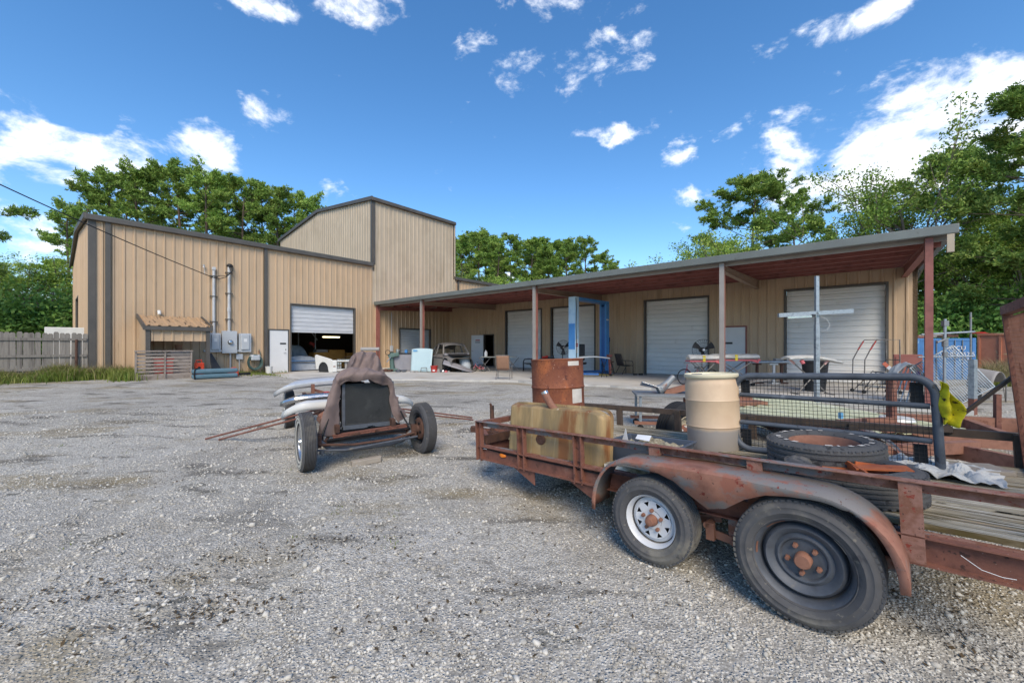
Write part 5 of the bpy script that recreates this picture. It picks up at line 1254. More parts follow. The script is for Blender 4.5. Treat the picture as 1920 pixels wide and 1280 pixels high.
sub(K2, 'saw_handle', 'orange_red', lambda m: m.tube([(-.1, 0, .23), (-.1, 0, .34), (.06, 0, .36), (.12, 0, .23)], .022, 8))
sub(K2, 'guide_bar', 'black_metal', lambda m: m.b2((.16, -.012, .03), (.62, .012, .13)), bev=.01)
K3 = one('leaning_board', 'black board leaning against the wall beside the lean-to bay', 'board', 'bin_black', lambda m: m.add([(0, 0, 0), (.45, 0, 0), (.08, .5, .95), (0, .5, .95), (0, .03, 0), (.45, .03, 0), (.08, .53, .95), (0, .53, .95)], [(0, 1, 2, 3), (7, 6, 5, 4), (0, 4, 5, 1), (1, 5, 6, 2), (2, 6, 7, 3), (3, 7, 4, 0)]), gl(-20.6, 4.55), R(90) + TH)
K4 = one('flower_pot', 'small tan flower pot on the ledge inside the bay', 'pot', 'fabric_tan', lambda m: m.lathe([(0, 0), (.09, 0), (.12, .2), (.13, .2), (.13, .24), (.1, .24), (.1, .05), (0, .05)], 18), (*wxy(-21.3, 3.55), 1.3), smooth=True)
K5 = one('shelf_crate', 'grey crate under the flower pot inside the bay', 'crate', 'pallet_wood', lambda m: m.b2((-.35, -.3, 0), (.35, .3, 1.06)), (*wxy(-21.3, 3.55), .24), TH, bev=.01)
# electrics on the wall
def fixture(name, label, cat, a, z, fn, mat, part_name, **k):
    x, y = wxy(PB + .04, a); t = thing(name, label, cat, (x, y, z), R(90) + TH); m = MB(); fn(m); m.build(part_name, mat, t, **k); return t     # local x along the wall, -y outwards
def disconnect(label, a, z, w, h):
    t = fixture('electrical_box', label, 'electrical box', a, z, lambda m: m.b2((-w / 2, -.14, 0), (w / 2, 0, h)), 'elec_grey', 'enclosure', bev=.008)
    sub(t, 'cover', 'elec_grey', lambda m: m.b2((-w * .36, -.20, h * .12), (w * .34, -.14, h * .96)), bev=.03)
    sub(t, 'lever', 'steel_dark', lambda m: m.b2((w / 2, -.17, h * .5), (w / 2 + .03, -.09, h * .78)), bev=.006)
    sub(t, 'nameplate', 'letter_white', lambda m: m.b2((-w * .14, -.204, h * .55), (w * .12, -.201, h * .72)))
    return t
disconnect('grey safety switch box next to the lean-to bay', pL(401.5), 1.21, .42, .86)
disconnect('grey safety switch box to the right of meter cabinet', pL(457.5), 1.20, .50, .88)
am = pL(428)
MT = fixture('meter_cabinet', 'tall grey electric meter cabinet on the tan wall', 'meter', am, 1.16, lambda m: m.b2((-.29, -.2, 0), (.29, 0, 1.02)), 'elec_grey', 'enclosure', bev=.008)
sub(MT, 'meter_ring', 'steel_dark', lambda m: m.lathe([(.10, 0), (.105, .03), (.085, .05)], 24, Matrix.Translation((.02, -.2, .5)) @ Matrix.Rotation(R(90), 4, 'X')), smooth=True)
sub(MT, 'meter_glass', 'chrome', lambda m: m.lathe([(.085, .03), (.08, .09), (.05, .105), (0, .108)], 24, Matrix.Translation((.02, -.2, .5)) @ Matrix.Rotation(R(90), 4, 'X')), smooth=True)
sub(MT, 'wire_duct', 'conduit', lambda m: m.tube([(-.95, -.08, .10), (.85, -.08, .10)], .05, 10))
sub(MT, 'ground_conduit', 'conduit', lambda m: m.tube([(.05, -.07, 0), (.05, -.07, -.92)], .035, 10))
def riser(label, a, z0, z1, hood):
    x, y = wxy(PB + .09, a); t = thing('conduit_riser', label, 'conduit', (x, y, z0), R(90) + TH, 'conduit risers above the electrical boxes')
    sub(t, 'pipe', 'conduit', lambda m: m.tube([(0, -.02, 0), (0, -.02, z1 - z0)], .058, 12), smooth=True)
    for f in (.18, .58, .9): sub(t, 'strap', 'dark_trim', lambda m: m.b2((-.14, -.085, (z1 - z0) * f - .02), (.14, .04, (z1 - z0) * f + .02)))
    if hood:
        sub(t, 'weatherhead', 'black_metal', lambda m: m.lathe([(0, .12), (.07, .11), (.13, .04), (.13, 0), (.06, -.04)], 16, Matrix.Translation((.03, -.03, z1 - z0))), smooth=True)
        sub(t, 'coupling', 'conduit', lambda m: m.tube([(0, -.02, (z1 - z0) * .3), (0, -.02, (z1 - z0) * .36)], .075, 12))
    else: sub(t, 'cap', 'conduit', lambda m: m.b2((-.07, -.1, z1 - z0 - .02), (.07, .05, z1 - z0 + .12)), bev=.02)
    return t
riser('bare grey conduit riser above the first safety switch', pL(399.5), 2.07, 4.92, False)
riser('grey conduit riser with black weatherhead above the meter', pL(428), 2.18, 5.16, True)
t = fixture('junction_box', 'small grey junction box on a thin conduit near hose', 'junction box', pL(447.5), .86, lambda m: m.b2((-.13, -.1, 0), (.13, 0, .25)), 'elec_grey', 'box_body', bev=.006)
sub(t, 'conduit', 'conduit', lambda m: m.tube([(0, -.05, 0), (0, -.05, -.66)], .025, 8))
t = fixture('hose_reel', 'coiled green garden hose on a grey wall reel', 'hose', pL(475), .33, lambda m: m.b2((-.2, -.34, .46), (.2, 0, .74)), 'elec_grey', 'reel_cover', bev=.06)
def coil(m):
    for k in range(7):
        rr_ = .25 + .022 * (k % 4); yo = -.1 - .035 * k
        m.tube([(rr_ * math.cos(q) , yo, .38 + 1.18 * rr_ * math.sin(q)) for q in [i * math.pi / 14 for i in range(28)]], .017, 6, closed=True)
    m.tube([(.25, -.1, .4), (.3, -.05, .7), (.22, -.03, 1.0)], .016, 6)
sub(t, 'hose_coil', 'hose', coil, smooth=True)
t = fixture('hose_tap', 'small brass tap on the wall above the coiled hose', 'tap', pL(484), 1.2, lambda m: (m.tube([(0, 0, 0), (0, -.1, 0), (0, -.12, -.06)], .018, 8), m.tube([(-.04, -.07, .05), (.04, -.07, .05)], .012, 6)), 'rust_orange', 'spout')
t = thing('paint_bucket', 'dirty white plastic bucket at the foot of the downspout', 'bucket', bl(-21.35, pL(491) + .1, SLAB), 0)
sub(t, 'bucket_body', 'white_paint', lambda m: m.lathe([(0, .0), (.13, 0), (.155, .36), (.162, .36), (.162, .33), (.15, .33), (.125, .02), (0, .02)], 22), smooth=True)
sub(t, 'bail', 'wire_dark', lambda m: m.tube([(.155 * math.cos(q), .12 * math.sin(q) * .6, .35 - .12 * math.sin(q)) for q in [i * math.pi / 10 for i in range(11)]], .005, 5))
# service drop cable and insulator
I0 = Vector((*wxy(PB + .10, pL(381)), 5.03)); WH = Vector((*wxy(PB + .16, am - .03), 5.17)); far = Vector((*at(-250, 9.0), 6.57))
ins = thing('insulator', 'small grey cable insulator bolted high on the wall', 'insulator', I0[:], 0); sub(ins, 'knob', 'conduit', lambda m: m.lathe([(0, -.07), (.05, -.06), (.03, 0), (.055, .05), (0, .08)], 14), smooth=True)
CB = thing('power_cable', 'black overhead power cable sagging down to the weatherhead', 'cable', WH[:], 0)
def sag(p0, p1, s, n=26): return [p0.lerp(p1, i / n) - Vector((0, 0, 4 * s * (i / n) * (1 - i / n))) for i in range(n + 1)]
JN = Vector((*wxy(PB + .45, pL(395)), 4.52))
A_ = [q - WH for q in sag(far, JN, .12)]
loopA = [JN - WH, Vector((*wxy(PB + .38, pL(407)), 4.50)) - WH, Vector((*wxy(PB + .34, pL(420)), 4.62)) - WH, Vector((*wxy(PB + .33, pL(432)), 4.92)) - WH, Vector((*wxy(PB + .3, pL(433)), 5.12)) - WH, Vector((0, 0, 0))]
loopB = [JN - WH, Vector((*wxy(PB + .3, pL(409)), 4.66)) - WH, Vector((*wxy(PB + .3, pL(421)), 4.68)) - WH, Vector((*wxy(PB + .3, pL(430)), 4.9)) - WH, Vector((0, 0, 0))]
sub(CB, 'cable_span', 'cable_black', lambda m: m.tube(A_, .018, 6)); sub(CB, 'drip_loop', 'cable_black', lambda m: m.tube(loopA, .016, 6)); sub(CB, 'drip_loop', 'cable_black', lambda m: m.tube(loopB, .013, 6))
sub(CB, 'messenger_wire', 'conduit', lambda m: m.tube([JN - WH + Vector((-.3, -.1, .12)), I0 - WH], .008, 5))
for k, (ya, yb) in enumerate(((553, 585), (577, 600), (588, 604))):
    p0 = Vector((*at(-120, 31), 1.5 + (648 - ya + 14) / FOC * 31)); p1 = Vector((*at(230, 34), 1.5 + (648 - yb - 8) / FOC * 34))
    w_ = thing('overhead_wire', ['topmost', 'middle', 'lowest'][k] + ' of three thin wires crossing the trees beyond the fence', 'wire', p0[:], 0, 'three wires beyond the fence'); sub(w_, 'wire', 'conduit', (lambda p0, p1: (lambda m: m.tube([q - p0 for q in sag(p0, p1, .25, 12)], .02, 5)))(p0, p1))

# ------------------------------------------------------------------ inside and before the half-open roller door
ra = (rdL[0] + rdL[1]) / 2
PC = thing('covered_car', 'car under a dusty clear plastic sheet inside the doorway', 'covered car', bl(-23.0, rdL[0] + .95), R(90) + TH)
def pcar(u_, v_):
    x = (v_ - .5) * 2.05; y = u_ * 4.2
    t = u_; h = .62 + .16 * ss(.0, .06, t) + .62 * float(ss(.26, .44, t)) - .1 * float(ss(.8, 1, t)); h *= float(ss(0, .07, t)) ** .5
    e = abs(v_ - .5) * 2; hh = h * (1 - e ** 5) ** .5 if e < .999 else 0
    return (x * (1.06 - .12 * hh / 1.4) + .03 * mnoise.noise((u_ * 9, v_ * 8, 1)), y, max(.01, hh) + .05 * mnoise.noise((u_ * 9, v_ * 9, 4)) * (hh > .1))
def pc_fn(m): m.grid(pcar, 48, 30, Matrix.Scale(1, 4))
sub(PC, 'plastic_cover', 'plastic_sheet', pc_fn, smooth=True)
sub(PC, 'bumper', 'chrome', lambda m: m.tube([(-.85, .02, .50), (.85, .0, .50)], .04, 8))
for k, a in enumerate((rdL[0] + .55, rdL[0] + 1.75, rdL[0] + 2.75)):
    t = one('steel_upright', ['first', 'second', 'third'][k] + ' thin steel upright from the door jamb inside the dark doorway', 'post', 'conduit', lambda m: m.tube([(0, 0, 0), (0, 0, 3.9)], .035, 8), bl(-25.6, a), 0, 'pole', 'steel uprights inside the doorway')
t = one('diagonal_brace', 'thin diagonal brace between the uprights inside the doorway', 'brace', 'conduit', lambda m: m.tube([(0, 0, 3.2), (.0, 1.1, 1.7)], .03, 8), bl(-25.55, rdL[0] + 1.75), TH, 'pole')
t = thing('cardboard_stack', 'orange-brown wrapped boxes piled inside the dark doorway', 'boxes', bl(-24.9, rdL[1] + .15), R(90) + TH)
for k, (x, y, z, sx, sy, sz) in enumerate(((-.9, 0, 0, .9, .8, .95), (.1, .1, 0, 1.0, .8, 1.1), (1.2, .1, 0, .9, .7, .9), (-.8, 0, .95, .7, .5, .18))):
    sub(t, 'box', 'boxes_orange' if k < 3 else 'pallet_wood', (lambda a_: (lambda m: m.box((a_[0], a_[1], a_[2] + a_[5] / 2), a_[3:6])))((x, y, z, sx, sy, sz)), bev=.02)
t = one('red_tool', 'small red power tool hung on an upright in the doorway', 'tool', 'red_plastic', lambda m: (m.box((0, 0, 0), (.34, .12, .16), ry=R(25)), m.box((.1, 0, -.12), (.1, .1, .18))), bl(-25.5, rdL[0] + 2.5, 1.62), R(90) + TH, bev=.02)
lm = bpy.data.materials.new('lamp_glow'); lm.use_nodes = True; MATS['lamp_glow'] = lm
lb = lm.node_tree.nodes['Principled BSDF']; lb.inputs['Base Color'].default_value = (1, .9, .6, 1); lb.inputs['Emission Color'].default_value = (1, .85, .5, 1); lb.inputs['Emission Strength'].default_value = 1.6
t = thing('strip_light', 'lit fluorescent strip light hanging inside the dark doorway', 'lamp', bl(-28.5, rdL[1] + 1.7, 2.12), R(90) + TH)
sub(t, 'tube', 'lamp_glow', lambda m: m.tube([(-.6, 0, 0), (.6, 0, 0)], .04, 10)); sub(t, 'housing', 'white_paint', lambda m: m.b2((-.65, -.08, .05), (.65, .08, .1))); sub(t, 'hanger', 'wire_dark', lambda m: (m.tube([(-.5, 0, .1), (-.5, 0, 3.4)], .006, 5), m.tube([(.5, 0, .1), (.5, 0, 3.4)], .006, 5)))

# white truck front clip
x0, y0 = at(623, 20.1); x1, y1 = at(676, 20.6)
TC = thing('truck_front_clip', 'white pickup front clip, fenders and open grille, on the concrete', 'truck front', (x0, y0, SLAB), math.atan2(y1 - y0, x1 - x0))
clw = math.hypot(x1 - x0, y1 - y0)
def fend(m, x, s):
    # side outline in (y back, z up): wheel arch cut out
    o = [(0, .0), (0, .62), (-.06, .66), (.35, .78), (.95, .92), (1.05, .9), (1.02, .5), (.92, .26)]
    arch = [(.84 + .0, .26)]
    arch = [(.56 + .30 * math.cos(q), .16 + .36 * math.sin(q)) for q in [i * math.pi / 9 for i in range(0, 10)]]
    poly = [(0, 0), (0, .63), (.1, .68), (.5, .78), (1.0, .90), (1.08, .82), (1.0, .14)] + arch + [(.22, .0)]
    n = len(poly)
    for dx in (0,):
        vs = [(x + s * .0, y_, z_) for y_, z_ in poly] + [(x + s * .05, y_, z_) for y_, z_ in poly]
        m.add(vs, [tuple(range(n)), tuple(range(2 * n - 1, n - 1, -1))] + [(i, n + i, n + (i + 1) % n, (i + 1) % n) for i in range(n)])
RY = Matrix.Rotation(R(52), 4, 'Z')
m = MB(); fend(m, 0, 1); m.v = [tuple(RY @ Vector(v)) for v in m.v]; m.build('fender', 'white_paint', TC, bev=.02)
m = MB(); fend(m, 0, -1); m.v = [tuple(Matrix.Translation((clw, .0, 0)) @ Matrix.Rotation(R(8), 4, 'Z') @ Vector(v)) for v in m.v]; m.build('fender', 'white_paint', TC, bev=.02)
sub(TC, 'fender_nose', 'white_paint', lambda m: m.b2((.0, -.05, .02), (.22, .03, .62)), bev=.03)
sub(TC, 'marker_lamp', 'rust_orange', lambda m: m.b2((.05, -.06, .28), (.15, -.051, .33)))
sub(TC, 'wheel_well', 'bin_black', lambda m: m.lathe([(0, 0), (.33, 0)], 20, RY @ Matrix.Translation((.06, .56, .18)) @ Matrix.Rotation(R(90), 4, 'Y')))
sub(TC, 'grille_bar', 'white_paint', lambda m: m.b2((.22, -.03, .54), (clw - .05, .02, .60)), bev=.008)
sub(TC, 'grille_bar', 'white_paint', lambda m: m.b2((.22, -.03, .10), (clw - .05, .02, .17)), bev=.008)
sub(TC, 'header_panel', 'chrome', lambda m: m.b2((.22, .02, .60), (clw - .05, .2, .66)))
for x in (.24, .34): sub(TC, 'headlamp_bezel', 'chrome', (lambda x: lambda m: (m.b2((x, -.01, .2), (x + .08, .02, .33)), m.b2((x, -.01, .37), (x + .08, .02, .5))))(x))
sub(TC, 'core_support', 'tarp_grey', lambda m: (m.b2((.7, .1, .15), (1.0, .14, .55)), m.b2((clw - .75, .1, .15), (clw - .65, .14, .55))))
sub(TC, 'inner_panel', 'bin_black', lambda m: m.grid(lambda a, b: (.35 + a * .9, .5 + b * .5, .66 + .14 * math.sin(a * 3.1) * (1 - .3 * b)), 10, 6))

# ------------------------------------------------------------------ clutter under the canopy
# bench seat roll and machines by the red post
p = at(694, 20.2); t = thing('rolled_mat', 'grey-brown rolled mat on a low stand beside the red post', 'mat', (p[0], p[1], SLAB), TH + R(50))
sub(t, 'roll', 'tarp_grey', lambda m: m.tube([(-.45, 0, 1.18), (.45, 0, 1.18)], .09, 14), smooth=True)
for x in (-.38, .38): sub(t, 'leg', 'rust_dark', (lambda x: lambda m: m.bar((x, 0, 0), (x, 0, 1.1), .05, .05))(x))
sub(t, 'rail', 'rust_dark', lambda m: m.bar((-.4, 0, .5), (.4, 0, .5), .04, .05))
p = at(736, 20.9); t = thing('drill_press', 'teal-green workshop machine with levers under the canopy', 'machine', (p[0], p[1], SLAB), R(20))
sub(t, 'base', 'teal_machine', lambda m: m.box((0, 0, .08), (.5, .4, .16)), bev=.02); sub(t, 'column', 'teal_machine', lambda m: m.tube([(0, .05, .16), (-.05, .05, .7), (0, 0, .98)], [.13, .10, .14], 12), smooth=True)
sub(t, 'head', 'teal_machine', lambda m: m.box((.05, 0, .86), (.55, .26, .2), ry=R(-12)), bev=.03); sub(t, 'lever', 'chrome', lambda m: (m.tube([(-.3, -.12, .5), (-.1, -.15, .75)], .02, 8), m.tube([(.2, -.1, 1.0), (.35, -.12, 1.15)], .015, 6)))
sub(t, 'handwheel', 'black_metal', lambda m: m.tube([(-.25 + .12 * math.cos(q), -.16, 1.0 + .12 * math.sin(q)) for q in [i * math.pi / 8 for i in range(16)]], .014, 6, closed=True))
p = at(758, 21.4); t = thing('steel_cabinet', 'dark grey low steel cabinet between machine and leaning hood', 'cabinet', (p[0], p[1], SLAB), R(12))
sub(t, 'carcass', 'car_primer', lambda m: m.box((0, 0, .45), (1.15, .5, .9)), bev=.01)
for x in (-.29, .29): sub(t, 'door', 'car_primer', (lambda x: lambda m: m.box((x, -.262, .42), (.54, .02, .74)))(x))
sub(t, 'worktop', 'bin_black', lambda m: m.box((0, 0, .94), (1.25, .56, .06)))
for k, (dx, s_, mt, lb_) in enumerate(((-.35, .2, 'chrome', 'shiny metal tin at one end of the steel cabinet top'), (.1, .16, 'lift_blue', 'small blue tin on the steel cabinet top'))):
    q = (p[0] + dx * .97, p[1] + dx * .2, SLAB + .97); one('tin', lb_, 'tin', mt, (lambda s_: lambda m: m.lathe([(0, 0), (s_ * .5, 0), (s_ * .5, s_), (0, s_)], 14))(s_), q, 0, 'tin_body')
for k, (px, d_, w_, h_, mt, lb_) in enumerate(((727, 20.6, .5, .16, 'rust_dark', 'rusty car part on the concrete before the teal machine'), (752, 20.5, .6, .14, 'steel_dark', 'dark axle part on the concrete before the steel cabinet'), (776, 20.2, .4, .1, 'tarp_grey', 'grey casting on the concrete by the leaning hood'))):
    q = at(px, d_)
    def junk(m, w_=w_, h_=h_, k=k):
        m.tube([(-w_ / 2, 0, h_ * .5), (w_ / 2, .1, h_ * .5)], h_ * .3, 10); m.lathe([(0, 0), (h_ * .9, 0), (h_ * .9, h_ * .6), (h_ * .4, h_), (0, h_)], 12, Matrix.Translation((-w_ * .2, 0, 0))); m.box((w_ * .25, -.05, h_ * .45), (w_ * .3, .2, h_ * .8))
    one('car_part', lb_, 'car part', mt, junk, (q[0], q[1], SLAB), R(15 * k), 'casting', 'car parts on the concrete', bev=.01)
# leaning pale blue hood
x0, y0 = at(770, 20.6); x1, y1 = at(808, 20.3); t = thing('car_hood', 'pale blue car hood leaning upright with a strip of blue tape', 'car hood', (x0, y0, SLAB), math.atan2(y1 - y0, x1 - x0)); wv = math.hypot(x1 - x0, y1 - y0)
sub(t, 'hood_skin', 'hood_paleblue', lambda m: m.grid(lambda a, b: (a * wv * (1 + .0 * b) - .10 * b + .06 * b * a, .30 * b + .04 * math.cos((a - .5) * 3) * .8, .02 + 1.19 * b - .05 * abs(a - .5) ** 3 * 8 * b), 14, 14), smooth=True, solid=.03)
sub(t, 'tape', 'tape_blue', lambda m: m.add([(.02, .245, 1.03), (.26, .24, 1.06), (.24, .265, 1.13), (-.02, .27, 1.14)], [(0, 1, 2, 3)]))
sub(t, 'hinge', 'chair_frame', lambda m: (m.tube([(.62, -.12, 0), (.66, -.1, .22), (.95, -.1, .24), (1.0, -.12, 0)], .02, 6)))
p = at(814, 20.3); t = thing('red_bucket', 'bright red plastic tub on the concrete beside the leaning hood', 'bucket', (p[0], p[1], SLAB), .3)
sub(t, 'tub_body', 'red_plastic', lambda m: m.lathe([(0, 0), (.14, 0), (.18, .30), (.2, .30), (.2, .33), (.17, .33), (.13, .03), (0, .03)], 20), smooth=True); sub(t, 'rim_label', 'letter_white', lambda m: m.lathe([(.151, .06), (.162, .14)], 6, None, -2.2, -1.4))
p = at(829, 20.3); t = thing('engine_parts', 'pink and grey engine parts scattered beside the red tub', 'car parts', (p[0], p[1], SLAB), 0)
for k in range(6):
    sub(t, 'casting', ['pink_red', 'tarp_grey', 'steel_dark', 'chrome'][k % 4], (lambda k: lambda m: m.lathe([(0, 0), (.07, 0), (.09, .08), (.05, .16), (0, .16)], 10, Matrix.Translation((-.32 + .13 * k, .05 * (k % 3), .0)) @ Matrix.Rotation(R(20 * k), 4, 'X')))(k), smooth=True)
# old sedan shell
p = at(846, 22.3); SD = thing('sedan_shell', 'stripped old sedan body shell in grey primer without glass', 'car', (p[0], p[1], SLAB), R(24))
def body_sec(y):   # half width, sill, belt heights along the length (y back)
    t = (y + 2.1) / 4.2; w = .82 * (1 - .32 * (1 - t) ** 4 - .25 * t ** 6); return w, .28, .82 + .1 * math.sin(t * 3.14) - .12 * (1 - t) ** 3
def bodyf(u_, v_):
    y = -2.1 + 4.2 * u_; w, lo, hi = body_sec(y); a = v_ * math.pi; ct = math.cos(a)
    x = w * math.copysign(abs(ct) ** .35, ct); z = lo + (hi - lo) * abs(math.sin(a)) ** .45
    for yc in (-1.3, 1.35):
        dd = math.hypot(y - yc, z - .33)
        if dd < .36 and abs(ct) > .5: x *= .72
    return (x, y, z)
m = MB(); m.grid(bodyf, 44, 24); m.build('body', 'car_grey', SD, smooth=True)
m = MB()
def rooff(u_, v_):
    y = -.55 + 2.0 * u_; e = abs(v_ - .5) * 2; w = .60 - .10 * abs(u_ - .45) ** 2 * 4
    return ((v_ - .5) * 2 * w, y, 1.52 - .10 * e ** 3 - .34 * abs(u_ - .45) ** 3 * 4 - (0.10 * float(ss(.75, 1, u_))))
m.grid(rooff, 20, 14); m.build('roof', 'car_grey', SD, smooth=True, solid=.04)
for s in (-1, 1):
    for nm, p0, p1 in (('pillar', (s * .57, -.52, 1.40), (s * .70, -1.05, .88)), ('pillar', (s * .60, .35, 1.46), (s * .76, .35, .9)), ('pillar', (s * .55, 1.30, 1.28), (s * .68, 1.75, .88))):
        m = MB(); m.bar(p0, p1, .07, .06); m.build(nm, 'car_grey', SD)
    m = MB(); m.tube([(s * .58, -.5, 1.42), (s * .62, .3, 1.47), (s * .56, 1.3, 1.32)], .03, 6); m.build('roof_rail', 'car_grey', SD)
sub(SD, 'engine_bay', 'bin_black', lambda m: m.grid(lambda a, b: (-.52 + 1.04 * a, -2.05 + .95 * b, .83 + .10 * b), 4, 4))
sub(SD, 'cowl', 'car_primer', lambda m: m.box((0, -1.08, .9), (1.35, .12, .1)))
for x, y in ((-.7, -1.3), (.7, -1.3), (-.7, 1.35), (.7, 1.35)):
    sub(SD, 'wheel', 'rubber_black', (lambda x, y: lambda m: m.lathe(tyre_prof(.31, .19, .16), 26, Matrix.Translation((x, y, .31)) @ AXX, close=True))(x, y), smooth=True)
# loose panels before the sedan
p = at(828, 20.9); t = one('loose_door_panel', 'black car door propped before the sedan shell', 'car door', 'car_dark', lambda m: m.grid(lambda a, b: ((a - .5) * 1.0, .25 * b + .05 * math.sin(a * 3), .02 + .75 * b * (1 - .15 * a)), 8, 8), (p[0], p[1], SLAB), R(8), 'door_skin', smooth=True, solid=.05)
p = at(858, 20.3); t = one('fender_panel', 'curved grey primer fender panel lying on the concrete', 'car panel', 'car_primer', lambda m: m.grid(lambda a, b: (-.72 + 1.5 * a, -.2 + .7 * b, .02 + .60 * (1 - a) ** 1.2 * (.35 + .65 * math.sin(b * 2.4 + .5)) + .18 * math.sin(a * 3.14) * b), 18, 12), (p[0], p[1], SLAB), R(-4), 'panel_skin', smooth=True, solid=.02)
p = at(876, 20.9); t = one('bent_sheet', 'blue-grey bent metal sheet stood behind the fender panel', 'metal sheet', 'slat_blue', lambda m: m.lathe([(.26, .0), (.30, .75)], 14, None, R(180), R(350)), (p[0], p[1], SLAB), 0, 'sheet', smooth=True, solid=.015, rot=(R(-12), R(-14), 0))
def bicycle(name, label, loc, rz, L_, wr, frame, basket=None, tri=False, seatmat='black_metal'):
    t = thing(name, label, 'tricycle' if tri else 'bicycle', loc, rz)
    wy = [(0, 0)] + ([(L_, -.28), (L_, .28)] if tri else [(L_, 0)])
    for (x, y) in wy:
        w = sub(t, 'wheel', 'rubber_black', (lambda x, y: lambda m: m.tube([(x + wr * math.cos(q), y, wr + wr * math.sin(q) + .01) for q in [i * math.pi / 14 for i in range(28)]], .018, 6, closed=True))(x, y), smooth=True)
        sub(w, 'spokes', 'chrome', (lambda x, y: lambda m: [m.tube([(x, y, wr), (x + wr * math.cos(q), y, wr + wr * math.sin(q))], .003, 4) for q in [i * math.pi / 6 for i in range(12)]])(x, y))
    sub(t, 'frame', frame, lambda m: (m.tube([(0, 0, wr), (.10, 0, wr * 2.2), (.12, 0, wr * 2.7)], .016, 7), m.tube([(.10, 0, wr * 2.1), (L_ * .55, 0, wr * .9), (L_, 0, wr)], .018, 7), m.tube([(L_ * .55, 0, wr * .9), (L_ * .62, 0, wr * 2.1)], .016, 7), m.tube([(L_ * .61, 0, wr * 1.9), (L_, 0, wr)], .012, 6)), smooth=True)
    sub(t, 'handlebar', 'chrome', lambda m: m.tube([(.22, -.26, wr * 2.9), (.12, -.2, wr * 2.85), (.12, .2, wr * 2.85), (.22, .26, wr * 2.9)], .012, 7), smooth=True)
    sub(t, 'saddle', seatmat, lambda m: m.grid(lambda a, b: (L_ * .62 + (a - .4) * .26, (b - .5) * (.08 + .14 * a), wr * 2.15 + .03 * math.cos((b - .5) * 3)), 8, 6), solid=.03, smooth=True)
    if basket: 
        def bk(m):
            x0, y0, z0, sx, sy, sz = basket
            for i in range(9):
                m.tube([(x0 + sx * i / 8, y0, z0), (x0 + sx * i / 8, y0, z0 + sz)], .004, 4); m.tube([(x0 + sx * i / 8, y0 + sy, z0), (x0 + sx * i / 8, y0 + sy, z0 + sz)], .004, 4)
            for i in range(6):
                z = z0 + sz * i / 5; m.tube([(x0, y0, z), (x0 + sx, y0, z), (x0 + sx, y0 + sy, z), (x0, y0 + sy, z)], .004, 4, closed=True)
        b_ = sub(t, 'basket', 'white_paint', bk); b_['kind'] = 'stuff'
    return t
p = at(888, 20.8); bicycle('bicycle', 'small pink and purple child bicycle beside the fender panel', (p[0], p[1], SLAB), R(5), .55, .16, 'pink_red')
# folding table, bottle, patio chairs
def folding_table(label, loc, rz, L_, W_, H_, top, xlegs=True):
    t = thing('folding_table', label, 'table', loc, rz)
    sub(t, 'table_top', top, lambda m: m.box((0, 0, H_ - .02), (L_, W_, .04)), bev=.008)
    for s in (-1, 1):
        if xlegs:
            for d in (-1, 1): sub(t, 'leg', 'chair_frame', (lambda s, d: lambda m: m.tube([(s * L_ * .40 - d * .3, s * .0 + d * W_ * .05 - W_ * .2, 0), (s * L_ * .40 + d * .3, -W_ * .2 + d * .02, H_ - .04)], .016, 7))(s, d))
        else:
            for d in (-1, 1): sub(t, 'leg', 'black_metal', (lambda s, d: lambda m: m.tube([(s * L_ * .45, d * W_ * .42, 0), (s * L_ * .45, d * W_ * .42, H_ - .04)], .02, 7))(s, d))
    return t
p = at(936, 21.0); folding_table('grey-green folding table with crossed legs before the open door', (p[0], p[1], SLAB), TH + R(38), 1.85, .7, .78, 'table_top')
q = at(911, 21.0); t = thing('bottle', 'white plastic jug on the folding table end', 'bottle', (q[0], q[1], SLAB + .782), 0); sub(t, 'bottle_body', 'white_paint', lambda m: m.lathe([(0, 0), (.08, 0), (.085, .18), (.06, .26), (.025, .30), (.025, .34), (0, .34)], 16), smooth=True)
def patio_chair(label, loc, rz, fab, fr='chair_frame'):
    t = thing('patio_chair', label, 'chair', loc, rz, 'patio chairs under the canopy')
    sub(t, 'seat', fab, lambda m: m.grid(lambda a, b: ((a - .5) * .50, -.24 + .46 * b, .40 + .03 * b - .03 * math.sin(b * 3.1)), 6, 8), solid=.012, smooth=True)
    sub(t, 'backrest', fab, lambda m: m.grid(lambda a, b: ((a - .5) * .50, -.24 - .16 * b - .02 * math.sin(b * 3), .42 + .53 * b), 6, 10), solid=.012, smooth=True)
    for s in (-1, 1):
        sub(t, 'frame', fr, (lambda s: lambda m: m.tube([(s * .27, -.40, .96), (s * .27, -.24, .42), (s * .27, .22, .42), (s * .27, .25, .38)], .016, 8))(s), smooth=True)
        sub(t, 'armrest', fr, (lambda s: lambda m: m.tube([(s * .29, -.30, .66), (s * .29, .0, .66), (s * .29, .20, .63), (s * .29, .24, .5), (s * .29, .24, .02)], .016, 8))(s), smooth=True)
        sub(t, 'leg', fr, (lambda s: lambda m: m.tube([(s * .27, -.1, .42), (s * .27, -.34, .02)], .016, 8))(s), smooth=True)
    sub(t, 'top_rail', fr, lambda m: m.tube([(-.27, -.40, .96), (.27, -.40, .96)], .016, 8))
    return t
p = at(945, 16.1); patio_chair('tan mesh patio chair with its back to the yard at pad edge', (p[0], p[1], SLAB), R(-8), 'fabric_tan')
p = at(990, 21.0); patio_chair('dark patio chair side-on behind the canopy post', (p[0], p[1], SLAB), R(85), 'fabric_brown', 'black_metal')
p = at(1172, 18.9); patio_chair('brown patio chair side-on against the tan wall by the lift', (p[0], p[1], SLAB), R(-72), 'fabric_brown', 'fabric_brown')
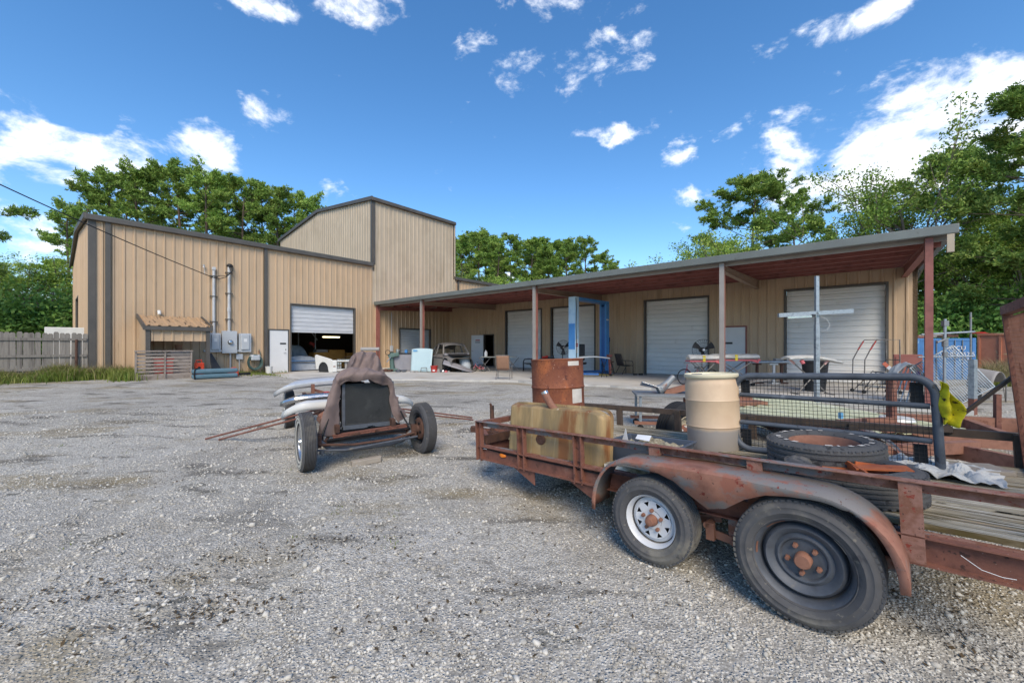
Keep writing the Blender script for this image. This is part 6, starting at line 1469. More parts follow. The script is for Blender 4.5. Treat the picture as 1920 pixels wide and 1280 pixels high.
p = at(1037, 19.6); folding_table('black steel table with red tools before the second roller door', (p[0], p[1], SLAB), TH + R(40), 1.3, .6, .72, 'black_metal', False)
for k, (px, mt, lb_) in enumerate(((1022, 'red_plastic', 'red power tool at one end of the black table'), (1033, 'steel_dark', 'dark grinder in the middle of the black table'))):
    q = at(px, 19.5); one('power_tool', lb_, 'tool', mt, lambda m: (m.tube([(-.15, 0, .06), (.15, 0, .07)], .055, 10), m.box((.1, 0, .11), (.1, .08, .08)), m.tube([(.12, 0, .06), (.2, .05, .03)], .03, 8)), (q[0], q[1], SLAB + .722), R(20), 'tool_body', 'tools on the black table')
# fans
def fan(label, loc, rz, r_, hub, H_):
    t = thing('pedestal_fan', label, 'fan', loc, rz, 'pedestal fans under the canopy')
    cage = MB(); 
    for rr_ in (r_, r_ * .66, r_ * .33):
        cage.tube([(rr_ * math.cos(q), -.07 - .05 * (1 - rr_ / r_), H_ + rr_ * math.sin(q)) for q in [i * math.pi / 16 for i in range(32)]], .008 if rr_ == r_ else .004, 5, closed=True)
    for k in range(30):
        a = k * math.pi / 15; cage.tube([(0, -.13, H_), (r_ * .7 * math.cos(a), -.11, H_ + r_ * .7 * math.sin(a)), (r_ * math.cos(a), -.06, H_ + r_ * math.sin(a)), (r_ * .7 * math.cos(a), .03, H_ + r_ * .7 * math.sin(a))], .0028, 4)
    cg = cage.build('cage', 'wire_dark', t); cg['kind'] = 'stuff'
    for k in range(3):
        a0 = k * 2.094 + .5
        sub(t, 'blade', 'wire_dark', (lambda a0: lambda m: m.grid(lambda a, b: ((.06 + (r_ * .86) * b) * math.cos(a0 + (a - .5) * (.75 - .1 * b)), -.03 - .05 * (a - .5), H_ + (.06 + (r_ * .86) * b) * math.sin(a0 + (a - .5) * (.75 - .1 * b))), 5, 6))(a0), solid=.006)
    sub(t, 'hub', hub, lambda m: m.lathe([(0, .16), (.03, .155), (.045, .13), (.045, .05)], 16, Matrix.Translation((0, 0, H_)) @ Matrix.Rotation(R(90), 4, 'X')), smooth=True)
    sub(t, 'motor', 'black_metal', lambda m: m.tube([(0, .03, H_), (0, .26, H_)], .09, 14), smooth=True)
    sub(t, 'pole', 'black_metal', lambda m: m.tube([(0, .15, .03), (0, .15, H_ - .05)], .022, 8)); sub(t, 'base', 'black_metal', lambda m: m.lathe([(0, .06), (.05, .05), (.26, .02), (.27, 0)], 20, Matrix.Translation((0, .15, 0))), smooth=True)
    return t
p = at(1056, 18.3); fan('grey pedestal fan beside the pale blue lift post', (p[0], p[1], SLAB), R(5), .33, 'tarp_grey', 1.27)
p = at(1318, 14.2); fan('large black pedestal fan before the third roller door', (p[0], p[1], SLAB), R(-12), .375, 'letter_white', 1.20)
# two-post lift
p1_ = Vector((*at(1073, 17.15), SLAB)); p2_ = Vector((*at(1135.5, 19.15), SLAB)); dv = (p2_ - p1_); LFz = math.atan2(dv.y, dv.x); sp = dv.length
LF = thing('two_post_lift', 'blue two-post car lift standing under the canopy', 'car lift', p1_[:], LFz)
HL = 3.46
def lpost(x, s, m1):
    m = MB(); m.b2((x - .02 * s - .01, -.17, 0), (x - .02 * s + .01, .17, HL)); m.b2((x - .02 * s, -.18, 0), (x + .24 * s, -.165, HL)); m.b2((x - .02 * s, .165, 0), (x + .24 * s, .18, HL)); m.b2((x + .225 * s, -.165, 0), (x + .24 * s, -.09, HL)); m.b2((x + .225 * s, .09, 0), (x + .24 * s, .165, HL))
    o = m.build('lift_post', m1, LF); sub(LF, 'base_plate', 'lift_deep', lambda m: m.box((x + .08 * s, 0, .012), (.5, .5, .024)))
    return o
a_ = lpost(0, 1, 'lift_pale'); b_ = lpost(sp, -1, 'lift_blue')
sub(a_, 'carriage', 'lift_deep', lambda m: m.b2((.03, -.15, .9), (.27, .15, 2.1)))
sub(a_, 'cover', 'lift_blue', lambda m: m.b2((-.045, -.16, 1.2), (-.031, .16, 2.3)))
sub(a_, 'hose', 'cable_black', lambda m: m.tube([(.02, -.19, .3), (.04, -.195, 1.4), (.0, -.19, 2.2), (.04, -.19, 3.0), (.0, -.19, 3.4)], .016, 6))
for k in range(7): sub(a_, 'lettering', 'letter_white' if k not in (3, 4) else 'mark_red', (lambda k: lambda m: m.b2((-.0, -.184, 1.05 + k * .085), (.16, -.1805, 1.05 + k * .085 + .06)))(k))
sub(a_, 'control_box', 'yellow_plastic', lambda m: m.b2((.06, -.26, .55), (.20, -.181, .80)), bev=.01)
sub(b_, 'carriage', 'lift_deep', lambda m: m.b2((sp - .22, -.15, .5), (sp - .03, .15, 3.2)))
sub(b_, 'power_unit', 'black_metal', lambda m: (m.tube([(sp + .12, -.05, 1.0), (sp + .12, -.05, 1.55)], .09, 12), m.box((sp + .1, -.05, 1.65), (.16, .18, .2))))
sub(b_, 'stop_bar', 'letter_white', lambda m: m.b2((sp - .24, -.19, 2.55), (sp - .04, -.181, 2.61)))
sub(LF, 'overhead_beam', 'lift_blue', lambda m: (m.b2((.0, -.16, HL - .12), (sp, -.06, HL)), m.bar((.2, -.1, HL - .16), (sp - .2, -.1, HL - .16), .05, .03)))
for s, x in ((1, .2), (-1, sp - .2)):
    for d in (-1, 1): sub(LF, 'swing_arm', 'lift_deep', (lambda s, x, d: lambda m: m.bar((x, d * .1, .14), (x + s * .7, d * .75, .12), .09, .09))(s, x, d))
# hood on trestle, office chair, cardboard, hand truck
p = at(1108, 17.4); t = thing('hood_table', 'silver-grey car hood laid flat on a folding trestle by the lift', 'car hood', (p[0], p[1], SLAB), TH + R(42))
sub(t, 'hood_skin', 'slat_blue', lambda m: m.grid(lambda a, b: ((a - .5) * 1.45, (b - .5) * .95, .82 + .06 * math.cos((a - .5) * 2.6) - .06 * abs(a - .5) ** 2 * 2), 12, 8), smooth=True, solid=.05)
for s in (-1, 1):
    for d in (-1, 1): sub(t, 'leg', 'black_metal', (lambda s, d: lambda m: m.tube([(s * .5 - d * .12, -.3, 0), (s * .5 + d * .12, -.28, .78)], .015, 6))(s, d))
p = at(1089, 18.8); t = thing('office_chair', 'black high-back office chair behind the lift post', 'chair', (p[0], p[1], SLAB), R(160))
sub(t, 'backrest', 'bin_black', lambda m: m.box((0, .22, 1.05), (.46, .08, .75)), bev=.035); sub(t, 'seat', 'bin_black', lambda m: m.box((0, -.02, .52), (.48, .48, .1)), bev=.03); sub(t, 'stem', 'black_metal', lambda m: m.tube([(0, 0, .1), (0, 0, .5)], .03, 8))
for k in range(5): sub(t, 'leg', 'black_metal', (lambda k: lambda m: m.bar((0, 0, .12), (.3 * math.cos(k * 1.257), .3 * math.sin(k * 1.257), .06), .04, .04))(k))
p = at(1117, 18.2); one('cardboard_sheet', 'flattened yellowish cardboard on the floor under the silver hood', 'cardboard', 'boxes_yellow', lambda m: (m.box((0, 0, .02), (1.5, .6, .02), rz=.1), m.box((.3, .1, .05), (.9, .5, .02), rz=-.1, ry=R(3))), (p[0], p[1], SLAB), TH + R(42), 'sheet')
p = at(1144.5, 17.9); t = thing('floor_jack', 'dark red upright engine stand next to the far lift post', 'engine stand', (p[0], p[1], SLAB), R(30))
sub(t, 'mast', 'primer', lambda m: (m.bar((0, 0, .05), (-.06, 0, .85), .08, .08), m.box((-.06, 0, .9), (.22, .14, .12)))); sub(t, 'foot', 'bin_black', lambda m: (m.bar((-.15, -.25, .06), (.18, .3, .06), .07, .06), m.tube([(.08, -.15, .1), (.1, .0, .5), (.02, .05, .8)], .03, 8)))
for k in range(4): sub(t, 'arm', 'pink_red' if k == 1 else 'rust_dark', (lambda k: lambda m: m.tube([(-.06, 0, .25 + .17 * k), (.1 * (-1) ** k, -.1, .3 + .17 * k)], .03, 7))(k))
p = at(1177, 18.3); one('small_tools', 'small black tools lying on the concrete under the brown chair', 'tools', 'black_metal', lambda m: (m.tube([(-.2, 0, .03), (.0, .05, .03)], .03, 7), m.box((.15, 0, .04), (.18, .1, .07)), m.tube([(.3, 0, .03), (.45, .1, .03)], .02, 6)), (p[0] + .45, p[1], SLAB), 0, 'tool')
# wall call box
sub(BLD, 'call_box', 'elec_grey', lambda m: m.b2(fL(pL(730.5), .03, 1.15), fL(pL(735.5), .12, 1.5)), bev=.01)
sub(BLD, 'conduit', 'conduit', lambda m: m.tube([fL(pL(733), .06, 1.5), fL(pL(733), .06, 3.6)], .02, 8))

# ------------------------------------------------------------------ right part of the canopy
p = at(1283, 13.9); bicycle('tricycle', 'old pink tricycle with white wire basket behind the plastic barrel', (p[0], p[1], SLAB), R(12), .85, .26, 'pink_red', (.28, -.2, .45, .42, .36, .3), True)
def gurney(label, loc, rz, L_, padz, mat):
    t = thing('stretcher', label, 'stretcher', loc, rz, 'wheeled stretchers under the canopy')
    sub(t, 'mattress', mat, lambda m: m.grid(lambda a, b: ((a - .5) * L_, (b - .5) * .55 * (1 - .15 * abs(a - .5) ** 3 * 8), padz + .10 * math.cos((b - .5) * 2.6) + .03 * mnoise.noise((a * 6, b * 4, 2))), 20, 8), solid=.10, smooth=True)
    sub(t, 'frame', 'pink_red', lambda m: m.tube([(-L_ / 2, -.27, padz - .06), (L_ / 2, -.27, padz - .06), (L_ / 2, .27, padz - .06), (-L_ / 2, .27, padz - .06)], .022, 8, closed=True))
    for s in (-1, 1):
        for d in (-1, 1):
            sub(t, 'leg', 'chair_frame', (lambda s, d: lambda m: m.tube([(d * L_ * .36, s * .24, padz - .07), (-d * L_ * .34, s * .24, .16)], .016, 7))(s, d))
            sub(t, 'caster', 'black_metal', (lambda s, d: lambda m: (m.lathe([(0, -.02), (.075, -.02), (.075, .02), (0, .02)], 16, Matrix.Translation((d * L_ * .34, s * .24, .078)) @ AXY), m.tube([(d * L_ * .34, s * .24, .08), (d * L_ * .34, s * .24, .2)], .02, 6)))(s, d))
    sub(t, 'strap', 'yellow_plastic', lambda m: m.box((-.05, -.28, padz + .03), (.08, .03, .2)))
    sub(t, 'side_arm', 'pink_red', lambda m: m.tube([(L_ * .3, -.3, padz - .05), (L_ * .42, -.33, padz - .12), (L_ * .46, -.3, padz - .02)], .035, 8))
    return t
p = at(1376, 13.6); gurney('wheeled stretcher with cream mattress beside the canopy post', (p[0], p[1], SLAB), R(-4), 1.45, .92, 'white_cloth')
p = at(1318, 13.2); gurney('wheeled stretcher with white sheet heaped up, before the black fan', (p[0], p[1], SLAB), R(-8), .95, .90, 'white_cloth')
p = at(1441, 14.3); t = thing('pipe_bench', 'long grey steel pipe resting on T-shaped stands by the wall', 'pipe', (p[0], p[1], SLAB), R(-3))
sub(t, 'pipe', 'galv', lambda m: m.tube([(-.68, 0, .76), (.70, 0, .77)], .055, 12), smooth=True)
for x in (-.4, .18, .45): sub(t, 'stand', 'white_paint' if x == .18 else 'rust_dark', (lambda x: lambda m: (m.bar((x, 0, 0), (x, 0, .7), .07, .07), m.bar((x - .14, 0, .69), (x + .14, 0, .69), .07, .05), m.box((x, 0, .02), (.3, .3, .04))))(x))
sub(t, 'tray', 'tarp_grey', lambda m: m.box((.35, .02, .86), (.28, .16, .07)), bev=.01)
p = at(1430, 13.2); one('grey_plank', 'grey board sloping on the floor under the steel pipe', 'board', 'tarp_grey', lambda m: m.box((0, 0, .22), (1.0, .3, .04), ry=R(-10)), (p[0], p[1], SLAB), R(-5), 'board', bev=.005)
# board with white cover and crossed legs; black bin behind it
p = at(1524, 11.1); t = thing('ironing_board', 'folding board with loose white cover and crossed legs with pink ends', 'folding board', (p[0], p[1], SLAB), R(-6))
def ib(u_, v_):
    w = .22 * (1 - max(0, (u_ - .62) / .38) ** 2 * .85); return (-.72 + 1.48 * u_, (v_ - .5) * 2 * w, 1.03 - .13 * u_ ** 2 + .05 * math.sin(u_ * 3.2) + .025 * mnoise.noise((u_ * 6, v_ * 4, 1)) - .04 * abs(v_ - .5) * 2)
sub(t, 'cover', 'white_cloth', lambda m: m.grid(ib, 30, 10), smooth=True, solid=.05)
for s in (-1, 1):
    sub(t, 'leg', 'chair_frame', (lambda s: lambda m: (m.tube([(-.45 * s - .1, .1 * s, .97), (.45 * s - .02, .1 * s, .02)], .018, 8), m.tube([(.45 * s - .02, -.2, .02), (.45 * s - .02, .2, .02)], .016, 7)))(s))
    sub(t, 'leg_sleeve', 'pink_pale', (lambda s: lambda m: m.tube([(-.45 * s - .1, .1 * s, .97), (-.33 * s - .09, .1 * s, .84)], .032, 8))(s))
sub(t, 'brace', 'pink_red', lambda m: m.tube([(-.38, -.14, .95), (-.33, -.14, .86)], .05, 10))
p = at(1528, 11.9); t = thing('trash_bin', 'black plastic trash bin behind the white covered board', 'bin', (p[0], p[1], SLAB), 0)
sub(t, 'bin_body', 'bin_black', lambda m: m.lathe([(0, 0), (.25, 0), (.33, .86), (.355, .86), (.355, .90), (.31, .90), (.24, .03), (0, .03)], 28), smooth=True); sub(t, 'handle', 'bin_black', lambda m: m.box((0, -.34, .72), (.16, .05, .04)), bev=.01)
# galvanised cross post
p = at(1531.5, 8.6); g_ = gzf(*p); t = thing('steel_cross', 'tall galvanised steel post with a crossarm standing in the yard', 'post', (p[0], p[1], g_), R(-5))
sub(t, 'upright', 'galv', lambda m: m.b2((-.04, -.04, 0), (.04, .04, 1.95 - g_)), bev=.004); sub(t, 'upright_top', 'galv', lambda m: m.b2((-.033, -.033, 1.95 - g_), (.033, .033, 3.0 - g_)), bev=.004)
sub(t, 'crossarm', 'galv', lambda m: m.bar((-.82, -.06, 2.155 - g_), (.68, -.06, 2.24 - g_), .06, .085)); sub(t, 'crossarm_cover', 'chrome', lambda m: m.bar((-.66, -.10, 2.10 - g_), (-.08, -.10, 2.13 - g_), .03, .04))
sub(t, 'insulator', 'mark_dark', lambda m: m.b2((-.16, -.13, 2.11 - g_), (-.1, -.091, 2.17 - g_))); sub(t, 'wire', 'white_paint', lambda m: m.tube([(.05, -.06, 2.13 - g_), (.16, -.09, 2.05 - g_), (.20, -.1, 1.94 - g_), (.14, -.1, 1.84 - g_), (.08, -.06, 1.8 - g_)], .005, 5))
sub(t, 'cross_bolt', 'chrome', lambda m: (m.tube([(-.03, -.12, 2.2 - g_), (-.03, .05, 2.2 - g_)], .014, 8),)); sub(t, 'foot', 'galv', lambda m: (m.bar((-.45, 0, .03), (.45, 0, .03), .08, .06), m.bar((0, -.4, .03), (0, .4, .03), .08, .06)))
# rolling ladder
p = at(1640, 11.4); t = thing('rolling_ladder', 'thin steel-tube rolling ladder before the fourth roller door', 'ladder', (p[0], p[1], SLAB), R(-10))
for s in (-1, 1):
    sub(t, 'handrail', 'chair_frame', (lambda s: lambda m: m.tube([(-.42, s * .25, .0), (-.40, s * .25, .95), (-.20, s * .25, 1.38), (-.10, s * .25, 1.52), (.45, s * .25, 1.52), (.47, s * .25, .02)], .015, 7))(s), smooth=True)
    sub(t, 'stringer', 'chair_frame', (lambda s: lambda m: (m.tube([(-.40, s * .25, .03), (.1, s * .25, .60), (.12, s * .25, .62)], .015, 7), m.tube([(-.15, s * .25, .02), (.20, s * .25, .58), (.47, s * .25, .6)], .014, 7)))(s), smooth=True)
    sub(t, 'grip', 'mark_red', (lambda s: lambda m: m.tube([(-.27, s * .25, 1.23), (-.13, s * .25, 1.48)], .019, 7))(s))
for k in range(3): sub(t, 'tread', 'galv_rusty', (lambda k: lambda m: m.b2((-.3 + .2 * k, -.24, .2 + .19 * k), (-.1 + .2 * k, .24, .225 + .19 * k)))(k))
for z in (.95, .6): sub(t, 'cross_rail', 'chair_frame', (lambda z: lambda m: m.tube([(.47, -.25, z), (.47, .25, z)], .013, 6))(z))
for x in (-.42, .47):
    for s in (-1, 1): sub(t, 'caster', 'black_metal', (lambda x, s: lambda m: m.lathe([(0, -.015), (.05, -.015), (.05, .015), (0, .015)], 12, Matrix.Translation((x, s * .25, .05)) @ AXY))(x, s))
# striped barricade board, brown cabinet
p = at(1676, 10.2); t = thing('barricade', 'small orange and white striped board on an angled leg', 'barricade', (p[0], p[1], gzf(*p)), R(-15))
for k in range(5): sub(t, 'stripe', 'stripe_orange' if k % 2 == 0 else 'letter_white', (lambda k: lambda m: m.bar((-.22 + .09 * k, 0, .98 - .095 * k), (-.13 + .09 * k, 0, .885 - .095 * k), .02, .085, (0, 0, 1)))(k))
sub(t, 'leg', 'chair_frame', lambda m: (m.tube([(.1, .05, .78), (-.16, .1, 0)], .018, 7), m.tube([(.05, .03, .8), (.2, .3, 0)], .018, 7)))
p = at(1701, 12.3); t = thing('brown_cabinet', 'dark brown steel cabinet at the wing corner', 'cabinet', (p[0], p[1], gzf(*p)), TH)
sub(t, 'carcass', 'primer_deck', lambda m: m.box((0, 0, .57), (.62, .5, 1.14)), bev=.01); sub(t, 'door', 'primer_deck', lambda m: m.box((0, -.262, .57), (.54, .02, 1.0))); sub(t, 'handle', 'chrome', lambda m: m.tube([(.18, -.28, .55), (.18, -.28, .7)], .012, 6))
# heap of folded aluminium chairs under a white cover
p = at(1700, 9.6); t = thing('folded_chairs', 'folded aluminium chairs leaning together under a white cover', 'folding chairs', (p[0], p[1], gzf(*p)), R(-12))
for k in range(7):
    sub(t, 'chair_frame', 'galv', (lambda k: lambda m: m.tube([(-.42 + .10 * k, -.05 * k, 0), (-.18 + .085 * k, -.02 * k, .62), (-.05 + .07 * k, 0, .95 - .03 * k), (.08 + .06 * k, .03, .92 - .04 * k), (.16 + .05 * k, .1, .55), (.12 + .06 * k, .2, 0)], .014, 7))(k), smooth=True)
sub(t, 'cover', 'white_cloth', lambda m: m.grid(lambda a, b: (-.28 + .52 * a, -.12 + .34 * b, 1.03 - .22 * (a - .55) ** 2 * 4 - .08 * abs(b - .5) + .05 * mnoise.noise((a * 5, b * 5, 3))), 18, 12), smooth=True, solid=.01)
sub(t, 'strap', 'purple_cloth', lambda m: m.tube([(.12, -.14, .84), (.15, -.17, .6), (.2, -.15, .38)], .035, 7))
# leaning gate grid
GT = thing('metal_grate', 'galvanised bar grate leaning askew beside the rusty post', 'grate', (0, 0, 0)); p = at(1778, 8.9); GT.location = (p[0] + .02, p[1], gzf(*p) + .02); GT.rotation_euler = (R(-16), R(-31), R(-8))
gw_, gh_ = 1.02, 1.10
for k in range(23): sub(GT, 'bar', 'galv', (lambda k: lambda m: m.tube([(gw_ * k / 22, 0, 0), (gw_ * k / 22, 0, gh_)], .009 if k % 22 else .016, 6))(k))
for k in range(9): sub(GT, 'cross_wire', 'galv', (lambda k: lambda m: m.tube([(0, .012, gh_ * k / 8), (gw_, .012, gh_ * k / 8)], .005 if k % 8 else .014, 6))(k))
# pipe stand
p = at(1781, 8.9); t = thing('pipe_stand', 'galvanised pipe stand with clamps and two crossbars', 'stand', (p[0], p[1] + .1, gzf(*p)), R(-4))
sub(t, 'pole', 'galv', lambda m: m.tube([(-.02, 0, 0), (.0, 0, 2.05)], .028, 10)); sub(t, 'clamp', 'galv_rusty', lambda m: (m.tube([(0, 0, 1.42), (0, 0, 1.62)], .055, 10), m.tube([(-.0, -.03, 1.60), (-.22, -.06, 1.52)], .022, 8), m.box((.0, 0, 1.95), (.1, .08, .12)), m.tube([(0, 0, 1.2), (0, 0, 1.3)], .05, 10)))
sub(t, 'crossbar', 'galv', lambda m: m.tube([(-.48, .02, 1.70), (.62, .0, 1.76)], .022, 8)); sub(t, 'crossbar', 'galv', lambda m: m.tube([(-.55, .02, 1.19), (.62, .0, 1.21)], .018, 8)); sub(t, 'foot', 'galv_rusty', lambda m: m.box((-.02, 0, .02), (.36, .36, .04))); sub(t, 'thin_rod', 'galv_rusty', lambda m: m.tube([(.57, .03, 1.1), (.57, .03, 2.2)], .018, 8))
p = at(1824, 8.35); t = thing('square_post', 'galvanised square post with rusted foot standing in the gravel', 'post', (p[0], p[1], gzf(*p)), R(12))
sub(t, 'post_upper', 'galv', lambda m: m.b2((-.05, -.05, .34), (.05, .05, 1.16)), bev=.004); sub(t, 'post_foot', 'rust', lambda m: m.b2((-.048, -.048, 0), (.048, .048, .34)))
# wheelbarrow
p = at(1848, 10.2); t = thing('wheelbarrow', 'grey steel wheelbarrow tub tipped up on its legs', 'wheelbarrow', (p[0], p[1], gzf(*p)), R(20))
sub(t, 'tub', 'tarp_grey', lambda m: m.grid(lambda a, b: (-.38 + .70 * a + .1 * b, -.25 + .5 * b, .36 + .42 * math.sin(a * 3.14) ** .6 * (b * .2 + .8) + .12 * a), 14, 8), smooth=True, solid=.012)
sub(t, 'frame', 'chair_frame', lambda m: (m.tube([(-.4, -.2, .12), (.3, -.25, .5), (.62, -.25, .72)], .018, 7), m.tube([(-.4, .2, .12), (.3, .25, .5), (.62, .25, .72)], .018, 7)))
for s in (-1, 1): sub(t, 'leg', 'chair_frame', (lambda s: lambda m: m.tube([(.12, s * .25, .45), (.24, s * .26, 0), (.3, s * .25, .5)], .016, 7))(s))
sub(t, 'wheel', 'rubber_black', lambda m: m.lathe(tyre_prof(.18, .09, .09), 22, Matrix.Translation((-.45, 0, .18)) @ AXY, close=True), smooth=True)

# ------------------------------------------------------------------ beyond the trailer: parts table, stripped truck frame
p = at(1238, 7.1); t = thing('parts_table', 'grey rolling steel table holding chrome trim', 'table', (p[0], p[1], gzf(*p)), R(-10))
sub(t, 'table_top', 'galv_rusty', lambda m: m.b2((-.45, -.35, .60), (.55, .35, .635)), bev=.004)
for x in (-.38, .48):
    for y in (-.3, .3):
        sub(t, 'leg', 'galv' if x < 0 else 'rust', (lambda x, y: lambda m: m.bar((x, y, .14), (x, y, .60), .04, .04))(x, y)); sub(t, 'caster', 'black_metal', (lambda x, y: lambda m: m.lathe([(0, -.02), (.055, -.02), (.055, .02), (0, .02)], 14, Matrix.Translation((x, y, .058)) @ AXY))(x, y))
sub(t, 'base_rail', 'rust_orange', lambda m: (m.b2((-.48, -.33, .12), (.55, -.27, .17)), m.b2((-.48, .27, .12), (.55, .33, .17))))
tz = gzf(*p) + .637
one('chrome_trim', 'curved chrome trim piece at one end of the parts table', 'car part', 'chrome', lambda m: m.grid(lambda a, b: (-.16 + .34 * a, -.1 + .2 * b, .01 + .20 * (1 - a * .55) * (1 - b * .4)), 8, 6), (p[0] - .2, p[1] - .05, tz), R(-10), 'trim', smooth=True, solid=.012)
one('exhaust_tip', 'dented steel exhaust elbow on the parts table', 'exhaust pipe', 'galv_rusty', lambda m: m.tube([(-.10, 0, .06), (-.02, 0, .10), (.10, .02, .20), (.19, .04, .29)], [.085, .075, .055, .05], 14), (p[0] + .02, p[1] - .1, tz), 0, 'elbow', smooth=True)
one('rusty_bracket', 'orange-rust bent bracket on the parts table by the barrel', 'bracket', 'rust_orange', lambda m: (m.box((.1, 0, .09), (.5, .22, .02), ry=R(-16)), m.box((.1, -.11, .07), (.5, .02, .1), ry=R(-16))), (p[0] + .2, p[1], tz), R(-8), 'bracket', bev=.004)
wl_ = thing('spare_wheel_assembly', 'old truck wheel with cream rim and rusty hub behind trailer', 'wheel', (*at(1278, 5.15), 0), R(-62)); wl_.location.z = gzf(wl_.location.x, wl_.location.y)
link('tyre', tyre_mesh(.385, .215, .23, 4, 56, 'rubber_black', .010, Matrix.Translation((0, 0, .385)) @ AXX), wl_)
MW = Matrix.Translation((0, 0, .385)) @ AXX
m = MB()
for s in (-1, 1):
    m.lathe([(.215, s * .085), (.205, s * .09), (.195, s * .06), (.16, s * .02), (.13, s * .03)], 40, MW); vent_disc(m, .075, .17, 6, MW, s * .028)
m.build('rim', 'rim_cream', wl_, smooth=True)
m = MB()
for s in (-1, 1): m.lathe([(0, s * .075), (.06, s * .07), (.09, s * .04), (.095, s * .029)], 24, MW)
m.build('hub', 'rust', wl_, smooth=True)
for k in range(6):
    m = MB(); a = k * 1.047; m.tube([MW @ Vector((.075 * math.cos(a), .075 * math.sin(a), -.07)), MW @ Vector((.075 * math.cos(a), .075 * math.sin(a), .07))], .012, 8); m.build('lug_nut', 'letter_white', wl_)
# stripped truck frame with pale yellow bed floor
ex = Vector((.155, -.988, 0)); org = Vector((3.20, 6.9, 0)); FR = thing('stripped_truck', 'rusty stripped truck frame carrying a pale yellow ribbed bed floor', 'truck frame', (org.x, org.y, 0.0), math.atan2(ex.y, ex.x))   # local x runs towards the camera, y to the right (+)
bw = 1.75
for k in range(8):
    y0_ = .02 + k * bw / 8; 
    def pan(m, y0_=y0_):
        w = bw / 8; prof = [(0, 0), (.03, .035), (.09, .035), (.12, 0), (w - .004, 0)]
        m.add([(0, y0_ + a, .56 + z) for a, z in prof] + [(2.6, y0_ + a, .51 + z) for a, z in prof], [(i, i + 1, 6 + i, 5 + i) for i in range(4)])
    m = MB(); pan(m); m.build('floor_panel', 'pale_yellow', FR, solid=.006)
sub(FR, 'side_skirt', 'pale_yellow', lambda m: m.add([(0, 0, .56), (2.6, 0, .51), (2.6, -.01, .37), (0, -.01, .40), (0, .012, .56), (2.6, .012, .51), (2.6, .002, .37), (0, .002, .40)], [(0, 3, 2, 1), (4, 5, 6, 7), (0, 1, 5, 4), (2, 3, 7, 6), (1, 2, 6, 5), (3, 0, 4, 7)]))
for y in (.35, 1.25):
    sub(FR, 'frame_rail', 'rust_orange', (lambda y: lambda m: (m.bar((-.4, y, .38), (3.3, y, .34), .06, .16), m.bar((3.3, y, .34), (4.6, y + .0, .30), .06, .15)))(y))
for x in (.3, 1.5, 2.8, 3.7): sub(FR, 'cross_member', 'rust_orange', (lambda x: lambda m: m.bar((x, .25, .40), (x, 1.45, .40), .10, .12))(x))
for x, y in ((.55, .38), (2.35, .75)):
    sub(FR, 'rust_plate', 'rust_orange', (lambda x, y: lambda m: (m.box((x, y, .615 - .019 * x), (.55, .55, .05), rz=.1), m.box((x + .02, y, .66 - .019 * x), (.06, .4, .08))))(x, y))
sub(FR, 'stub_post', 'rust', lambda m: m.bar((2.35, .95, .55), (2.35, .95, 1.12), .07, .07)); sub(FR, 'sensor', 'tape_blue', lambda m: m.box((2.2, .42, .66), (.035, .035, .07)))
sub(FR, 'white_lid', 'white_paint', lambda m: m.lathe([(0, .05), (.16, .04), (.18, 0), (.17, 0)], 24, Matrix.Translation((2.1, 1.35, .56))), smooth=True)
# rusty fork frame towards the right edge
p = at(1800, 5.6); t = thing('scrap_skid', 'bright rust steel frame with upright stubs lying in the gravel', 'steel frame', (p[0], p[1], gzf(*p)), R(-16))
sub(t, 'beam', 'rust_orange', lambda m: m.bar((-.9, -.35, .28), (2.2, -.55, .25), .08, .22)); sub(t, 'beam', 'rust_orange', lambda m: m.bar((-.7, .5, .34), (2.0, .55, .32), .08, .2))
for x, y, h in ((.75, .5, .78), (1.1, .1, .70)): sub(t, 'upright', 'rust', (lambda x, y, h: lambda m: m.bar((x, y, .2), (x, y, h), .06, .06))(x, y, h))
for x in (-.45, .25, .95): sub(t, 'cross_member', 'rust_orange', (lambda x: lambda m: m.bar((x, -.4, .30), (x + .15, .52, .34), .09, .12))(x))
sub(t, 'long_rod', 'rust', lambda m: m.tube([(-.3, 1.3, .05), (2.0, 1.0, .05)], .02, 6))
p = at(1781, 5.3); one('dark_block', 'small dark wooden block on the gravel beyond the trailer', 'block', 'rust_dark', lambda m: m.box((0, 0, .04), (.16, .09, .08)), (p[0], p[1], gzf(*p)), R(-20), 'block', bev=.006)

# ------------------------------------------------------------------ shipping containers at the far right
def letters(t, s, x, z, size, y):
    cu = bpy.data.curves.new('lettering', 'FONT'); cu.body = s; cu.size = size; cu.extrude = .004; cu.materials.append(MATS['letter_white'])
    tmp = bpy.data.objects.new('tmp_text', cu); COL.objects.link(tmp); bpy.context.view_layer.update()
    me = bpy.data.meshes.new_from_object(tmp.evaluated_get(bpy.context.evaluated_depsgraph_get())); bpy.data.objects.remove(tmp)
    me.materials.clear(); me.materials.append(MATS['letter_white'])
    link('lettering', me, t, loc=(x, y, z), rot=(R(90), 0, 0))
xa, ya = at(1718, 19.6); xb, yb = at(1828.5, 19.0); zb = gzf(xb, yb)
BC = thing('shipping_container', 'blue shipping container with white code letters beyond the wing', 'container', (xa, ya, zb), math.atan2(yb - ya, xb - xa)); cw = math.hypot(xb - xa, yb - ya); chh = 1.86 - zb
sub(BC, 'shell', 'container_blue', lambda m: m.b2((0, .03, 0), (cw, 6, chh)))
for x in (0.06, cw - .06): sub(BC, 'corner_post', 'container_blue', (lambda x: lambda m: m.b2((x - .07, -.04, 0), (x + .07, .028, chh + .01)))(x))
sub(BC, 'header', 'container_blue', lambda m: m.b2((0.14, -.03, chh - .13), (cw - .14, .028, chh))); sub(BC, 'sill', 'container_blue', lambda m: m.b2((0.14, -.03, 0), (cw - .14, .028, .14)))
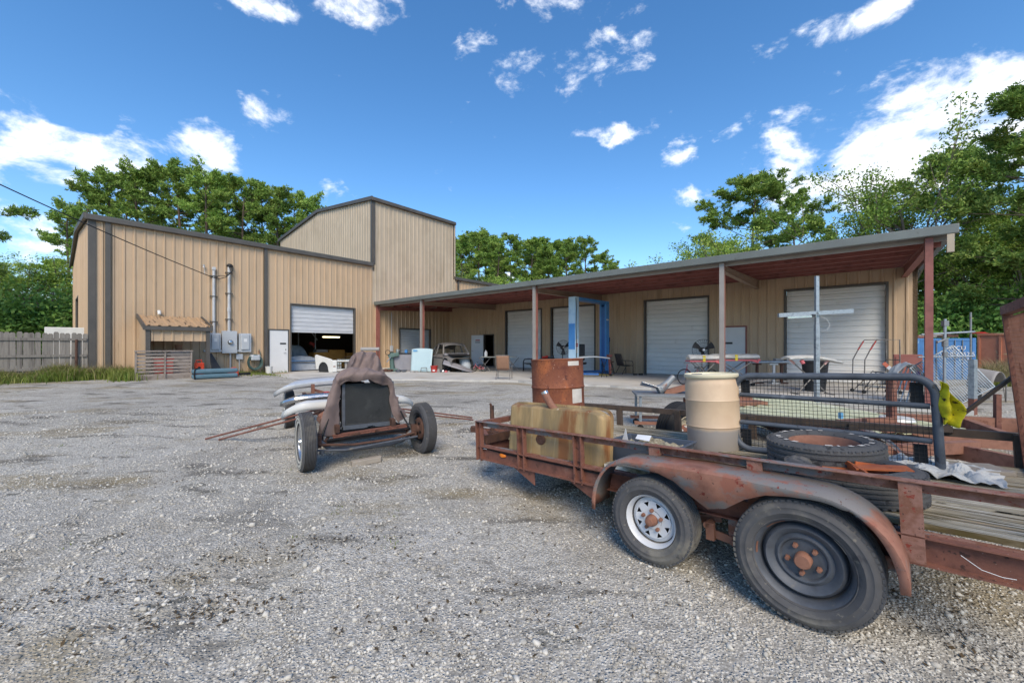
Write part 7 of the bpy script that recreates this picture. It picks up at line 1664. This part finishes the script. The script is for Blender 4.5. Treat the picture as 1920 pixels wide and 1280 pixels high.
for k in range(2):
    x0_ = .15 + k * (cw / 2 - .14); dpart = sub(BC, 'door', 'container_blue', (lambda x0_: lambda m: m.b2((x0_, -.012, .15), (x0_ + cw / 2 - .17, .027, chh - .14)))(x0_))
    for f in (.35, .65): sub(dpart, 'lock_rod', 'galv_rusty', (lambda x0_, f: lambda m: m.tube([(x0_ + f * (cw / 2 - .17), -.04, .1), (x0_ + f * (cw / 2 - .17), -.04, chh - .08)], .02, 8))(x0_, f))
letters(BC, 'HJCU', cw * .55, chh - .56, .27, -.045); letters(BC, '056152 5', cw * .57, chh - .84, .25, -.046); letters(BC, '42G1', cw * .76, chh - 1.04, .17, -.045)
xa, ya = at(1832, 20.4); xb, yb = at(2010, 17.6)
OC = thing('shipping_container', 'faded orange-rust shipping container with pale patches', 'container', (xa, ya, gzf(xa, ya) - .0), math.atan2(yb - ya, xb - xa)); cw2 = 6.0; ch2 = 2.12 - OC.location.z
sub(OC, 'shell', 'container_orange', lambda m: m.b2((0, .03, 0), (cw2, 2.4, ch2)))
for k in range(9): sub(OC, 'side_rib', 'container_orange', (lambda k: lambda m: m.b2((.02 + k * .74, -.02, .12), (.10 + k * .74, .028, ch2 - .1)))(k))
sub(OC, 'top_rail', 'container_orange', lambda m: m.b2((0, -.035, ch2 - .1), (cw2, .028, ch2 + .01))); sub(OC, 'patch', 'sticker', lambda m: m.b2((1.05, .012, .9), (1.75, .029, 1.5))); sub(OC, 'sign_disc', 'letter_white', lambda m: m.lathe([(0, 0), (.14, 0)], 18, Matrix.Translation((1.28, .02, ch2 - .5)) @ AXY))
t = thing('red_tarp', 'bright red crumpled cover on top of the orange container', 'cover', (OC.location.x + .75, OC.location.y + .5, 2.13), 0); sub(t, 'cover', 'red_plastic', lambda m: m.grid(lambda a, b: ((a - .5) * .55, (b - .5) * .6, .10 * math.cos((a - .5) * 3) * math.cos((b - .5) * 3) + .04 * mnoise.noise((a * 6, b * 6, 1))), 12, 10), smooth=True)
for k, (dx, z, mt, lb_) in enumerate(((.35, .06, 'rust', 'rusty beam lying along the blue container roof edge'), (1.3, .1, 'wood_grey', 'grey timber lying slanted on the blue container roof'), (2.1, .12, 'rust_dark', 'dark scrap steel at the blue container roof corner'))):
    one('roof_scrap', lb_, 'scrap', mt, (lambda k: lambda m: (m.bar((-.6, 0, 0), (.6, .2, .12 * (k % 2) + .02), .12, .12), m.box((.1, .2, .05), (.5, .3, .14), rz=.4 * k)))(k), (BC.location.x + dx, BC.location.y + .6, 1.86 + z), BC.rotation_euler.z, 'scrap_piece', 'scrap on the blue container')
# ------------------------------------------------------------------ trees
def limb_tube(mb, p0, p1, r0, r1, bend=.15, seg=5, n=4):
    p0, p1 = Vector(p0), Vector(p1); pts = []
    off = Vector((rnd.uniform(-1, 1), rnd.uniform(-1, 1), rnd.uniform(-.4, .8))) * (p1 - p0).length * bend
    for i in range(n + 1):
        t = i / n; pts.append(p0.lerp(p1, t) + off * math.sin(t * math.pi) * .5)
    mb.tube(pts, [r0 + (r1 - r0) * i / n for i in range(n + 1)], seg, cap=False); return pts
def rot_to(dirs, loc):
    """orthonormal frames for directions"""
    a = np.where(np.abs(dirs[:, 2:3]) < .9, np.array([[0, 0, 1.]]), np.array([[1., 0, 0]]))
    u_ = np.cross(dirs, a); u_ /= np.linalg.norm(u_, axis=1, keepdims=True); return u_, np.cross(dirs, u_)
def tufts(points, outs, rs, n=9, ln=.34, w=.085):
    """pine needle tufts: n blades fanning from every point"""
    P = np.repeat(points, n, 0); O = np.repeat(outs, n, 0); m = len(P)
    d = O * .75 + rs.randn(m, 3) * .75 + np.array([0, 0, .30]); d /= np.linalg.norm(d, axis=1, keepdims=True)
    u_, v_ = rot_to(d, P); ph = rs.rand(m, 1) * 6.283; s = u_ * np.cos(ph) + v_ * np.sin(ph)
    L = ln * (.7 + .6 * rs.rand(m, 1)); W = w * (.7 + .6 * rs.rand(m, 1))
    V = np.stack([P - s * W * .35, P + s * W * .35, P + d * L * .75 + s * W * .5, P + d * L, P + d * L * .75 - s * W * .5], 1)
    i = np.arange(m)[:, None] * 5
    F = np.concatenate([i + np.array([[0, 1, 2]]), i + np.array([[0, 2, 4]]), i + np.array([[4, 2, 3]])], 0)
    return V.reshape(-1, 3), F
def leaves(points, outs, rs, n=10, spread=.42, size=.13):
    P = np.repeat(points, n, 0); m = len(P); P = P + rs.randn(m, 3) * spread * np.array([1, 1, .75])
    d = rs.randn(m, 3) + np.array([0, 0, .6]); d /= np.linalg.norm(d, axis=1, keepdims=True); u_, v_ = rot_to(d, P)
    ph = rs.rand(m, 1) * 6.283; a = u_ * np.cos(ph) + v_ * np.sin(ph); b = np.cross(d, a); S = size * (.6 + .8 * rs.rand(m, 1))
    V = np.stack([P - a * S, P + b * S * .55 + d * S * .15, P + a * S, P - b * S * .55 + d * S * .15], 1); i = np.arange(m)[:, None] * 4
    F = np.concatenate([i + np.array([[0, 1, 2]]), i + np.array([[0, 2, 3]])], 0); return V.reshape(-1, 3), F
def pine_meshes(seed, H=22.0, crown=.52, wid=3.6, dens=1.0, near=False):
    rs = np.random.RandomState(seed); rnd.seed(seed); mb = MB(); r0 = H * .011
    lean = Vector((rnd.uniform(-.02, .02), rnd.uniform(-.02, .02), 1))
    spine = [(lean.x * z + .12 * math.sin(z * .4 + seed), lean.y * z + .12 * math.cos(z * .33), z) for z in np.linspace(0, H * .98, 12)]
    mb.tube(spine, [r0 * (1 - .93 * (i / 11) ** 1.1) + .02 for i in range(12)], 8, cap=False)
    def ctr(z):
        t = z / (H * .98) * 11; k = min(int(t), 10); f = t - k; return Vector(spine[k]).lerp(Vector(spine[k + 1]), f)
    pts, outs = [], []
    nl = int(34 * dens); z0 = H * (1 - crown)
    for i in range(nl):
        t = (i + rnd.random()) / nl; z = z0 + (H * .97 - z0) * t; prof = (.35 + .65 * math.sin(min(1, t * 1.25 + .12) * math.pi * .62)) * (1 - .72 * max(0, (t - .55) / .45) ** 1.6)
        L = wid * prof * rnd.uniform(.55, 1.12); a = rnd.uniform(0, 6.283); el = R(rnd.uniform(-8, 22) + 34 * t); b = ctr(z)
        d = Vector((math.cos(a) * math.cos(el), math.sin(a) * math.cos(el), math.sin(el))); e = b + d * L
        lp = limb_tube(mb, b, e, max(.025, r0 * .30 * (1 - .6 * t)), .012, .16, 4, 4)
        for q in range(rnd.randint(4, 7)):
            f = rnd.uniform(.42, 1.0); k = min(3, int(f * 4)); c = lp[k].lerp(lp[k + 1], f * 4 - k if k < 4 else 1)
            dd = (d + Vector((rnd.gauss(0, .6), rnd.gauss(0, .6), rnd.gauss(.25, .35)))).normalized(); sl = rnd.uniform(.35, 1.0) * (.6 + .12 * wid); e2 = c + dd * sl
            mb.tube([c, e2], [.014, .007], 3, cap=False)
            nt = int((13 if not near else 20) * dens)
            for _ in range(nt):
                g = rnd.random() ** .6; pts.append(c.lerp(e2, .25 + .85 * g) + Vector((rnd.gauss(0, .17), rnd.gauss(0, .17), rnd.gauss(0, .13)))); outs.append(dd)
    for _ in range(int(50 * dens)): pts.append(ctr(H * .97) + Vector((rnd.gauss(0, .35), rnd.gauss(0, .35), rnd.uniform(-1.2, .3)))); outs.append(Vector((rnd.gauss(0, .4), rnd.gauss(0, .4), 1)).normalized())
    for _ in range(rnd.randint(3, 7)):      # dead stubs below the crown
        z = rnd.uniform(H * .28, z0); a = rnd.uniform(0, 6.28); b = ctr(z); limb_tube(mb, b, b + Vector((math.cos(a), math.sin(a), .15)) * rnd.uniform(.6, 1.7), .03, .01, .1, 4, 3)
    V, F = tufts(np.array(pts), np.array(outs), rs, 8 if not near else 10, .28 if not near else .24, .075 if not near else .05)
    return mb.mesh('trunk', 'bark', True), np_mesh('crown', V, F, 'leaf_pine')
def broad_meshes(seed, H=14.0, wid=5.0, low=.25, dens=1.0, size=.078, mat='leaf_broad', bark='bark_grey'):
    rs = np.random.RandomState(seed); rnd.seed(seed); mb = MB(); r0 = H * .014
    fork = H * (low + .08); mb.tube([(0, 0, 0), (.05, .03, fork * .5), (.0, .05, fork)], [r0, r0 * .85, r0 * .7], 8, cap=False)
    tips = []
    def grow(p, d, L, r_, lev):
        e = p + d * L; lp = limb_tube(mb, p, e, r_, r_ * .5, .14, 5 if lev < 2 else 3, 4)
        if lev >= 3 or L < .7: tips.append((lp[-1], d)); tips.append((lp[2], d)); return
        for _ in range(rnd.randint(3, 4)):
            nd = (d * .9 + Vector((rnd.gauss(0, .62), rnd.gauss(0, .62), rnd.gauss(.12, .38)))).normalized(); k = rnd.randint(2, 4); grow(lp[k], nd, L * rnd.uniform(.52, .78), max(.012, r_ * .55), lev + 1)
        if lev == 2: tips.append((lp[-1], d))
    n0 = 7
    for i in range(n0):
        a = i * 2.4 + rnd.uniform(-.3, .3); el = R(rnd.uniform(25, 75)); d = Vector((math.cos(a) * math.cos(el), math.sin(a) * math.cos(el), math.sin(el)))
        z = fork * rnd.uniform(.65, 1.0); top = H - z; L = (wid * .52 if el < R(50) else top * .50) * rnd.uniform(.8, 1.1)
        grow(Vector((0, .04, z)), d, L, r0 * .45, 1)
    grow(Vector((0, .05, fork)), Vector((0, 0, 1)), (H - fork) * .55, r0 * .65, 1)
    P = np.array([t[0] for t in tips]); keep = P[:, 2] > H * low * .6; P = P[keep]
    z = P[:, 2]; P[:, 2] = np.where(z > H, H - (z - H) * .3, z)
    V, F = leaves(P, None, rs, max(4, int(dens * 19000 / len(P))), .31, size)
    return mb.mesh('trunk', bark, True), np_mesh('crown', V, F, mat)
def shrub_meshes(seed, H=4.0, wid=4.0, n=9000, size=.12):
    rs = np.random.RandomState(seed); rnd.seed(seed); mb = MB(); P = []
    for i in range(40):
        a = rnd.uniform(0, 6.28); rr_ = wid * .5 * rnd.random() ** .6; h = H * rnd.uniform(.35, 1.0) * (1 - .35 * (rr_ / (wid * .5)) ** 2); e = Vector((rr_ * math.cos(a), rr_ * math.sin(a), h))
        limb_tube(mb, (e.x * .2, e.y * .2, 0), e, .035, .008, .12, 4, 4)
        for f in (.3, .45, .6, .75, .9, 1.0): P.append(Vector((e.x * (.2 + .8 * f), e.y * (.2 + .8 * f), e.z * f)))
    P = np.array(P); V, F = leaves(P, None, rs, max(4, n // len(P)), .40, size); V[:, 2] = np.maximum(V[:, 2], .02)
    return mb.mesh('trunk', 'bark', True), np_mesh('crown', V, F, 'leaf_shrub')
PINES = [(pine_meshes(s, 22, c, w), 22) for s, c, w in ((3, .52, 3.7), (5, .58, 3.3), (8, .46, 4.0))]
PINEN = [(pine_meshes(21, 17, .62, 4.4, 1.35, True), 17), (pine_meshes(23, 17, .8, 4.8, 1.5, True), 17)]
BROAD = [(broad_meshes(31, 14, 8.2, .22, 1.0), 14), (broad_meshes(37, 12, 7.0, .15, 1.0), 12)]
SHRUB = [(shrub_meshes(41, 5, 6.0, 13000, .10), 5), (shrub_meshes(43, 4, 5.0, 12000, .10), 4)]
ORD = ['first', 'second', 'third', 'fourth', 'fifth', 'sixth', 'seventh', 'eighth', 'ninth', 'tenth', 'eleventh', 'twelfth', 'thirteenth', 'fourteenth', 'fifteenth']
def tree(name, label, kind, px, d, top, group, wid=1.0, z0=None):
    (tm, cm), H = kind; x, y = at(px, d); g = gzf(x, y) if z0 is None else z0; h = 1.5 + (648 - top) / FOC * d - g; s = h / H
    t = thing(name, label, 'shrub' if 'shrub' in name else 'tree', (x, y, g), rnd.uniform(0, 6.28), group); t.scale = (s * wid, s * wid, s)
    link('trunk', tm, t); link('crown', cm, t); return t
rnd.seed(99)
for k, (px, d, top) in enumerate(((128, 36, 388), (165, 44, 352), (212, 47, 330), (262, 45, 316), (300, 50, 322), (344, 46, 318), (388, 44, 320), (424, 49, 338), (456, 46, 346), (492, 50, 352), (522, 47, 358), (556, 50, 372), (588, 48, 374), (240, 52, 345), (405, 53, 345))):
    tree('pine_tree', f'tall pine behind the low block, {ORD[k]} from the fence' if k < 13 else ('thin pine standing back between the third and fourth pines' if k == 13 else 'thin pine standing back between the seventh and eighth pines'), PINES[k % 3], px, d, top, 'tall pines behind the low block', 1.12)
for k, (px, d, top) in enumerate(((868, 64, 446), (900, 68, 442), (932, 62, 452), (960, 70, 444), (992, 66, 456), (1028, 63, 466), (1064, 68, 453), (1098, 62, 450), (1128, 70, 478), (1152, 66, 498), (880, 74, 452), (915, 75, 450), (1010, 74, 460), (1046, 73, 462))):
    tree('pine_tree', f'pine above the canopy roof, {ORD[k]} from the tall block' if k < 10 else f'pine in the back row above the canopy, {ORD[k - 10]} from the tall block', PINES[(k + 1) % 3] if k < 10 else PINEN[k % 2], px, d, top, 'pines above the canopy roof', 1.25)
for k, (px, d, top, wd) in enumerate(((875, 52, 500, 1.3), (935, 54, 498, 1.3), (990, 52, 505, 1.3), (1045, 55, 508, 1.2), (1095, 56, 510, 1.2))):
    tree('leafy_tree', f'low leafy tree before the distant pines, {ORD[k]} from the tall block', BROAD[k % 2], px, d, top, 'low leafy trees above the canopy roof', wd)
tree('pine_tree', 'open-crowned pine rising above the canopy roof near its right end', PINEN[0], 1410, 40, 345, 'trees right of the canopy', 1.25)
tree('pine_tree', 'slender leaning pine right of the open-crowned pine', PINES[0], 1492, 43, 364, 'trees right of the canopy', 1.0)
tree('leafy_tree', 'loose leafy tree left of the open-crowned pine', BROAD[1], 1318, 38, 398, 'trees right of the canopy', 1.05)
tree('leafy_tree', 'small leafy tree under the open-crowned pine', BROAD[0], 1375, 42, 425, 'trees right of the canopy', .8)
tree('pine_tree', 'pine tip barely showing over the canopy roof', PINES[1], 1552, 46, 428, 'trees right of the canopy', .8)
tree('leafy_tree', 'big yellow-green leafy tree behind the wing corner', BROAD[0], 1690, 29, 250, 'trees right of the canopy', .95)
tree('pine_tree', 'large near pine at the right edge', PINEN[1], 1942, 23, 185, 'trees right of the canopy', 1.15)
tree('pine_tree', 'bushy pine between the leafy tree and the right edge', PINEN[0], 1795, 30, 300, 'trees right of the canopy', 1.1)
tree('leafy_tree', 'leafy tree under the large near pine', BROAD[1], 1850, 31, 380, 'trees right of the canopy', 1.3)
tree('leafy_tree', 'leafy tree filling the space under the large near pine at the right edge', BROAD[0], 1905, 27, 385, 'trees right of the canopy', 1.1)
tree('leafy_tree', 'leafy tree just outside the right edge', BROAD[0], 1990, 27, 330, 'trees right of the canopy', 1.1)
tree('leafy_tree', 'leafy tree close behind the wing corner', BROAD[1], 1745, 33, 420, 'trees right of the canopy', 1.2)
for k, (px, d, top) in enumerate(((1735, 27, 560), (1790, 26, 545), (1845, 27, 540), (1900, 25, 530), (1960, 24, 540), (1765, 34, 505), (1830, 35, 500), (1895, 34, 490))):
    tree('leafy_shrub', f'dense shrub behind the containers, {ORD[k % 5]} from the wing{" in the back row" if k > 4 else ""}', SHRUB[k % 2], px, d, top, 'shrubs behind the containers', 1.0, -.3)
tree('pine_tree', 'pine at the left edge with only branch tips in view', PINEN[1], -200, 20, 130, 'trees beyond the fence', 1.0)
for k, (px, d, top) in enumerate(((-30, 33, 455), (35, 36, 500), (82, 34, 462), (132, 37, 520))):
    tree('leafy_tree', f'dense leafy tree beyond the fence, {ORD[k]} from the left edge', BROAD[k % 2], px, d, top, 'trees beyond the fence', 1.5)
for k, (px, d, top) in enumerate(((-20, 27, 560), (30, 26, 535), (75, 27, 575), (112, 28, 540), (150, 29, 570))):
    tree('leafy_shrub', f'dense shrub beyond the fence, {ORD[k]} from the left edge', SHRUB[k % 2], px, d, top, 'shrubs beyond the fence', 1.05)
# far wood that closes the horizon all round, as one mass
def far_wood():
    rs = np.random.RandomState(77); n = 2600; a = rs.rand(n) * 6.283; rr_ = 92 + 26 * rs.rand(n); P = np.stack([rr_ * np.sin(a), rr_ * np.cos(a), rs.rand(n) ** .8 * (11 + 3.5 * np.sin(a * 7) + 2 * np.sin(a * 23))], 1)
    V, F = leaves(P, None, rs, 9, 1.5, .75); V[:, 2] = np.maximum(V[:, 2], .0)
    o = link('far_wood', np_mesh('far_wood', V, F, 'leaf_shrub')); tag(o, 'distant mass of green woodland closing the horizon', 'woodland', kind='stuff')
far_wood()

# ------------------------------------------------------------------ grass
def blades(name, label, spots, mat, hmin, hmax, w=.012):
    rs = np.random.RandomState(len(spots) + 5); S = np.array(spots); n = len(S); x, y = S[:, 0], S[:, 1]; h = (hmin + (hmax - hmin) * rs.rand(n)) * S[:, 2]
    a = rs.rand(n) * 6.283; s = np.stack([np.cos(a), np.sin(a), 0 * a], 1) * w * (.6 + .8 * rs.rand(n, 1)); b = rs.rand(n) * 6.283; ln = h[:, None] * np.stack([np.cos(b), np.sin(b), 0 * b], 1) * (.15 + .45 * rs.rand(n, 1))
    P = np.stack([x, y, gz(x, y) - .01], 1); up = np.array([[0, 0, 1.]]) * h[:, None]
    V = np.stack([P - s, P + s, P + up * .6 + ln * .3 + s * .7, P + up * .6 + ln * .3 - s * .7, P + up * (.95 - .2 * rs.rand(n, 1)) + ln], 1); i = np.arange(n)[:, None] * 5
    F = np.concatenate([i + np.array([[0, 1, 2]]), i + np.array([[0, 2, 3]]), i + np.array([[3, 2, 4]])], 0)
    o = link(name, np_mesh(name, V.reshape(-1, 3), F, mat)); tag(o, label, 'grass', kind='stuff')
G1, G2, G3 = [], [], []
fnrm = Vector((-fd.y, fd.x, 0)); 
if fnrm.y > 0: fnrm = -fnrm
for i in range(9000):
    t = rnd.random() * (fl + .2) - .1; o_ = abs(rnd.gauss(0, .42)); q = c0 + fd * t + fnrm * (o_ + .02); sc = (1.0 - .38 * min(1, o_)) * (.75 + .35 * math.sin(t * 2.7) * math.sin(t * 1.1 + 1)); G1.append((q.x, q.y, max(.25, sc)))
    if i % 9 == 0: G2.append((q.x, q.y, max(.3, sc) * 1.05))
for i in range(1900):
    a = rnd.uniform(PE - .1, 2.15); x, y = wxy(PB + .06 + abs(rnd.gauss(0, .35)), a); G1.append((x, y, .55 + .3 * rnd.random()));
    if i % 4 == 0: G2.append((x, y, .8))
for i in range(900):
    a = rnd.gauss(1.95, .25); x, y = wxy(-20.6 + rnd.gauss(0, .5), a); G1.append((x, y, .5 + .4 * rnd.random()))
for i in range(3200):
    a = rnd.uniform(4.9, 7.3); b = PB + .15 + abs(rnd.gauss(.9, .8)); x, y = wxy(b, a); G3.append((x, y, .4 + .6 * rnd.random()))
for i in range(300):
    x, y = wxy(PB + .12 + abs(rnd.gauss(0, .1)), rnd.uniform(5.6, 7.9)); G3.append((x, y, 2.2 * rnd.random() + .6))
for i in range(5200):
    px = rnd.uniform(1846, 1935); d = rnd.uniform(13.4, 17.2); x, y = at(px, d); sc = .5 + .5 * ss(13.4, 15.4, d); G1.append((x, y, .2 + .75 * float(sc)));
    if i % 3 == 0: G2.append((x, y, .35 + .8 * float(sc)))
blades('tall_grass', 'tall green grass along the fence and the yard edge', G1, 'grass_blade', .35, .75, .013)
blades('dry_grass', 'dry straw-coloured seed stalks among the tall grass', G2, 'grass_dry', .5, 1.0, .006)
blades('weed_grass', 'short green weeds at the foot of the tan wall', G3, 'grass_blade', .04, .14, .012)
G4 = []
for k in range(40):
    px = rnd.uniform(0, 1300); d = rnd.uniform(3.0, 12.5); x, y = at(px, d)
    for i in range(rnd.randint(6, 26)): G4.append((x + rnd.gauss(0, .05), y + rnd.gauss(0, .05), .5 + .5 * rnd.random()))
blades('weed_tufts', 'tiny weed tufts scattered through the gravel', G4, 'grass_blade', .015, .05, .004)

# leaf litter and dark crumbs lying in the hollows
def litter():
    rs = np.random.RandomState(5); P = []
    for (px, d, n, sx, sy) in ((120, 2.35, 420, .45, .12), (330, 2.2, 260, .35, .10), (520, 2.9, 160, .4, .12), (300, 9.2, 120, .5, .12), (700, 3.0, 140, .5, .15), (430, 4.6, 150, .5, .12), (1180, 4.0, 160, .5, .4), (1750, 2.6, 220, .5, .35), (1850, 2.1, 160, .3, .3), (230, 8.6, 120, .6, .1), (900, 2.2, 160, .6, .2), (620, 6.0, 140, .8, .2)):
        x, y = at(px, d); k = rs.randn(n, 2) * np.array([[sx, sy]]); P.append(np.stack([x + k[:, 0] + .4 * k[:, 1], y + k[:, 1] + .25 * k[:, 0]], 1))
    P.append(np.stack([(rs.rand(700) * 2 - 1) * 7, 1.7 + rs.rand(700) ** 1.5 * 7], 1)); P = np.concatenate(P); n = len(P)
    s = .004 + .010 * rs.rand(n, 1); a = rs.rand(n) * 6.283; u_ = np.stack([np.cos(a), np.sin(a), rs.randn(n) * .25], 1); w_ = np.stack([-np.sin(a), np.cos(a), rs.randn(n) * .25], 1) * (.25 + .5 * rs.rand(n, 1))
    C = np.stack([P[:, 0], P[:, 1], gz(P[:, 0], P[:, 1]) + .009], 1)
    V = np.stack([C - u_ * s * 1.4, C + w_ * s, C + u_ * s * 1.4, C - w_ * s], 1).reshape(-1, 3); i = np.arange(n)[:, None] * 4; F = np.concatenate([i + np.array([[0, 1, 2]]), i + np.array([[0, 2, 3]])], 0)
    o = link('leaf_litter', np_mesh('leaf_litter', V, F, 'litter_brown')); tag(o, 'dark dry leaf litter caught in the gravel hollows', 'leaf litter', kind='stuff')
litter()
